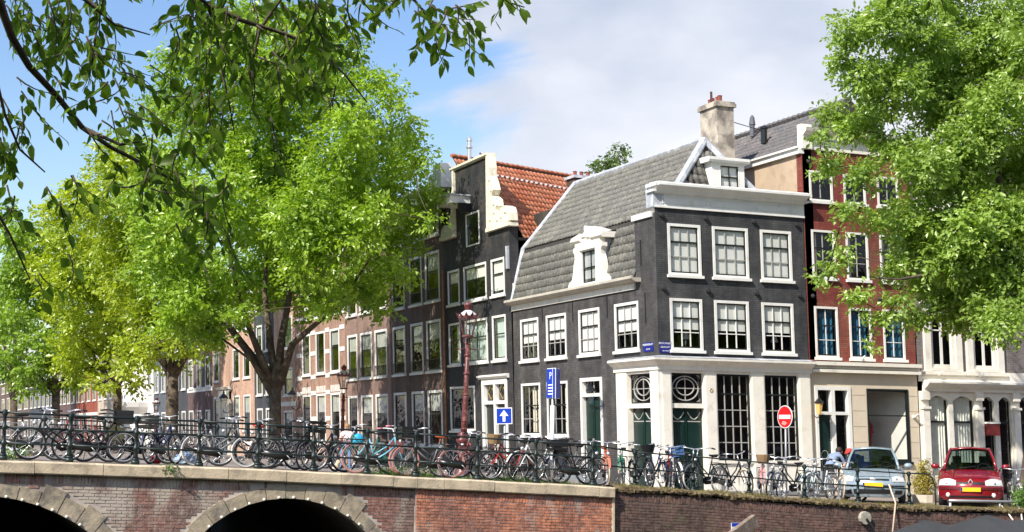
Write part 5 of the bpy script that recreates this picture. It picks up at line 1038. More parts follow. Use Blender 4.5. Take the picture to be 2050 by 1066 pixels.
# ================================================================== STREET THINGS
def crown_lamp(label, P, h, lean=(0, 0), s=1.0):
    P = Vector(P); t = thing('lamp_post', label, 'lamp post', tuple(P), 'old crown lanterns'); ax = Vector((lean[0], lean[1], 1))
    zz = h-.95*s; base = MB(); base.lathe(P, [(.20*s, -.1), (.20*s, .12), (.17*s, .16), (.15*s, .5), (.17*s, .55), (.12*s, .62), (.10*s, .85), (.15*s, .90), (.16*s, .96), (.10*s, 1.02), (.13*s, 1.08), (.075*s, 1.16)], 12); base.build('base', ironred, t, True)
    sh = MB(); n_ = 14
    for i in range(n_): pass
    sh.tube([P+ax*1.12, P+ax*1.5, P+ax*(zz*.7), P+ax*zz], [.082*s, .072*s, .058*s, .05*s], 10)
    for f in (.36, .42, .62, .78, .92): c = P+ax*(zz*f); sh.lathe(c, [(.06*s, -.04), (.085*s, -.015), (.085*s, .015), (.06*s, .04)], 10)
    sh.build('shaft', ironred, t, True)
    c = P+ax*zz; br = MB()
    br.tube([c+Vector((-.25*s, 0, -.12)), c+Vector((.25*s, 0, -.12))], .012, 5); br.sphere(c+Vector((-.26*s, 0, -.12)), .025); br.sphere(c+Vector((.26*s, 0, -.12)), .025)
    for k in range(4): a = math.pi/4+k*math.pi/2; d = Vector((math.cos(a), math.sin(a), 0)); br.tube([c, c+d*.10*s+Vector((0, 0, .06)), c+d*.11*s+Vector((0, 0, .2*s))], .012, 5)
    br.lathe(c+Vector((0, 0, .18*s)), [(.12*s, 0), (.16*s, .02), (.16*s, .05), (.12*s, .06)], 8); br.build('lantern_bracket', ironred, t)
    b = c+Vector((0, 0, .24*s)); MB().lathe(b, [(.125*s, 0), (.245*s, .42*s)], 6).build('lantern_glass', lglass, t)
    fr = MB()
    for k in range(6): a = 2*math.pi*k/6; d = Vector((math.cos(a), math.sin(a), 0)); fr.tube([b+d*.127*s, b+d*.247*s+Vector((0, 0, .42*s))], .011, 5)
    fr.lathe(b+Vector((0, 0, .41*s)), [(.25*s, 0), (.27*s, .02), (.27*s, .05), (.24*s, .06)], 6); fr.build('lantern_frame', ironred, t)
    MB().lathe(b+Vector((0, 0, .02)), [(.03*s, 0), (.03*s, .1), (.045*s, .14), (.045*s, .24), (.02*s, .27)], 8).build('lamp_bulb', mat('opal_bulb', (.8, .78, .7), .4), t)
    rb = b+Vector((0, 0, .47*s)); MB().lathe(rb, [(.25*s, 0), (.22*s, .06*s), (.12*s, .13*s), (.08*s, .16*s)], 10).build('lantern_roof', mat('pale_lantern_roof', (.62, .58, .56), .5), t, True)
    cr_ = MB()
    for k in range(12):
        a = 2*math.pi*k/12; d = Vector((math.cos(a), math.sin(a), 0)); q = rb+d*.27*s; tn = Vector((-d.y, d.x, 0)); cr_.add([q-tn*.05*s, q+tn*.05*s, q+d*.06*s+Vector((0, 0, .11*s)), q-d*.012+Vector((0, 0, -.01))], [(0, 1, 2), (0, 2, 3), (1, 3, 2)])
    cr_.build('crown', ironred, t)
    MB().lathe(rb+Vector((0, 0, .15*s)), [(.09*s, 0), (.06*s, .03*s), (.11*s, .07*s), (.10*s, .13*s), (.12*s, .15*s), (.05*s, .19*s), (.02*s, .24*s)], 8).build('finial', ironred, t, True)
    return t
pL = at(925, 960, 40); crown_lamp('tall red brown crown lantern beside the bridge railing', (pL.x, pL.y, g(pL.x, pL.y)), 4.44, (.030, -.01), 1.05)
pL = at(684, 900, 62); crown_lamp('red brown crown lantern behind the woman in the street', (pL.x, pL.y, g(pL.x, pL.y)), 4.0, (.01, 0), 1.1)
pL = at(310, 900, 112); crown_lamp('distant crown lantern in front of the white bay house', (pL.x, pL.y, .38), 3.75, (0, 0), 1.1)
# ---- traffic signs
def sign_pole(t, P, h, r=.03, lean=(0, 0)): return MB().tube([P+Vector((0, 0, -.1)), P+Vector((lean[0]*h, lean[1]*h, h))], r, 8).build('pole', zinc, t, True)
def frame_of(P, yaw, roll=0):       # right / up / normal of a sign turned by yaw about z (0 faces the canal)
    n_ = Vector((-math.sin(yaw), -math.cos(yaw), 0)); u_ = Vector((0, 0, 1)); r_ = u_.cross(n_); q = Matrix.Rotation(roll, 3, n_); return q @ r_, q @ u_, n_
signblue = mat('sign_blue', (.012, .05, .42), .35, .03); signred = mat('sign_red', (.62, .012, .014), .35, .03); signw = mat('sign_white', (.82, .82, .80), .4, .03); signgrey = mat('sign_back', (.30, .31, .32), .5, .1)
def plate(t, name, m, c, r_, u_, n_, poly, d0, d1):
    mb = MB(); k = len(poly); vs = [c+r_*a+u_*b+n_*d0 for a, b in poly]+[c+r_*a+u_*b+n_*d1 for a, b in poly]
    mb.add(vs, [tuple(range(k)), tuple(range(2*k-1, k-1, -1))]+[(i, (i+1) % k, k+(i+1) % k, k+i) for i in range(k)]); return mb.build(name, m, t)
def rect(w_, h_): return [(-w_/2, -h_/2), (w_/2, -h_/2), (w_/2, h_/2), (-w_/2, h_/2)]
P = at(1008, 950, 39); P.z = g(P.x, P.y); t = thing('one_way_sign', 'square blue sign with a white up arrow on a thin pole', 'sign', tuple(P)); C = at(1004.5, 833, 39); zc = C.z; sign_pole(t, P+Vector((.04, .04, 0)), zc-P.z+.15)
r_, u_, n_ = frame_of(P, R(25), R(1.5)); C = Vector((P.x, P.y, zc)); plate(t, 'border', signw, C, r_, u_, n_, rect(.42, .42), 0, .02); plate(t, 'plate', signblue, C, r_, u_, n_, rect(.375, .375), .02, .024)
plate(t, 'arrow', signw, C, r_, u_, n_, [(-.035, -.145), (.035, -.145), (.035, .0), (.115, .0), (0, .15), (-.115, .0), (-.035, .0)], .0245, .027)
P = at(1104, 950, 38); P.z = g(P.x, P.y); t = thing('parking_sign', 'blue double sided parking zone sign seen edge on atop a grey pole', 'sign', tuple(P)); zc = at(1109, 768, 38).z; sign_pole(t, P, zc-P.z+.36, .036, (.012, 0)); MB().tube([P+Vector((.01, 0, .2)), P+Vector((.02, 0, 1.9))], .055, 8).build('pole_sleeve', signw, t, True)
for yw, dx in ((R(25+62), -.05), (R(25-68), .09)):
    r_, u_, n_ = frame_of(P, yw); C = Vector((P.x+.03+dx, P.y, zc)); plate(t, 'plate', signblue, C, r_, u_, n_, rect(.42, .72), 0, .02); plate(t, 'border', signw, C, r_, u_, n_, rect(.46, .76), -.012, -.001)
    if dx < 0:
        text_mesh('P', .26, 'lettering', signw, (C+u_*.18+n_*.023, r_, u_), t)
        for j in range(4): plate(t, 'text_line', signw, C+u_*(-.04-.075*j), r_, u_, n_, rect(.26, .03), .021, .024)
P = at(1574, 985, 41); P.z = g(P.x, P.y); t = thing('no_entry_sign', 'round red no entry sign with white bar and a small sticker', 'sign', tuple(P)); zc = at(1570, 835, 41).z; sign_pole(t, P+Vector((.03, .04, 0)), zc-P.z+.2)
r_, u_, n_ = frame_of(P, R(36+47)); circ = lambda rad: [(rad*math.cos(2*math.pi*i/32), rad*math.sin(2*math.pi*i/32)) for i in range(32)]; C = Vector((P.x, P.y, zc)); plate(t, 'border', signw, C, r_, u_, n_, circ(.305), 0, .02); plate(t, 'plate', signred, C, r_, u_, n_, circ(.285), .02, .024); plate(t, 'bar', signw, C, r_, u_, n_, rect(.47, .105), .0245, .027)
plate(t, 'sticker', mat('sticker_pink', (.75, .25, .22), .5), C+u_*-.17+r_*-.02, r_, u_, n_, [(-.12, -.02), (.02, -.06), (.12, .01), (.03, .05), (-.06, .06)], .0245, .026)
# quay sign and leaning plank
P = atY(1473, 1052, 31.36); t = thing('quay_sign', 'small blue and white sign fixed low on the quay wall', 'sign', (P.x, 31.4, P.z-.2)); MB().box(P.x-.13, P.x+.13, 31.34, 31.36, P.z-.35, P.z+.06).build('plate', signw, t); MB().box(P.x-.125, P.x+.125, 31.333, 31.339, P.z-.02, P.z+.055).build('band', signblue, t)
for j in range(3): MB().box(P.x-.1, P.x+.09, 31.333, 31.339, P.z-.09-.07*j, P.z-.06-.07*j).build('text_line', signblue, t)
pa, pb_ = atY(1512, 1042, 31.2), atY(1455, 1085, 30.6); t = thing('wooden_plank', 'weathered wooden beam leaning against the quay wall', 'plank', tuple(pb_)); d = (pa-pb_).normalized(); s_ = d.cross(Vector((0, 1, 0))).normalized()*.14; v_ = Vector((0, .09, 0)); mb = MB(); mb.box8([pb_-s_-v_, pb_+s_-v_, pb_+s_+v_, pb_-s_+v_, pa-s_-v_, pa+s_-v_, pa+s_+v_, pa-s_+v_]); mb.build('beam', mat('weathered_wood', (.20, .15, .11), .9, .3, 12, col2=(.34, .29, .24), c2s=4), t)
P = atY(1738, 1042, 31.3); t = thing('mooring_ring', 'old iron mooring ring and plate on the mossy quay wall', 'mooring ring', (P.x, 31.4, P.z)); MB().tube([(P.x, 31.5, P.z+.05), (P.x, 31.38, P.z+.05)], .16, 12).build('plate', mat('lichen_stone', (.38, .35, .29), .9, .3, 9), t); MB().tube([(P.x, 31.37, P.z+.03), (P.x+.16, 31.33, P.z-.2), (P.x+.2, 31.32, P.z-.32)], .035, 6).build('bolt', black, t)
for px, lab in ((1780, 'white mooring rope hanging over the quay edge before the blue car'),):
    a = atY(px, 980, 31.7); b = atY(px+6, 1075, 31.2); t = thing('mooring_rope', lab, 'rope', (a.x, 31.6, g(a.x))); MB().tube([(a.x+.1, 31.75, a.z-.15), (a.x+.08, 31.75, a.z+.1), (a.x, 31.7, a.z+.12), (a.x, 31.45, g(a.x)+.08), tuple(b)], .022, 6).build('rope', mat('pale_rope', (.62, .48, .38), .9), t, True)
for i, (x0, x1) in enumerate(((2005, 2028), (2038, 2046))):
    a, b = atY(x0, 1013, 31.8), atY(x1, 1042, 31.25); t = thing('mooring_rope', ('white rope tied to the low barrier, left of two', 'white rope tied to the low barrier, right of two')[i], 'rope', tuple(a)); MB().tube([a, a.lerp(b, .5)+Vector((0, -.05, -.02)), b], .02, 6).build('rope', mat('white_rope', (.75, .72, .64), .9), t, True)

# ---- bicycles
wheelR = .335
def bike_parts(step=True):
    m = {}
    rw, fwh = Vector((-.54, 0, wheelR)), Vector((.56, 0, wheelR)); bb = Vector((-.08, 0, .30)); seat = Vector((-.24, 0, .78)); head = Vector((.36, 0, .84)); hb_ = Vector((.40, 0, .66))
    f = MB()
    f.tube([bb, seat], .018, 7); f.tube([head, hb_], .022, 7)
    if step: f.tube([hb_, Vector((.15, 0, .46)), Vector((-.06, 0, .33))], .021, 7); f.tube([head, Vector((.18, 0, .62)), Vector((-.10, 0, .44))], .016, 7)
    else: f.tube([hb_, bb], .021, 7); f.tube([head-Vector((.0, 0, .03)), seat-Vector((0, 0, .06))], .018, 7)
    for s_ in (-.06, .06): f.tube([bb, rw+Vector((0, s_, 0))], .011, 6); f.tube([seat-Vector((0, 0, .06)), rw+Vector((0, s_, 0))], .010, 6); f.tube([hb_-Vector((-.01, -s_*.8, .03)), Vector((.50, s_*.8, .45)), fwh+Vector((0, s_*.8, 0))], .012, 6)
    m['frame'] = f
    h = MB(); h.tube([head, head+Vector((-.04, 0, .16))], .014, 6); top_ = head+Vector((-.04, 0, .17)); h.tube([top_+Vector((-.26, .30, .03)), top_+Vector((-.10, .29, .05)), top_+Vector((.02, .16, .03)), top_, top_+Vector((.02, -.16, .03)), top_+Vector((-.10, -.29, .05)), top_+Vector((-.26, -.30, .03))], .013, 6); m['handlebar'] = h
    for gi, sg in enumerate((1, -1)): m['grip%d' % gi] = MB().tube([top_+Vector((-.28, sg*.302, .03)), top_+Vector((-.15, sg*.295, .045))], .019, 6)
    s = MB(); s.tube([seat, seat+Vector((-.02, 0, .12))], .014, 6); c = seat+Vector((-.03, 0, .14)); s.add([c+Vector(v) for v in ((.15, .02, .01), (.15, -.02, .01), (-.02, -.06, .015), (-.13, -.10, .03), (-.15, 0, .035), (-.13, .10, .03), (-.02, .06, .015), (.14, 0, -.025), (-.08, -.07, -.045), (-.08, .07, -.045))], [(0, 1, 2, 3, 4, 5, 6), (0, 6, 9, 7), (1, 7, 8, 2), (2, 8, 3), (3, 8, 9, 5, 4), (5, 9, 6), (7, 9, 8), (0, 7, 1)]); m['saddle'] = s
    for gi, (c, a0, a1) in enumerate(((rw, 20, 185), (fwh, 15, 160))):
        g_ = MB(); pts = [c+Vector((math.cos(R(a))*(wheelR+.035), 0, math.sin(R(a))*(wheelR+.035))) for a in range(a0, a1, 15)]
        for p, q in zip(pts[:-1], pts[1:]): g_.add([p+Vector((0, -.025, 0)), p+Vector((0, .025, 0)), q+Vector((0, .025, 0)), q+Vector((0, -.025, 0))], [(0, 1, 2, 3)])
        m['mudguard%d' % gi] = g_
    k = MB(); k.box(-.92, -.34, -.06, -.045, .735, .75); k.box(-.92, -.34, .045, .06, .735, .75); k.box(-.92, -.905, -.045, .045, .735, .75); k.box(-.65, -.635, -.045, .045, .735, .75); k.box(-.36, -.345, -.045, .045, .735, .75)
    for s_ in (-.055, .055): k.tube([Vector((-.80, s_, .735)), rw+Vector((0, s_*1.2, 0))], .008, 5)
    m['carrier'] = k
    cc = MB(); pts = [(-.60, .27), (-.62, .34), (-.58, .41), (-.10, .40), (.03, .34), (.02, .25), (-.08, .20)]; cc.ext(lambda a, b, z: (a, b, z), pts, -.075, -.04); m['chain_case'] = cc
    cr_ = MB(); cr_.tube([bb+Vector((0, -.10, 0)), bb+Vector((.12, -.10, -.12))], .010, 5); cr_.tube([bb+Vector((0, .09, 0)), bb+Vector((-.12, .09, .12))], .010, 5); cr_.box(.00, .10, -.19, -.10, .16, .185); cr_.box(-.26, -.15, .09, .18, .41, .435); cr_.tube([bb+Vector((0, -.1, 0)), bb+Vector((0, .1, 0))], .015, 6); m['pedals'] = cr_
    ks = MB(); ks.tube([bb+Vector((-.1, .04, .0)), Vector((-.22, .24, .01))], .009, 5); m['kickstand'] = ks
    t_ = MB().torus((0, 0, 0), (0, 1, 0), wheelR-.02, .021, 26, 6); m['tyre'] = t_
    r_ = MB().torus((0, 0, 0), (0, 1, 0), wheelR-.048, .012, 26, 4)
    for i in range(14): a = 2*math.pi*i/14; d = Vector((math.cos(a), 0, math.sin(a))); o_ = Vector((-d.z, 0, d.x))*.02*(1 if i % 2 else -1); y_ = .02*(1 if i % 2 else -1); r_.tube([o_+Vector((0, y_, 0)), d*(wheelR-.05)], .0028, 3, cap=False)
    r_.tube([(0, -.05, 0), (0, .05, 0)], .022, 7); m['rim'] = r_
    l_ = MB(); l_.sphere(hb_+Vector((.10, 0, .10)), .045, 8, 6); m['headlamp'] = l_
    return {k_: v_.mesh(k_) for k_, v_ in m.items()}
BK = {True: bike_parts(True), False: bike_parts(False)}
crate = MB()
for z0 in (.0, .09, .18): crate.box(-.2, .2, -.15, -.135, z0, z0+.06); crate.box(-.2, .2, .135, .15, z0, z0+.06); crate.box(-.2, -.185, -.135, .135, z0, z0+.06); crate.box(.185, .2, -.135, .135, z0, z0+.06)
for a in (-.19, .19):
    for b in (-.142, .142): crate.box(a-.008, a+.008, b-.008, b+.008, 0, .24)
crate.box(-.2, .2, -.15, .15, -.01, 0); crate_me = crate.mesh('crate')
basket = MB().lathe((0, 0, 0), [(.12, 0), (.18, .2), (.185, .22), (.17, .21), (.115, .01)], 12); basket_me = basket.mesh('basket')
for d_ in BK.values():
    for me in d_.values():
        me.polygons.foreach_set('use_smooth', [True]*len(me.polygons)); me.materials.append(black)
for me in (crate_me, basket_me): me.materials.append(black)
def bm_(n, c, r=.35): return mat('bike_'+n, c, r, .12, 10)
pann = MB()
for sg in (-1, 1):
    q_ = MB().box(-.17, .17, .065, .165, .0, .30); vs_ = [(x*(1 if z > .1 else .85), sg*y, z) for x, y, z in q_.v]; pann.add(vs_, q_.f)
pann.box(-.15, .15, -.066, .066, .285, .31); pann_me = pann.mesh('pannier'); pann_me.materials.append(black)
BC = dict(black=bm_('black', (.012, .012, .013)), grey=bm_('grey', (.16, .165, .17)), silver=bm_('silver', (.42, .43, .44)), red=bm_('red', (.42, .035, .025)), dred=bm_('dark_red', (.19, .03, .03)), orange=bm_('coral', (.62, .17, .10)), teal=bm_('teal', (.10, .36, .36)), blue=bm_('light_blue', (.16, .42, .54)), white=bm_('white', (.72, .74, .72)), mint=bm_('mint', (.42, .60, .58)), pink=bm_('pink', (.62, .30, .30)), green=bm_('green', (.03, .16, .10)), cream=bm_('cream', (.62, .55, .42)), navy=bm_('navy', (.02, .03, .09)))
TY = dict(black=rubber, white=mat('white_tyre', (.62, .60, .54), .8), pink=mat('pink_tyre', (.45, .20, .17), .8), cream=mat('cream_tyre', (.55, .46, .34), .8))
def bicycle(label, px, Y, yaw, col, tyre='black', step=True, crate_at=None, saddle=None, grip=None, lean=0, extra=None, X=None, zoff=0, group='parked bicycles', handle=chrome, case=True, rim=chrome):
    x = X if X is not None else atY(px, 940, Y).x; z = g(x, Y)+zoff
    t = thing('bicycle', label, 'bicycle', (x, Y, z), group); yaw += random.gauss(0, 6); lean += random.gauss(0, 3.5); t.rotation_euler = (R(lean), 0, R(yaw)); B = BK[step]; c = BC[col]
    # follow the slope of the paving
    t.rotation_euler[1] = math.atan((g(x-.4, Y)-g(x+.4, Y))/.8)*math.cos(R(yaw))
    def put(name, me, m, par=t, loc=(0, 0, 0), rot=0):
        o = bpy.data.objects.new(name, me); COL.objects.link(o); o.parent = par; o.location = loc; o.rotation_euler = (0, rot, 0); o.material_slots[0].link = 'OBJECT'; o.material_slots[0].material = m; ORG[o.name] = (0, 0, 0); return o
    put('frame', B['frame'], c); put('handlebar', B['handlebar'], handle); put('saddle', B['saddle'], saddle or black); put('carrier', B['carrier'], black if col not in ('silver', 'white') else chrome)
    for gi in (0, 1): put('grip', B['grip%d' % gi], grip or black); put('mudguard', B['mudguard%d' % gi], c if col != 'red' else black)
    if case: put('chain_case', B['chain_case'], black if col not in ('green', 'teal', 'white') else c)
    put('pedals', B['pedals'], zinc); put('kickstand', B['kickstand'], zinc); put('headlamp', B['headlamp'], chrome)
    for wx in (-.54, .56):
        w_ = put('wheel', B['tyre'], TY[tyre], t, (wx, 0, wheelR), random.random()); put('rim', B['rim'], rim, w_)
    if crate_at == 'front': put('crate', crate_me, extra or black, t, (.52, 0, .84))
    if crate_at == 'rear': put('crate', crate_me, extra or black, t, (-.62, 0, .755))
    if crate_at == 'pannier': put('pannier', pann_me, extra or black, t, (-.64, 0, .46))
    if crate_at == 'basket': put('basket', basket_me, extra or black, t, (.54, 0, .82))
    return t
random.seed(9)
pinkg = mat('pink_grip', (.75, .25, .32), .6); orgs = mat('orange_saddle', (.62, .14, .05), .6); reds = mat('red_saddle', (.55, .06, .05), .6); browns = mat('brown_saddle', (.18, .08, .04), .6); whites = mat('white_saddle', (.7, .7, .68), .6)
bicycle('silver bicycle half hidden behind the leftmost railing posts', 62, 33.1, 5, 'silver', lean=4)
bicycle('old black bicycle behind the second railing post from the left', 112, 32.25, 178, 'black', lean=-6)
bicycle('black bicycle with a large black front crate near the left end', 188, 32.2, 2, 'black', crate_at='front', lean=-5, handle=black)
bicycle('dark red bicycle behind the black crate bicycle', 165, 33.0, 186, 'dred', lean=5, crate_at='pannier', extra=mat('olive_canvas', (.10, .10, .05), .9))
bicycle('thin grey bicycle behind the third railing post', 285, 33.4, 12, 'grey', lean=4)
bicycle('dark bicycle seen obliquely below the dark tree trunk', 325, 32.7, 60, 'navy', crate_at='rear')
bicycle('grey bicycle with pale tyres in front of the door surround house', 440, 32.25, 3, 'grey', 'white', lean=-5)
bicycle('black bicycle with red carrier left of the big trunk', 490, 32.7, 176, 'black', lean=5, saddle=reds)
bicycle('black bicycle with silver handlebar and crate in front of the big trunk', 578, 32.3, 4, 'black', crate_at='front', lean=-4)
bicycle('grey black bicycle behind the big trunk crate bicycle', 545, 33.0, 185, 'grey', lean=4)
bicycle('small black bicycle between the big trunk and the woman', 640, 32.6, 30, 'black')
bicycle('turquoise and light blue bicycle with a pink handlebar grip beside the woman', 757, 32.3, 3, 'blue', 'pink', lean=-4, grip=pinkg, handle=BC['white'])
bicycle('green bicycle partly behind the turquoise bicycle', 735, 32.75, 184, 'green', lean=5, crate_at='pannier', extra=mat('checked_bag', (.30, .10, .08), .9))
bicycle('grey bicycle with pink tyres and a black front crate', 858, 32.25, 178, 'grey', 'pink', lean=4, crate_at='front', saddle=orgs)
bicycle('black bicycle leaning by the foot of the tall lamp post', 928, 32.3, 4, 'black', lean=-5)
bicycle('dark red bicycle with a red saddle right of the tall lamp post', 965, 32.75, 176, 'dred', saddle=reds, lean=5)
bicycle('bright red bicycle below the blue arrow sign', 1025, 32.3, 178, 'red', lean=-4, crate_at='basket', extra=mat('wicker', (.28, .18, .09), .9))
bicycle('black bicycle behind the red bicycle by the arrow sign', 1000, 32.95, 8, 'black', lean=4)
bicycle('white bicycle left of the parking sign pole', 1072, 32.4, 200, 'white', lean=3, crate_at='pannier', extra=mat('grey_canvas', (.25, .26, .27), .9))
bicycle('silver bicycle seen obliquely at the parking sign pole', 1110, 32.7, 235, 'silver', 'white', saddle=reds)
bicycle('black bicycle with a rear crate in front of the green side door', 1160, 32.35, 8, 'black', crate_at='rear', lean=-4)
bicycle('dark grey bicycle behind the rear crate bicycle', 1135, 33.0, 190, 'grey', lean=4)
bicycle('coral orange bicycle with pale tyres turned towards the canal', 1213, 32.5, 250, 'orange', 'cream', saddle=orgs)
bicycle('dark green bicycle with cream tyres right of the coral bicycle', 1245, 32.6, 242, 'green', 'cream')
bicycle('black bicycle nosed to the railing below the shop corner', 1285, 32.5, 255, 'black', step=False, crate_at='basket')
bicycle('navy bicycle just right of the shop corner', 1312, 32.8, 250, 'navy')
bicycle('red and black bicycle in the crowded middle of the shopfront', 1337, 32.5, 246, 'red', step=False)
bicycle('white bicycle in the crowded middle of the shopfront', 1358, 32.8, 250, 'white', crate_at='front', extra=mat('blue_crate', (.05, .12, .28), .7))
bicycle('black bicycle with a high handlebar before the shop doors', 1378, 32.5, 252, 'black')
bicycle('black bicycle with a broad white wheel before the left shop window', 1412, 32.3, 200, 'black', 'white', lean=4)
bicycle('black bicycle seen head on before the left shop window', 1471, 32.7, 264, 'black', 'cream')
bicycle('pink bicycle with pale tyres before the right shop window', 1525, 32.6, 240, 'pink', 'cream', saddle=whites, crate_at='basket', extra=MATS['wicker'])
bicycle('silver bicycle behind the pink bicycle', 1548, 33.1, 236, 'silver')
bicycle('black bicycle with white tyres below the no entry sign', 1585, 32.4, 205, 'black', 'white', lean=3)
bicycle('mint bicycle with a white covered saddle left of the blue car', 1622, 32.5, 222, 'mint', 'white', saddle=whites, crate_at='pannier', extra=MATS['grey_canvas'])
bicycle('white bicycle with white tyres nearest the blue car', 1645, 32.3, 205, 'white', 'white', lean=4)
bicycle('cream bicycle held by the man in the red cap', 1672, 33.4, 250, 'cream', 'cream')
bicycle('dark bicycle in the green bush at the right edge', 2030, 32.9, 240, 'grey', 'white')
bicycle('dark bicycle standing in the street behind the woman', 610, 40.5, 15, 'black'); bicycle('grey bicycle parked across the bridge behind the crate bicycles', 380, 38.5, 8, 'grey'); bicycle('black bicycle leaning on the far bridge railing', 240, 38.9, 4, 'black')

# ---- cars
def car(label, P, yaw, paint, W=1.70, H_=1.44, cfg=None):
    cfg = cfg or {}; t = thing('parked_car', label, 'car', tuple(P), 'cars parked nose to the canal'); t.rotation_euler = (0, 0, yaw); ORG[t.name] = (0, 0, 0); hw = W/2
    k = H_/1.44; rows = [(.06, .18, .80, .30), (.01, .27, .93, .36), (.0, .42, .97, .40), (.015, .55, .985, .40), (.05, .64, .975, .38), (.16, .715*k, .94, .30), (.48, .80*k, .90, .15), (.98, .92*k, .84, .04)]
    S = [-1, -.9, -.75, -.5, -.25, 0, .25, .5, .75, .9, 1]
    def surf(s_, rowf):
        i = min(int(rowf), len(rows)-2); f = rowf-i; y, z, w_, b = [rows[i][q]*(1-f)+rows[i+1][q]*f for q in range(4)]
        return Vector((s_*w_*hw, y+b*abs(s_)**2.6, z-(.07 if z > .6 else .02)*abs(s_)**3))
    m = MB(); o = 0
    for r_ in range(len(rows)):
        for s_ in S: m.v.append(tuple(surf(s_, r_)))
    nS = len(S)
    for r_ in range(len(rows)-1):
        for i in range(nS-1): m.f.append((r_*nS+i, r_*nS+i+1, (r_+1)*nS+i+1, (r_+1)*nS+i)); m.mi.append(0)
    Ls = cfg.get('L', 3.85)
    for sg in (-1, 1):
        st_ = [[surf(sg, r_) for r_ in range(len(rows))]]
        for y, wf, zf in ((1.1, 1.0, 1), (1.9, 1.01, 1.0), (2.8, 1.0, 1.02), (Ls-.35, .95, 1.03), (Ls, .80, 1.02)):
            zs = [.20, .28, .42, .55, .64, .73*k, .84*k, .94*k]; ws = [.93, .97, 1.0, 1.0, 1.0, .99, .96, .88]; st_.append([Vector((sg*hw*a*wf, y, z_*zf)) for a, z_ in zip(ws, zs)])
        o = len(m.v)
        for col in st_: m.v += [tuple(p) for p in col]
        n_ = len(rows)
        for c in range(len(st_)-1):
            for r_ in range(n_-1): m.f.append((o+c*n_+r_, o+(c+1)*n_+r_, o+(c+1)*n_+r_+1, o+c*n_+r_+1)); m.mi.append(0)
    zt = .94*k; m.quad((-hw*.70, Ls, .3), (hw*.70, Ls, .3), (hw*.70, Ls, zt), (-hw*.70, Ls, zt)); m.quad((-hw*.84, 3.2, zt), (hw*.84, 3.2, zt), (hw*.72, Ls, zt), (-hw*.72, Ls, zt))
    me = m.mesh('body'); me.materials.append(paint); me.polygons.foreach_set('use_smooth', [True]*len(me.polygons)); bo = link('body', me, t, (0, 0, 0)); ORG[bo.name] = (0, 0, 0)
    def patch(name, pts, r0, mt, off=.012, par=t, nx=6, ny=3):   # pts: s range, row range
        s0, s1, ra_, rb_ = pts; q = MB()
        for j in range(ny+1):
            for i in range(nx+1): p = surf(s0+(s1-s0)*i/nx, ra_+(rb_-ra_)*j/ny); q.v.append((p.x*(1+off*.3), p.y-off, p.z+off*.3))
        for j in range(ny):
            for i in range(nx): a = j*(nx+1)+i; q.f.append((a, a+1, a+nx+2, a+nx+1)); q.mi.append(0)
        return q.build(name, mt, par, True)
    dark = mat('car_trim', (.012, .012, .013), .5); lens = mat('headlamp_lens', (.62, .63, .62), .12, .15, 12, coat=.8); plate_y = mat('yellow_plate', (.85, .50, .02), .4, .03)
    # cabin
    zb, zr = .92*k, H_; fb, fr_ = hw*.80, hw*.60; yb, yr = .98, cfg.get('yr', 1.62); y2, y3 = cfg.get('y2', 3.0), Ls-.25
    A = [(-fb, yb, zb), (fb, yb, zb), (fr_, yr, zr-.03), (-fr_, yr, zr-.03)]; Bk = [(-fb, y3, zb), (fb, y3, zb), (fr_*.98, y2, zr-.05), (-fr_*.98, y2, zr-.05)]
    def bulge(p, q, r_, s_, name, mt, par=t, bz=.04, by=-.04):
        m_ = MB(); n_ = 6
        for j in range(5):
            for i in range(n_+1):
                u_, v_ = i/n_, j/4; a = Vector(p).lerp(Vector(q), u_); b = Vector(s_).lerp(Vector(r_), u_); c = a.lerp(b, v_); w_ = math.sin(math.pi*u_); m_.v.append((c.x, c.y+by*w_, c.z+(bz*w_*v_ if by else bz*w_+.05*math.sin(math.pi*v_))))
        for j in range(4):
            for i in range(n_): a = j*(n_+1)+i; m_.f.append((a, a+1, a+n_+2, a+n_+1)); m_.mi.append(0)
        return m_.build(name, mt, par, True)
    bulge(*A, 'windscreen', carglass, by=-.10); bulge(*Bk, 'rear_window', carglass, by=.05)
    bulge(A[3], A[2], Bk[2], Bk[3], 'roof', paint, bz=.045, by=0)
    MB().tube([(-fr_, yr, zr-.03), (-fr_*.5, yr-.05, zr-.005), (0, yr-.07, zr+.005), (fr_*.5, yr-.05, zr-.005), (fr_, yr, zr-.03)], .032, 7).build('roof_header', paint, t, True)
    MB().tube([(-fr_, y2, zr-.05), (0, y2+.04, zr-.02), (fr_, y2, zr-.05)], .05, 7).build('roof_header', paint, t, True)
    for sx in (-.62, .62):
        MB().tube([tuple(surf(sx*.9, r_/2)+Vector((0, -.004, .004))) for r_ in range(10, 15)], .007, 4).build('bonnet_gap', dark, t)
    MB().tube([tuple(surf(s_, 5.0)+Vector((0, -.006, .003))) for s_ in (-.56, -.3, 0, .3, .56)], .007, 4).build('bonnet_gap', dark, t)
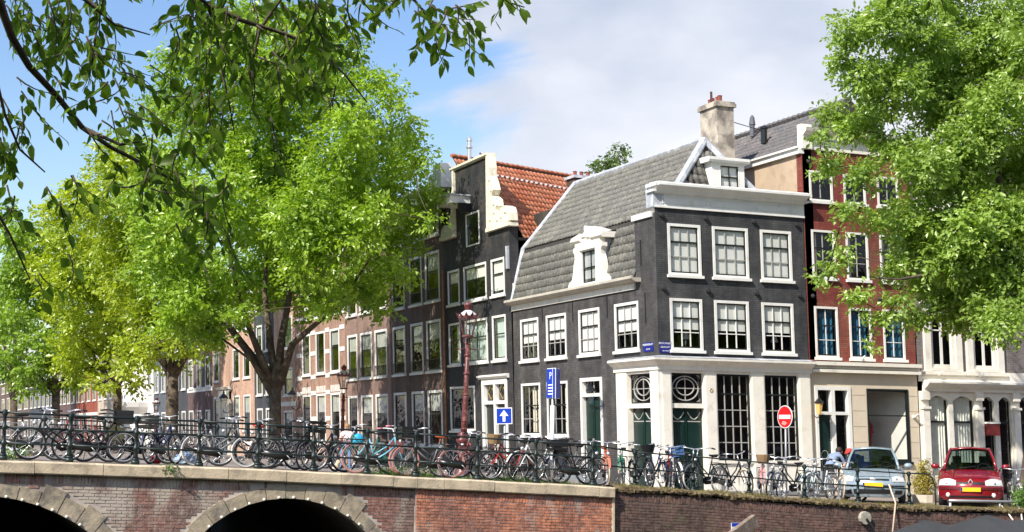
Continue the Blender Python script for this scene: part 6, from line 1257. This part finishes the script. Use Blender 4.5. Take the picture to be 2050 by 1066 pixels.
    for sg in (-1, 1):
        MB().quad((sg*(fb+.01), yb+.15, zb), (sg*(fb+.01), y3-.1, zb), (sg*fr_, y2, zr-.06), (sg*fr_, yr+.06, zr-.05)).build('side_window', carglass, t)
        MB().tube([(sg*fb, yb-.02, zb-.02), (sg*(fb+fr_)/2+sg*.015, (yb+yr)/2-.015, (zb+zr)/2), (sg*fr_, yr, zr-.03), (sg*fr_, (yr+y2)/2, zr-.01), (sg*fr_*.98, y2, zr-.05), (sg*fb, y3, zb)], .035, 7).build('pillar', paint, t, True)
        MB().sphere((sg*(hw+.07), yb+.18, zb+.07), .1, 10, 8, (1.15, .6, .75)).build('wing_mirror', paint, t, True); MB().tube([(sg*hw*.9, yb+.2, zb+.02), (sg*(hw+.04), yb+.18, zb+.06)], .02, 6).build('mirror_arm', dark, t)
        sh_ = MB(); s0, s1 = sg*cfg.get('l0', .56), sg*.985
        q = MB(); nx, ny = 8, 4; r0_, r1_, r2_ = cfg.get('lr', (3.35, 4.0, 5.35))
        for j in range(ny+1):
            for i in range(nx+1):
                u_ = i/nx; s_ = s0+(s1-s0)*u_; lo = r0_+(r1_-r0_)*.15*u_; hi = r1_+(r2_-r1_)*math.sin(min(1, .35+u_*.9)*math.pi/2) - (.5*max(0, u_-.75)); p = surf(s_, lo+(hi-lo)*j/ny); e = math.sin(math.pi*min(max(j/ny, .0), 1)); q.v.append((p.x, p.y-.010-.018*e, p.z+.004))
        for j in range(ny):
            for i in range(nx): a = j*(nx+1)+i; q.f.append((a, a+1, a+nx+2, a+nx+1)); q.mi.append(0)
        hl = q.build('headlight', lens, t, True); p = surf(sg*.72, (r0_+r2_)/2); MB().sphere((p.x, p.y-.03, p.z), .045, 10, 8, (1, .35, 1)).build('bulb', chrome, hl, True)
        for wy in (.78, Ls-.72):
            w_ = MB(); w_.tube([(sg*(hw-.20), wy, .29), (sg*(hw-.02), wy, .29)], .29, 18); wo = w_.build('wheel', rubber, t, True); MB().tube([(sg*(hw-.03), wy, .29), (sg*(hw-.01), wy, .29)], .19, 12).build('hub_cap', chrome, wo)
    MB().box(-hw*.86, hw*.86, .35, Ls-.2, .16, .30).build('underbody', dark, t)
    MB().box(-hw*.8, hw*.8, 1.0, 1.25, .86*k, .90*k).build('dashboard', dark, t)
    for sx in (-.36, .36):
        q = MB(); q.box(sx-.24, sx+.24, 1.95, 2.1, .5, 1.02*k); q.box(sx-.12, sx+.12, 1.98, 2.08, 1.04*k, 1.24*k); q.build('seat', dark, t)
    MB().torus((.36, 1.42, .92*k), (0, .85, -.5), .17, .016, 20, 6).build('steering_wheel', dark, t)
    MB().box(-hw*.62, hw*.62, 2.75, 2.9, .5, 1.06*k).build('rear_seat', dark, t)
    pm = MB().box(-.26, .26, -.045, -.03, cfg.get('pz', .46)-.055, cfg.get('pz', .46)+.055).build('number_plate', plate_y, t); MB().box(-.258, -.215, -.0465, -.0455, cfg.get('pz', .46)-.053, cfg.get('pz', .46)+.053).build('plate_band', blue_e, pm)
    for name, pts in cfg.get('dark', ()): patch(name, pts, 0, dark, .010)
    for name, pts, mt in cfg.get('strip', ()): patch(name, pts, 0, mt, .022, ny=2)
    for sx, rr in cfg.get('fog', ()):
        p = surf(sx, rr); MB().sphere((p.x, p.y-.01, p.z), .062, 10, 8, (1, .4, 1)).build('fog_lamp', lens, t, True)
    p = surf(0, 4.15); bz = cfg.get('badge', 'oval')
    if bz == 'oval': MB().sphere((0, p.y-.02, p.z), .085, 14, 8, (1, .18, .45)).build('badge', chrome, t, True)
    else:
        q = MB(); q.tube([(0, p.y-.03, p.z+.085), (.055, p.y-.035, p.z), (0, p.y-.03, p.z-.085), (-.055, p.y-.035, p.z), (0, p.y-.03, p.z+.085)], .016, 6); q.build('badge', chrome, t)
    for sx in (-.25, .28): MB().tube([(sx, yb-.10, zb+.03), (sx+.4, yb-.02, zb+.08)], .009, 5).build('wiper', dark, t)
    return t
bluep = mat('pale_blue_car_paint', (.33, .42, .47), .28, .03, 3, metal=.3, coat=.8); redp = mat('red_car_paint', (.27, .010, .018), .22, .04, 3, metal=.25, coat=1.0); whitep = mat('white_car_paint', (.75, .76, .77), .3, .03, coat=.5)
pc = at(1748, 1003, 40.6); car('pale blue hatchback parked facing the canal', (pc.x, pc.y, g(pc.x, pc.y)), -R(36.8), bluep, 1.72, 1.44, dict(dark=[('grille', (-.50, .50, 3.75, 4.25)), ('air_intake', (-.62, .62, .9, 1.75)), ('side_intake', (-.93, -.70, .8, 1.6)), ('side_intake', (.70, .93, .8, 1.6))], strip=[('bumper_strip', (-.97, .97, 2.25, 2.5), MATS['car_trim'] if 'car_trim' in MATS else black)], l0=.60, lr=(3.3, 4.0, 5.6), pz=.50, badge='oval'))
pc = at(1944, 1011, 41.4); car('dark red people carrier parked facing the canal', (pc.x, pc.y, g(pc.x, pc.y)), -R(39.9), redp, 1.74, 1.56, dict(dark=[('grille', (-.42, -.08, 3.6, 4.2)), ('grille', (.08, .42, 3.6, 4.2)), ('air_intake', (-.70, .70, .7, 1.2))], strip=[('bumper_strip', (-.95, -.32, 2.3, 2.8), mat('dark_red_trim', (.10, .008, .01), .5)), ('bumper_strip', (.32, .95, 2.3, 2.8), mat('dark_red_trim', (.10, .008, .01), .5))], fog=[(-.72, 1.35), (.72, 1.35)], l0=.45, lr=(3.2, 3.7, 5.1), pz=.47, badge='diamond', yr=1.5))
pc = at(60, 900, 56); o = car('white car parked far left beyond the bicycles', (pc.x, pc.y, g(pc.x, pc.y)), R(80), whitep, 1.7, 1.44, {}); o['group'] = 'cars parked along the far street'

# ---- people
def human(name, label, P, J, rad, region, mats, yaw=0, extra=None):
    # J: joints {name:(x,y,z)}, edges implied; rad radii
    E = [('pelvis', 'waist'), ('waist', 'chest'), ('chest', 'neck'), ('neck', 'skull'), ('skull', 'crown'), ('pelvis', 'hipL'), ('hipL', 'kneeL'), ('kneeL', 'ankL'), ('ankL', 'toeL'), ('pelvis', 'hipR'), ('hipR', 'kneeR'), ('kneeR', 'ankR'), ('ankR', 'toeR'), ('chest', 'shL'), ('shL', 'elL'), ('elL', 'wrL'), ('wrL', 'haL'), ('chest', 'shR'), ('shR', 'elR'), ('elR', 'wrR'), ('wrR', 'haR')]
    for s_ in 'LR':                      # fingers
        w_ = Vector(J['wr'+s_]); h_ = Vector(J['ha'+s_]); d = (h_-w_).normalized(); sd = d.orthogonal().normalized()
        for i, (o_, l_) in enumerate(((-.03, .07), (-.01, .085), (.01, .08), (.03, .06))): J['f%d%s' % (i, s_)] = tuple(h_+sd*o_+d*l_); E.append(('ha'+s_, 'f%d%s' % (i, s_))); rad['f%d' % i] = .009
        J['th'+s_] = tuple(w_.lerp(h_, .4)+sd*-.05+d*.03); E.append(('wr'+s_, 'th'+s_)); rad['th'] = .010
    names = list(J); me = bpy.data.meshes.new('tmp'); me.from_pydata([J[n_] for n_ in names], [(names.index(a), names.index(b)) for a, b in E], [])
    o = bpy.data.objects.new('tmp', me); COL.objects.link(o); o.modifiers.new('s', 'SKIN'); sv = me.skin_vertices[0].data
    for i, n_ in enumerate(names):
        r_ = rad.get(n_, rad.get(n_.rstrip('LR'), .05)); sv[i].radius = r_ if isinstance(r_, tuple) else (r_, r_); sv[i].use_root = (n_ == 'pelvis')
    sb = o.modifiers.new('b', 'SUBSURF'); sb.levels = 2; sb.render_levels = 2
    dg = bpy.context.evaluated_depsgraph_get(); bme = bpy.data.meshes.new_from_object(o.evaluated_get(dg)); bpy.data.objects.remove(o)
    bme.materials.clear()
    for m in mats: bme.materials.append(m)
    for p in bme.polygons: p.material_index = region(p.center); p.use_smooth = True
    t = thing('person', label, 'person', tuple(P)); t.rotation_euler = (0, 0, yaw); ORG[t.name] = (0, 0, 0); b = link('body', bme, t, (0, 0, 0))
    if extra: extra(t, J)
    return t
RAD = dict(pelvis=(.15, .12), waist=(.13, .10), chest=(.16, .11), neck=.055, skull=.085, crown=.075, hip=.088, knee=.06, ank=.042, toe=.035, sh=.058, el=.042, wr=.03, ha=(.036, .02))
jeans = mat('blue_jeans', (.16, .27, .46), .9, .15, 8); tee = mat('white_pink_shirt', (.86, .62, .62), .9, .1, 8); navy = mat('navy_shirt', (.025, .03, .06), .9); bluesh = mat('grey_blue_shirt', (.23, .29, .42), .9, .1, 8); darkc = mat('dark_clothes', (.03, .028, .028), .9); khaki = mat('khaki_trousers', (.34, .29, .22), .9); shoe = mat('dark_shoes', (.03, .03, .03), .7); hair_b = mat('blond_hair', (.34, .20, .09), .7, .3, 30); hair_d = mat('dark_hair', (.03, .02, .015), .7); capm = mat('red_cap', (.66, .055, .05), .8)
def face(t, c, r, fwd, hair=None, cap=None, long_=False):
    c = Vector(c); f = Vector(fwd).normalized(); s_ = f.cross(Vector((0, 0, 1))).normalized()
    q = MB(); q.sphere(c+f*r*1.02+Vector((0, 0, -.01)), .018, 6, 5, (1, 1, 1.3)); q.sphere(c+s_*r*.95, .02, 6, 5, (.8, .8, 1.4)); q.sphere(c-s_*r*.95, .02, 6, 5, (.8, .8, 1.4)); q.build('nose_and_ears', skin, t, True)
    q = MB(); q.sphere(c+f*r*.93+s_*.033+Vector((0, 0, .02)), .012, 6, 5); q.sphere(c+f*r*.93-s_*.033+Vector((0, 0, .02)), .012, 6, 5); q.build('eyes', hair_d, t); q = MB(); q.tube([c+f*r*.95+s_*.025+Vector((0, 0, -.05)), c+f*r*.98+Vector((0, 0, -.053)), c+f*r*.95-s_*.025+Vector((0, 0, -.05))], .007, 5); q.build('mouth', mat('lips', (.4, .12, .1), .6), t)
    if hair:
        q = MB(); q.sphere(c-f*.025+Vector((0, 0, .035)), r*1.12, 12, 8, (1, 1, 1)); 
        if long_: q.tube([c-f*.05+Vector((0, 0, .02)), c-f*.09+Vector((0, 0, -.10)), c-f*.08+Vector((0, 0, -.20))], [.085, .075, .03], 8)
        q.build('hair', hair, t, True)
    if cap:
        q = MB(); q.sphere(c+Vector((0, 0, .045)), r*1.14, 12, 8, (1, 1, .8)); b = c+f*r*1.0+Vector((0, 0, .05)); q.add([b-s_*.08-f*.04, b+s_*.08-f*.04, b+s_*.06+f*.09+Vector((0, 0, -.02)), b-s_*.06+f*.09+Vector((0, 0, -.02)), b-s_*.08-f*.04+Vector((0, 0, .015)), b+s_*.08-f*.04+Vector((0, 0, .015))], [(0, 1, 2, 3), (4, 3, 2, 5), (0, 3, 4), (1, 5, 2)]); q.build('cap', cap, t, True)
ST = dict(pelvis=(0, 0, .95), waist=(0, .0, 1.10), chest=(0, .01, 1.32), neck=(0, .0, 1.47), skull=(0, -.02, 1.56), crown=(0, -.01, 1.64), hipL=(.10, 0, .90), kneeL=(.12, -.04, .50), ankL=(.12, .0, .09), toeL=(.13, -.15, .04), hipR=(-.10, 0, .90), kneeR=(-.16, -.16, .52), ankR=(-.17, -.10, .09), toeR=(-.19, -.24, .04), shL=(.18, .01, 1.38), elL=(.24, .05, 1.12), wrL=(.17, -.14, 1.0), haL=(.12, -.21, .98), shR=(-.18, .01, 1.38), elR=(-.25, -.04, 1.12), wrR=(-.13, -.22, 1.22), haR=(-.08, -.25, 1.28))
def reg_w(c):
    if c.z > 1.46: return 2
    if c.z < .07: return 3
    if c.z < .97 and abs(c.x) < .26 and not (c.y < -.12 and c.z > .92): return 0
    if abs(c.x) > .235 or (c.y < -.12 and c.z > .9): return 2
    return 1
def wx(t, J): face(t, (0, -.02, 1.59), .088, (-.3, -1, -.1), hair_b, None, True)
pw = at(693, 943, 54.5); human('person', 'woman in jeans and pale shirt standing behind the railing', (pw.x, pw.y, g(pw.x, pw.y)), dict(ST), dict(RAD), reg_w, [jeans, tee, skin, shoe], -R(22), wx)
bgp = pw+Vector((.33, -.18, 0)); bgp.z = g(pw.x, pw.y)+1.05; t = thing('shoulder_bag', 'turquoise blue bag hanging from the woman\'s shoulder', 'bag', tuple(bgp)); q = MB(); q.sphere(bgp+Vector((.04, 0, .1)), .22, 12, 8, (1, .5, 1.0)); q.build('pouch', mat('turquoise_bag', (.03, .36, .60), .5, .3, 14), t, True); MB().tube([bgp+Vector((-.1, 0, .2)), bgp+Vector((-.12, .05, .42)), bgp+Vector((.05, .0, .25))], .014, 5).build('strap', mat('bag_strap', (.03, .2, .4), .6), t)
SIT = dict(pelvis=(0, 0, .42), waist=(0, -.03, .58), chest=(0, -.08, .78), neck=(0, -.13, .92), skull=(0, -.17, 1.0), crown=(0, -.17, 1.08), hipL=(.10, -.02, .40), kneeL=(.18, -.38, .52), ankL=(.16, -.36, .09), toeL=(.17, -.50, .04), hipR=(-.10, -.02, .40), kneeR=(-.18, -.38, .52), ankR=(-.16, -.36, .09), toeR=(-.17, -.5, .04), shL=(.18, -.08, .84), elL=(.24, -.28, .62), wrL=(.10, -.36, .56), haL=(.04, -.40, .55), shR=(-.18, -.08, .84), elR=(-.22, -.28, .62), wrR=(-.08, -.30, .84), haR=(-.05, -.27, .92))
pw = at(662, 940, 53.5); human('person', 'person in dark clothes crouching left of the woman', (pw.x, pw.y, g(pw.x, pw.y)), dict(SIT), dict(RAD), lambda c: 2 if c.z > .93 else (3 if c.z < .07 else (2 if (c.y < -.29 and c.z > .53 and abs(c.x) < .14) else 1)), [darkc, darkc, skin, shoe], -R(10), lambda t, J: face(t, (0, -.17, 1.03), .088, (-.2, -1, -.3), hair_d))
# small dog
pd_ = at(673, 942, 52.5); pd_.z = g(pd_.x, pd_.y); t = thing('small_dog', 'small cream fluffy dog sitting by the crouching person', 'dog', tuple(pd_)); 
def dogm():
    nm = dict(rump=(.0, .14, .10), belly=(0, .08, .17), chest=(0, -.04, .26), neck=(0, -.08, .34), head=(0, -.12, .40), snout=(0, -.21, .38), fl=(.06, -.08, .14), fl2=(.06, -.09, .03), fr=(-.06, -.08, .14), fr2=(-.06, -.09, .03), hl=(.09, .10, .08), hl2=(.09, -.01, .03), hr=(-.09, .10, .08), hr2=(-.09, -.01, .03), tail=(0, .27, .07), tail2=(0, .33, .14), el=(.05, -.10, .46), er=(-.05, -.10, .46))
    ed = [('rump', 'belly'), ('belly', 'chest'), ('chest', 'neck'), ('neck', 'head'), ('head', 'snout'), ('chest', 'fl'), ('fl', 'fl2'), ('chest', 'fr'), ('fr', 'fr2'), ('rump', 'hl'), ('hl', 'hl2'), ('rump', 'hr'), ('hr', 'hr2'), ('rump', 'tail'), ('tail', 'tail2'), ('head', 'el'), ('head', 'er')]; ra_ = dict(rump=.10, belly=.10, chest=.095, neck=.07, head=.075, snout=.035, tail=.035, tail2=.02, el=.022, er=.022)
    ns = list(nm); me = bpy.data.meshes.new('tmp'); me.from_pydata([nm[n_] for n_ in ns], [(ns.index(a), ns.index(b)) for a, b in ed], []); o = bpy.data.objects.new('tmp', me); COL.objects.link(o); o.modifiers.new('s', 'SKIN')
    for i, n_ in enumerate(ns): r_ = ra_.get(n_, .035 if not n_.startswith('h') else .05); me.skin_vertices[0].data[i].radius = (r_, r_); me.skin_vertices[0].data[i].use_root = n_ == 'rump'
    sb = o.modifiers.new('b', 'SUBSURF'); sb.levels = 2; dg = bpy.context.evaluated_depsgraph_get(); b = bpy.data.meshes.new_from_object(o.evaluated_get(dg)); bpy.data.objects.remove(o); b.materials.clear(); b.materials.append(mat('cream_fur', (.66, .56, .38), .95, .2, 30, .8, 60)); b.polygons.foreach_set('use_smooth', [True]*len(b.polygons)); return b
ORG[t.name] = (0, 0, 0); t.rotation_euler = (0, 0, R(20)); link('body', dogm(), t, (0, 0, 0)); q = MB(); q.sphere((.03, -.18, .42), .012, 6, 5); q.sphere((-.03, -.18, .42), .012, 6, 5); q.sphere((0, -.245, .385), .014, 6, 5); q.build('eyes_and_nose', hair_d, t)
# two men bending beside the blue car
BEND = dict(pelvis=(0, .10, .92), waist=(0, .02, 1.06), chest=(0, -.20, 1.22), neck=(0, -.34, 1.30), skull=(0, -.43, 1.34), crown=(0, -.47, 1.41), hipL=(.10, .10, .87), kneeL=(.13, -.02, .48), ankL=(.13, .08, .09), toeL=(.14, -.07, .04), hipR=(-.10, .10, .87), kneeR=(-.13, .02, .48), ankR=(-.14, .16, .09), toeR=(-.15, .0, .04), shL=(.19, -.22, 1.26), elL=(.24, -.38, 1.02), wrL=(.16, -.58, .90), haL=(.14, -.65, .88), shR=(-.19, -.22, 1.26), elR=(-.24, -.36, 1.02), wrR=(-.17, -.56, .88), haR=(-.15, -.63, .86))
def reg_m(c):
    if c.y < -.37 and c.z > 1.26 and abs(c.x) < .13: return 2
    if c.z < .07: return 3
    if c.z < .96 and c.y > -.2: return 0
    if c.y < -.36 and c.z < 1.12: return 2
    return 1
pm = at(1722, 985, 43.2); pm.z = g(pm.x, pm.y); human('person', 'man in red cap and navy shirt bending beside the blue car', tuple(pm), dict(BEND), dict(RAD), reg_m, [khaki, navy, skin, shoe], -R(75), lambda t, J: face(t, (0, -.44, 1.36), .09, (0, -1, -.35), None, capm))
pm = at(1664, 985, 44.2); pm.z = g(pm.x, pm.y); human('person', 'person in grey blue shirt bending behind the man in the red cap', tuple(pm), dict(BEND), dict(RAD), reg_m, [darkc, bluesh, skin, shoe], R(110), lambda t, J: face(t, (0, -.44, 1.36), .09, (0, -1, -.35), hair_d))
# ---- plants
def bush(name, label, c, lobes, per, size, lm, seed, pot=None):
    t = thing(name, label, 'plant', tuple(c)); V, F, T = crown_leaves(lobes, per, size, seed, clump=9, spread=.16); o = link('foliage', np_mesh('foliage', V-np.array(c), F, T, lm), t, tuple(c)); st_ = MB()
    for (p, r_) in lobes: st_.tube([Vector(c), Vector(p)], [.02, .006], 5)
    st_.build('stem', bark, t)
    if pot: MB().lathe(c, pot, 12).build('pot', mat('cream_pot', (.62, .56, .46), .8), t)
lmy = leaf_mat('golden_shrub', (.20, .19, .03), (.50, .42, .09), .35); lmg = leaf_mat('green_shrub', (.05, .13, .02), (.20, .34, .07), .4)
c = at(1851, 985, 44.6); c.z = g(c.x, c.y); bush('golden_shrub', 'golden conical shrub in a pale trough between the two cars', c, [((c.x+dx, c.y, c.z+z_), r_) for dx, z_, r_ in ((0, .45, .30), (-.12, .6, .24), (.14, .62, .24), (0, .8, .22), (-.05, 1.0, .16), (.04, 1.12, .10))], 1500, .06, lmy, 51, [(.34, -.1), (.36, .22), (.30, .22), (.05, .20)])
c = at(2062, 1000, 40.5); c.z = g(c.x, c.y); bush('green_bush', 'leafy green bush at the right edge beside the red car', c, [((c.x+dx, c.y+dy, c.z+z_), r_) for dx, dy, z_, r_ in ((-.1, 0, .35, .32), (.2, -.1, .3, .35), (-.35, -.1, .22, .2), (.1, 0, .62, .22), (.45, 0, .45, .35))], 700, .085, lmg, 52)
c = atY(337, 944, 31.3); c = Vector((c.x, 31.29, top(c.x)-.04)); bush('wall_weed', 'small green weed growing from the bridge coping', c, [((c.x, c.y-.02, c.z+.02), .07), ((c.x+.06, c.y, c.z-.03), .06)], 2500, .05, lmg, 53)
c = Vector((9.2, 33.0, g(9.2, 33)))
for px, lab, sd in ((785, 'dark green plant at the foot of the turquoise bicycle', 54), (852, 'dark green plant below the black crate bicycle', 55), (30, 'green plant at the far left behind the railing', 56)):
    c = atY(px, 945, 32.5); c = Vector((c.x, 32.5, g(c.x, 32.5))); bush('street_plant', lab, c, [((c.x+dx, 32.5, c.z+.12), .15) for dx in (-.22, 0, .2)], 700, .06, lmg, sd)
# rubbish seen between the bicycles
for px, col, lab in ((311, (.5, .02, .02), 'small red bag on the bridge pavement'), (370, (.30, .40, .50), 'crumpled blue grey tarp bundle on the bridge pavement')):
    c = atY(px, 925, 33.6); c = Vector((c.x, 33.6, g(c.x, 33.6))); t = thing('bundle', lab, 'bag', tuple(c)); q = MB(); s_ = .2 if px > 340 else .1
    q.sphere(c+Vector((0, 0, s_*.6)), s_, 12, 8, (1.3, .8, .75)); rr = random.Random(px); q.v = [(x+rr.gauss(0, .02), y+rr.gauss(0, .02), max(c.z, z+rr.gauss(0, .02))) for x, y, z in q.v]; q.build('cloth', mat('bundle_%d' % px, col, .8), t)
# ---- boats
def hull(t, c, L, W, z0, z1, m, yaw=0):
    q = MB(); n_ = 12; ca, sa = math.cos(yaw), math.sin(yaw)
    for i in range(n_+1):
        u_ = i/n_; w_ = W/2*(math.sin(math.pi*min(u_*1.25+.12, 1) if u_ < .5 else math.pi*.5)**.6 if u_ < .5 else (1-((u_-.5)/.5)**3*.55)); x = (u_-.5)*L
        for sy, z_, f in ((-1, z1, 1), (-1, (z0+z1)/2, .92), (-1, z0, .5), (1, z0, .5), (1, (z0+z1)/2, .92), (1, z1, 1)): y = sy*w_*f; q.v.append((c[0]+x*ca-y*sa, c[1]+x*sa+y*ca, z_))
    for i in range(n_):
        for j in range(5): a = i*6+j; q.f.append((a, a+1, a+7, a+6)); q.mi.append(0)
    q.f.append(tuple(range(6))); q.f.append(tuple(n_*6+k_ for k_ in range(6))); q.mi += [0, 0]
    return q.build('hull', m, t, True)
tarp_m = mat('grey_tarpaulin', (.045, .047, .05), .55, .15, 3, .4, 4)
t = thing('covered_boat', 'moored boat under a dark grey tarpaulin in the lower right corner', 'boat', (25, 29.2, -1.55)); hull(t, (25.2, 29.2), 9, 2.6, -1.7, -.75, mat('dark_hull', (.03, .04, .035), .4))
q = MB(); nx, ny = 48, 14; x0_, x1_ = 21.3, 29.2; kx = [21.3, 21.9, 22.83, 23.54, 24.56, 25.3, 26.5, 27.5, 29.2]; kz = [-.75, -.42, -.12, -.27, -.04, -.19, -.12, -.3, -.7]
for i in range(nx+1):
    x = x0_+(x1_-x0_)*i/nx; zr_ = float(np.interp(x, kx, kz))
    for j in range(ny+1):
        v_ = j/ny*2-1; z_ = zr_-(abs(v_)**1.25)*(zr_+.80)+.025*math.sin(x*9+v_*3)*abs(v_)+rng.normal(0, .006); q.v.append((x, 28.5+.5+v_*1.32, z_))
for i in range(nx):
    for j in range(ny): a = i*(ny+1)+j; q.f.append((a, a+1, a+ny+2, a+ny+1)); q.mi.append(0)
q.build('tarpaulin', tarp_m, t, True)
t = thing('moored_boat', 'dark blue boat seen through the left arch', 'boat', (3.5, 44, -1.55)); hull(t, (3.2, 44), 7, 2.2, -1.75, -.65, mat('blue_hull', (.01, .025, .05), .5)); q = MB(); q.box(1.2, 5.0, 43.3, 44.7, -.66, .1); q.build('cabin', mat('blue_cabin', (.012, .03, .055), .6), t)
t = thing('moored_boat', 'white boat seen through the right arch', 'boat', (7.3, 47, -1.55)); hull(t, (7.0, 47), 6, 2.0, -1.75, -.55, white); q = MB(); q.box(5.6, 7.6, 46.5, 47.5, -.56, .1); q.build('cabin', white, t)

# ================================================================== the other banks (behind and left of the viewer, seen in the window glass)
def bank_house(label, T, a0, a1, zt, m, nc):
    c = T((a0+a1)/2, -3, 0); h = thing('opposite_house', label, 'house', c, 'houses on the opposite banks'); w_ = (a1-a0)/nc; cols = [(a0+w_*i+w_*.25, a0+w_*(i+1)-w_*.25) for i in range(nc)]; fl = [(.9, 3.2), (4.3, 6.4), (7.4, 9.3)]
    wall(h, T, a0, a1, -.2, zt, [(a, b, p, q) for a, b in cols for p, q in fl], m)
    for a, b in cols:
        for p, q in fl: window(h, T, a, b, p, q, one=True, sill=False)
    shell(h, T, a0, a1, -.2, zt, 8, m); room(h, T, a0+.05, a1-.05, -.2, zt-.1, (3.8, 6.9)); MB().sweep(T, [(-.05, zt-.5), (.05, zt-.5), (.3, zt-.1), (.3, zt+.05), (-.05, zt+.1)], a0+.01, a1-.01).build('cornice', white, h)
TS = lambda a, b, z: (a, -14+b, z); TW = lambda a, b, z: (-27+b, a, z)
ms = [brownby, greyx, redbx, dkbrownby, darkgy, dkredx, orangeby]; wd = ['brown', 'warm grey', 'red', 'purple brown', 'slate', 'dark red', 'orange']
for i in range(12): bank_house('%s brick house on the near bank behind the viewer, number %s from the west' % (wd[(i*3) % 7], ['one', 'two', 'three', 'four', 'five', 'six', 'seven', 'eight', 'nine', 'ten', 'eleven', 'twelve'][i]), TS, -30+11*i, -19.02+11*i, 11.5+(i*7 % 4), ms[(i*3) % 7], 3)
for i in range(9): bank_house('%s brick house across the side canal out of view, number %s' % (wd[(i*2+1) % 7], ['one', 'two', 'three', 'four', 'five', 'six', 'seven', 'eight', 'nine'][i]), TW, 34+14*i, 47.98+14*i, 11+(i*5 % 4), ms[(i*2+1) % 7], 3)
mb = MB(); mb.box(-60, -20, 31.9, 420, -1.6, .3); mb.box(-60, 140, -40, -6, -1.6, .09); tag(mb.build('bank', pave), kind='structure')
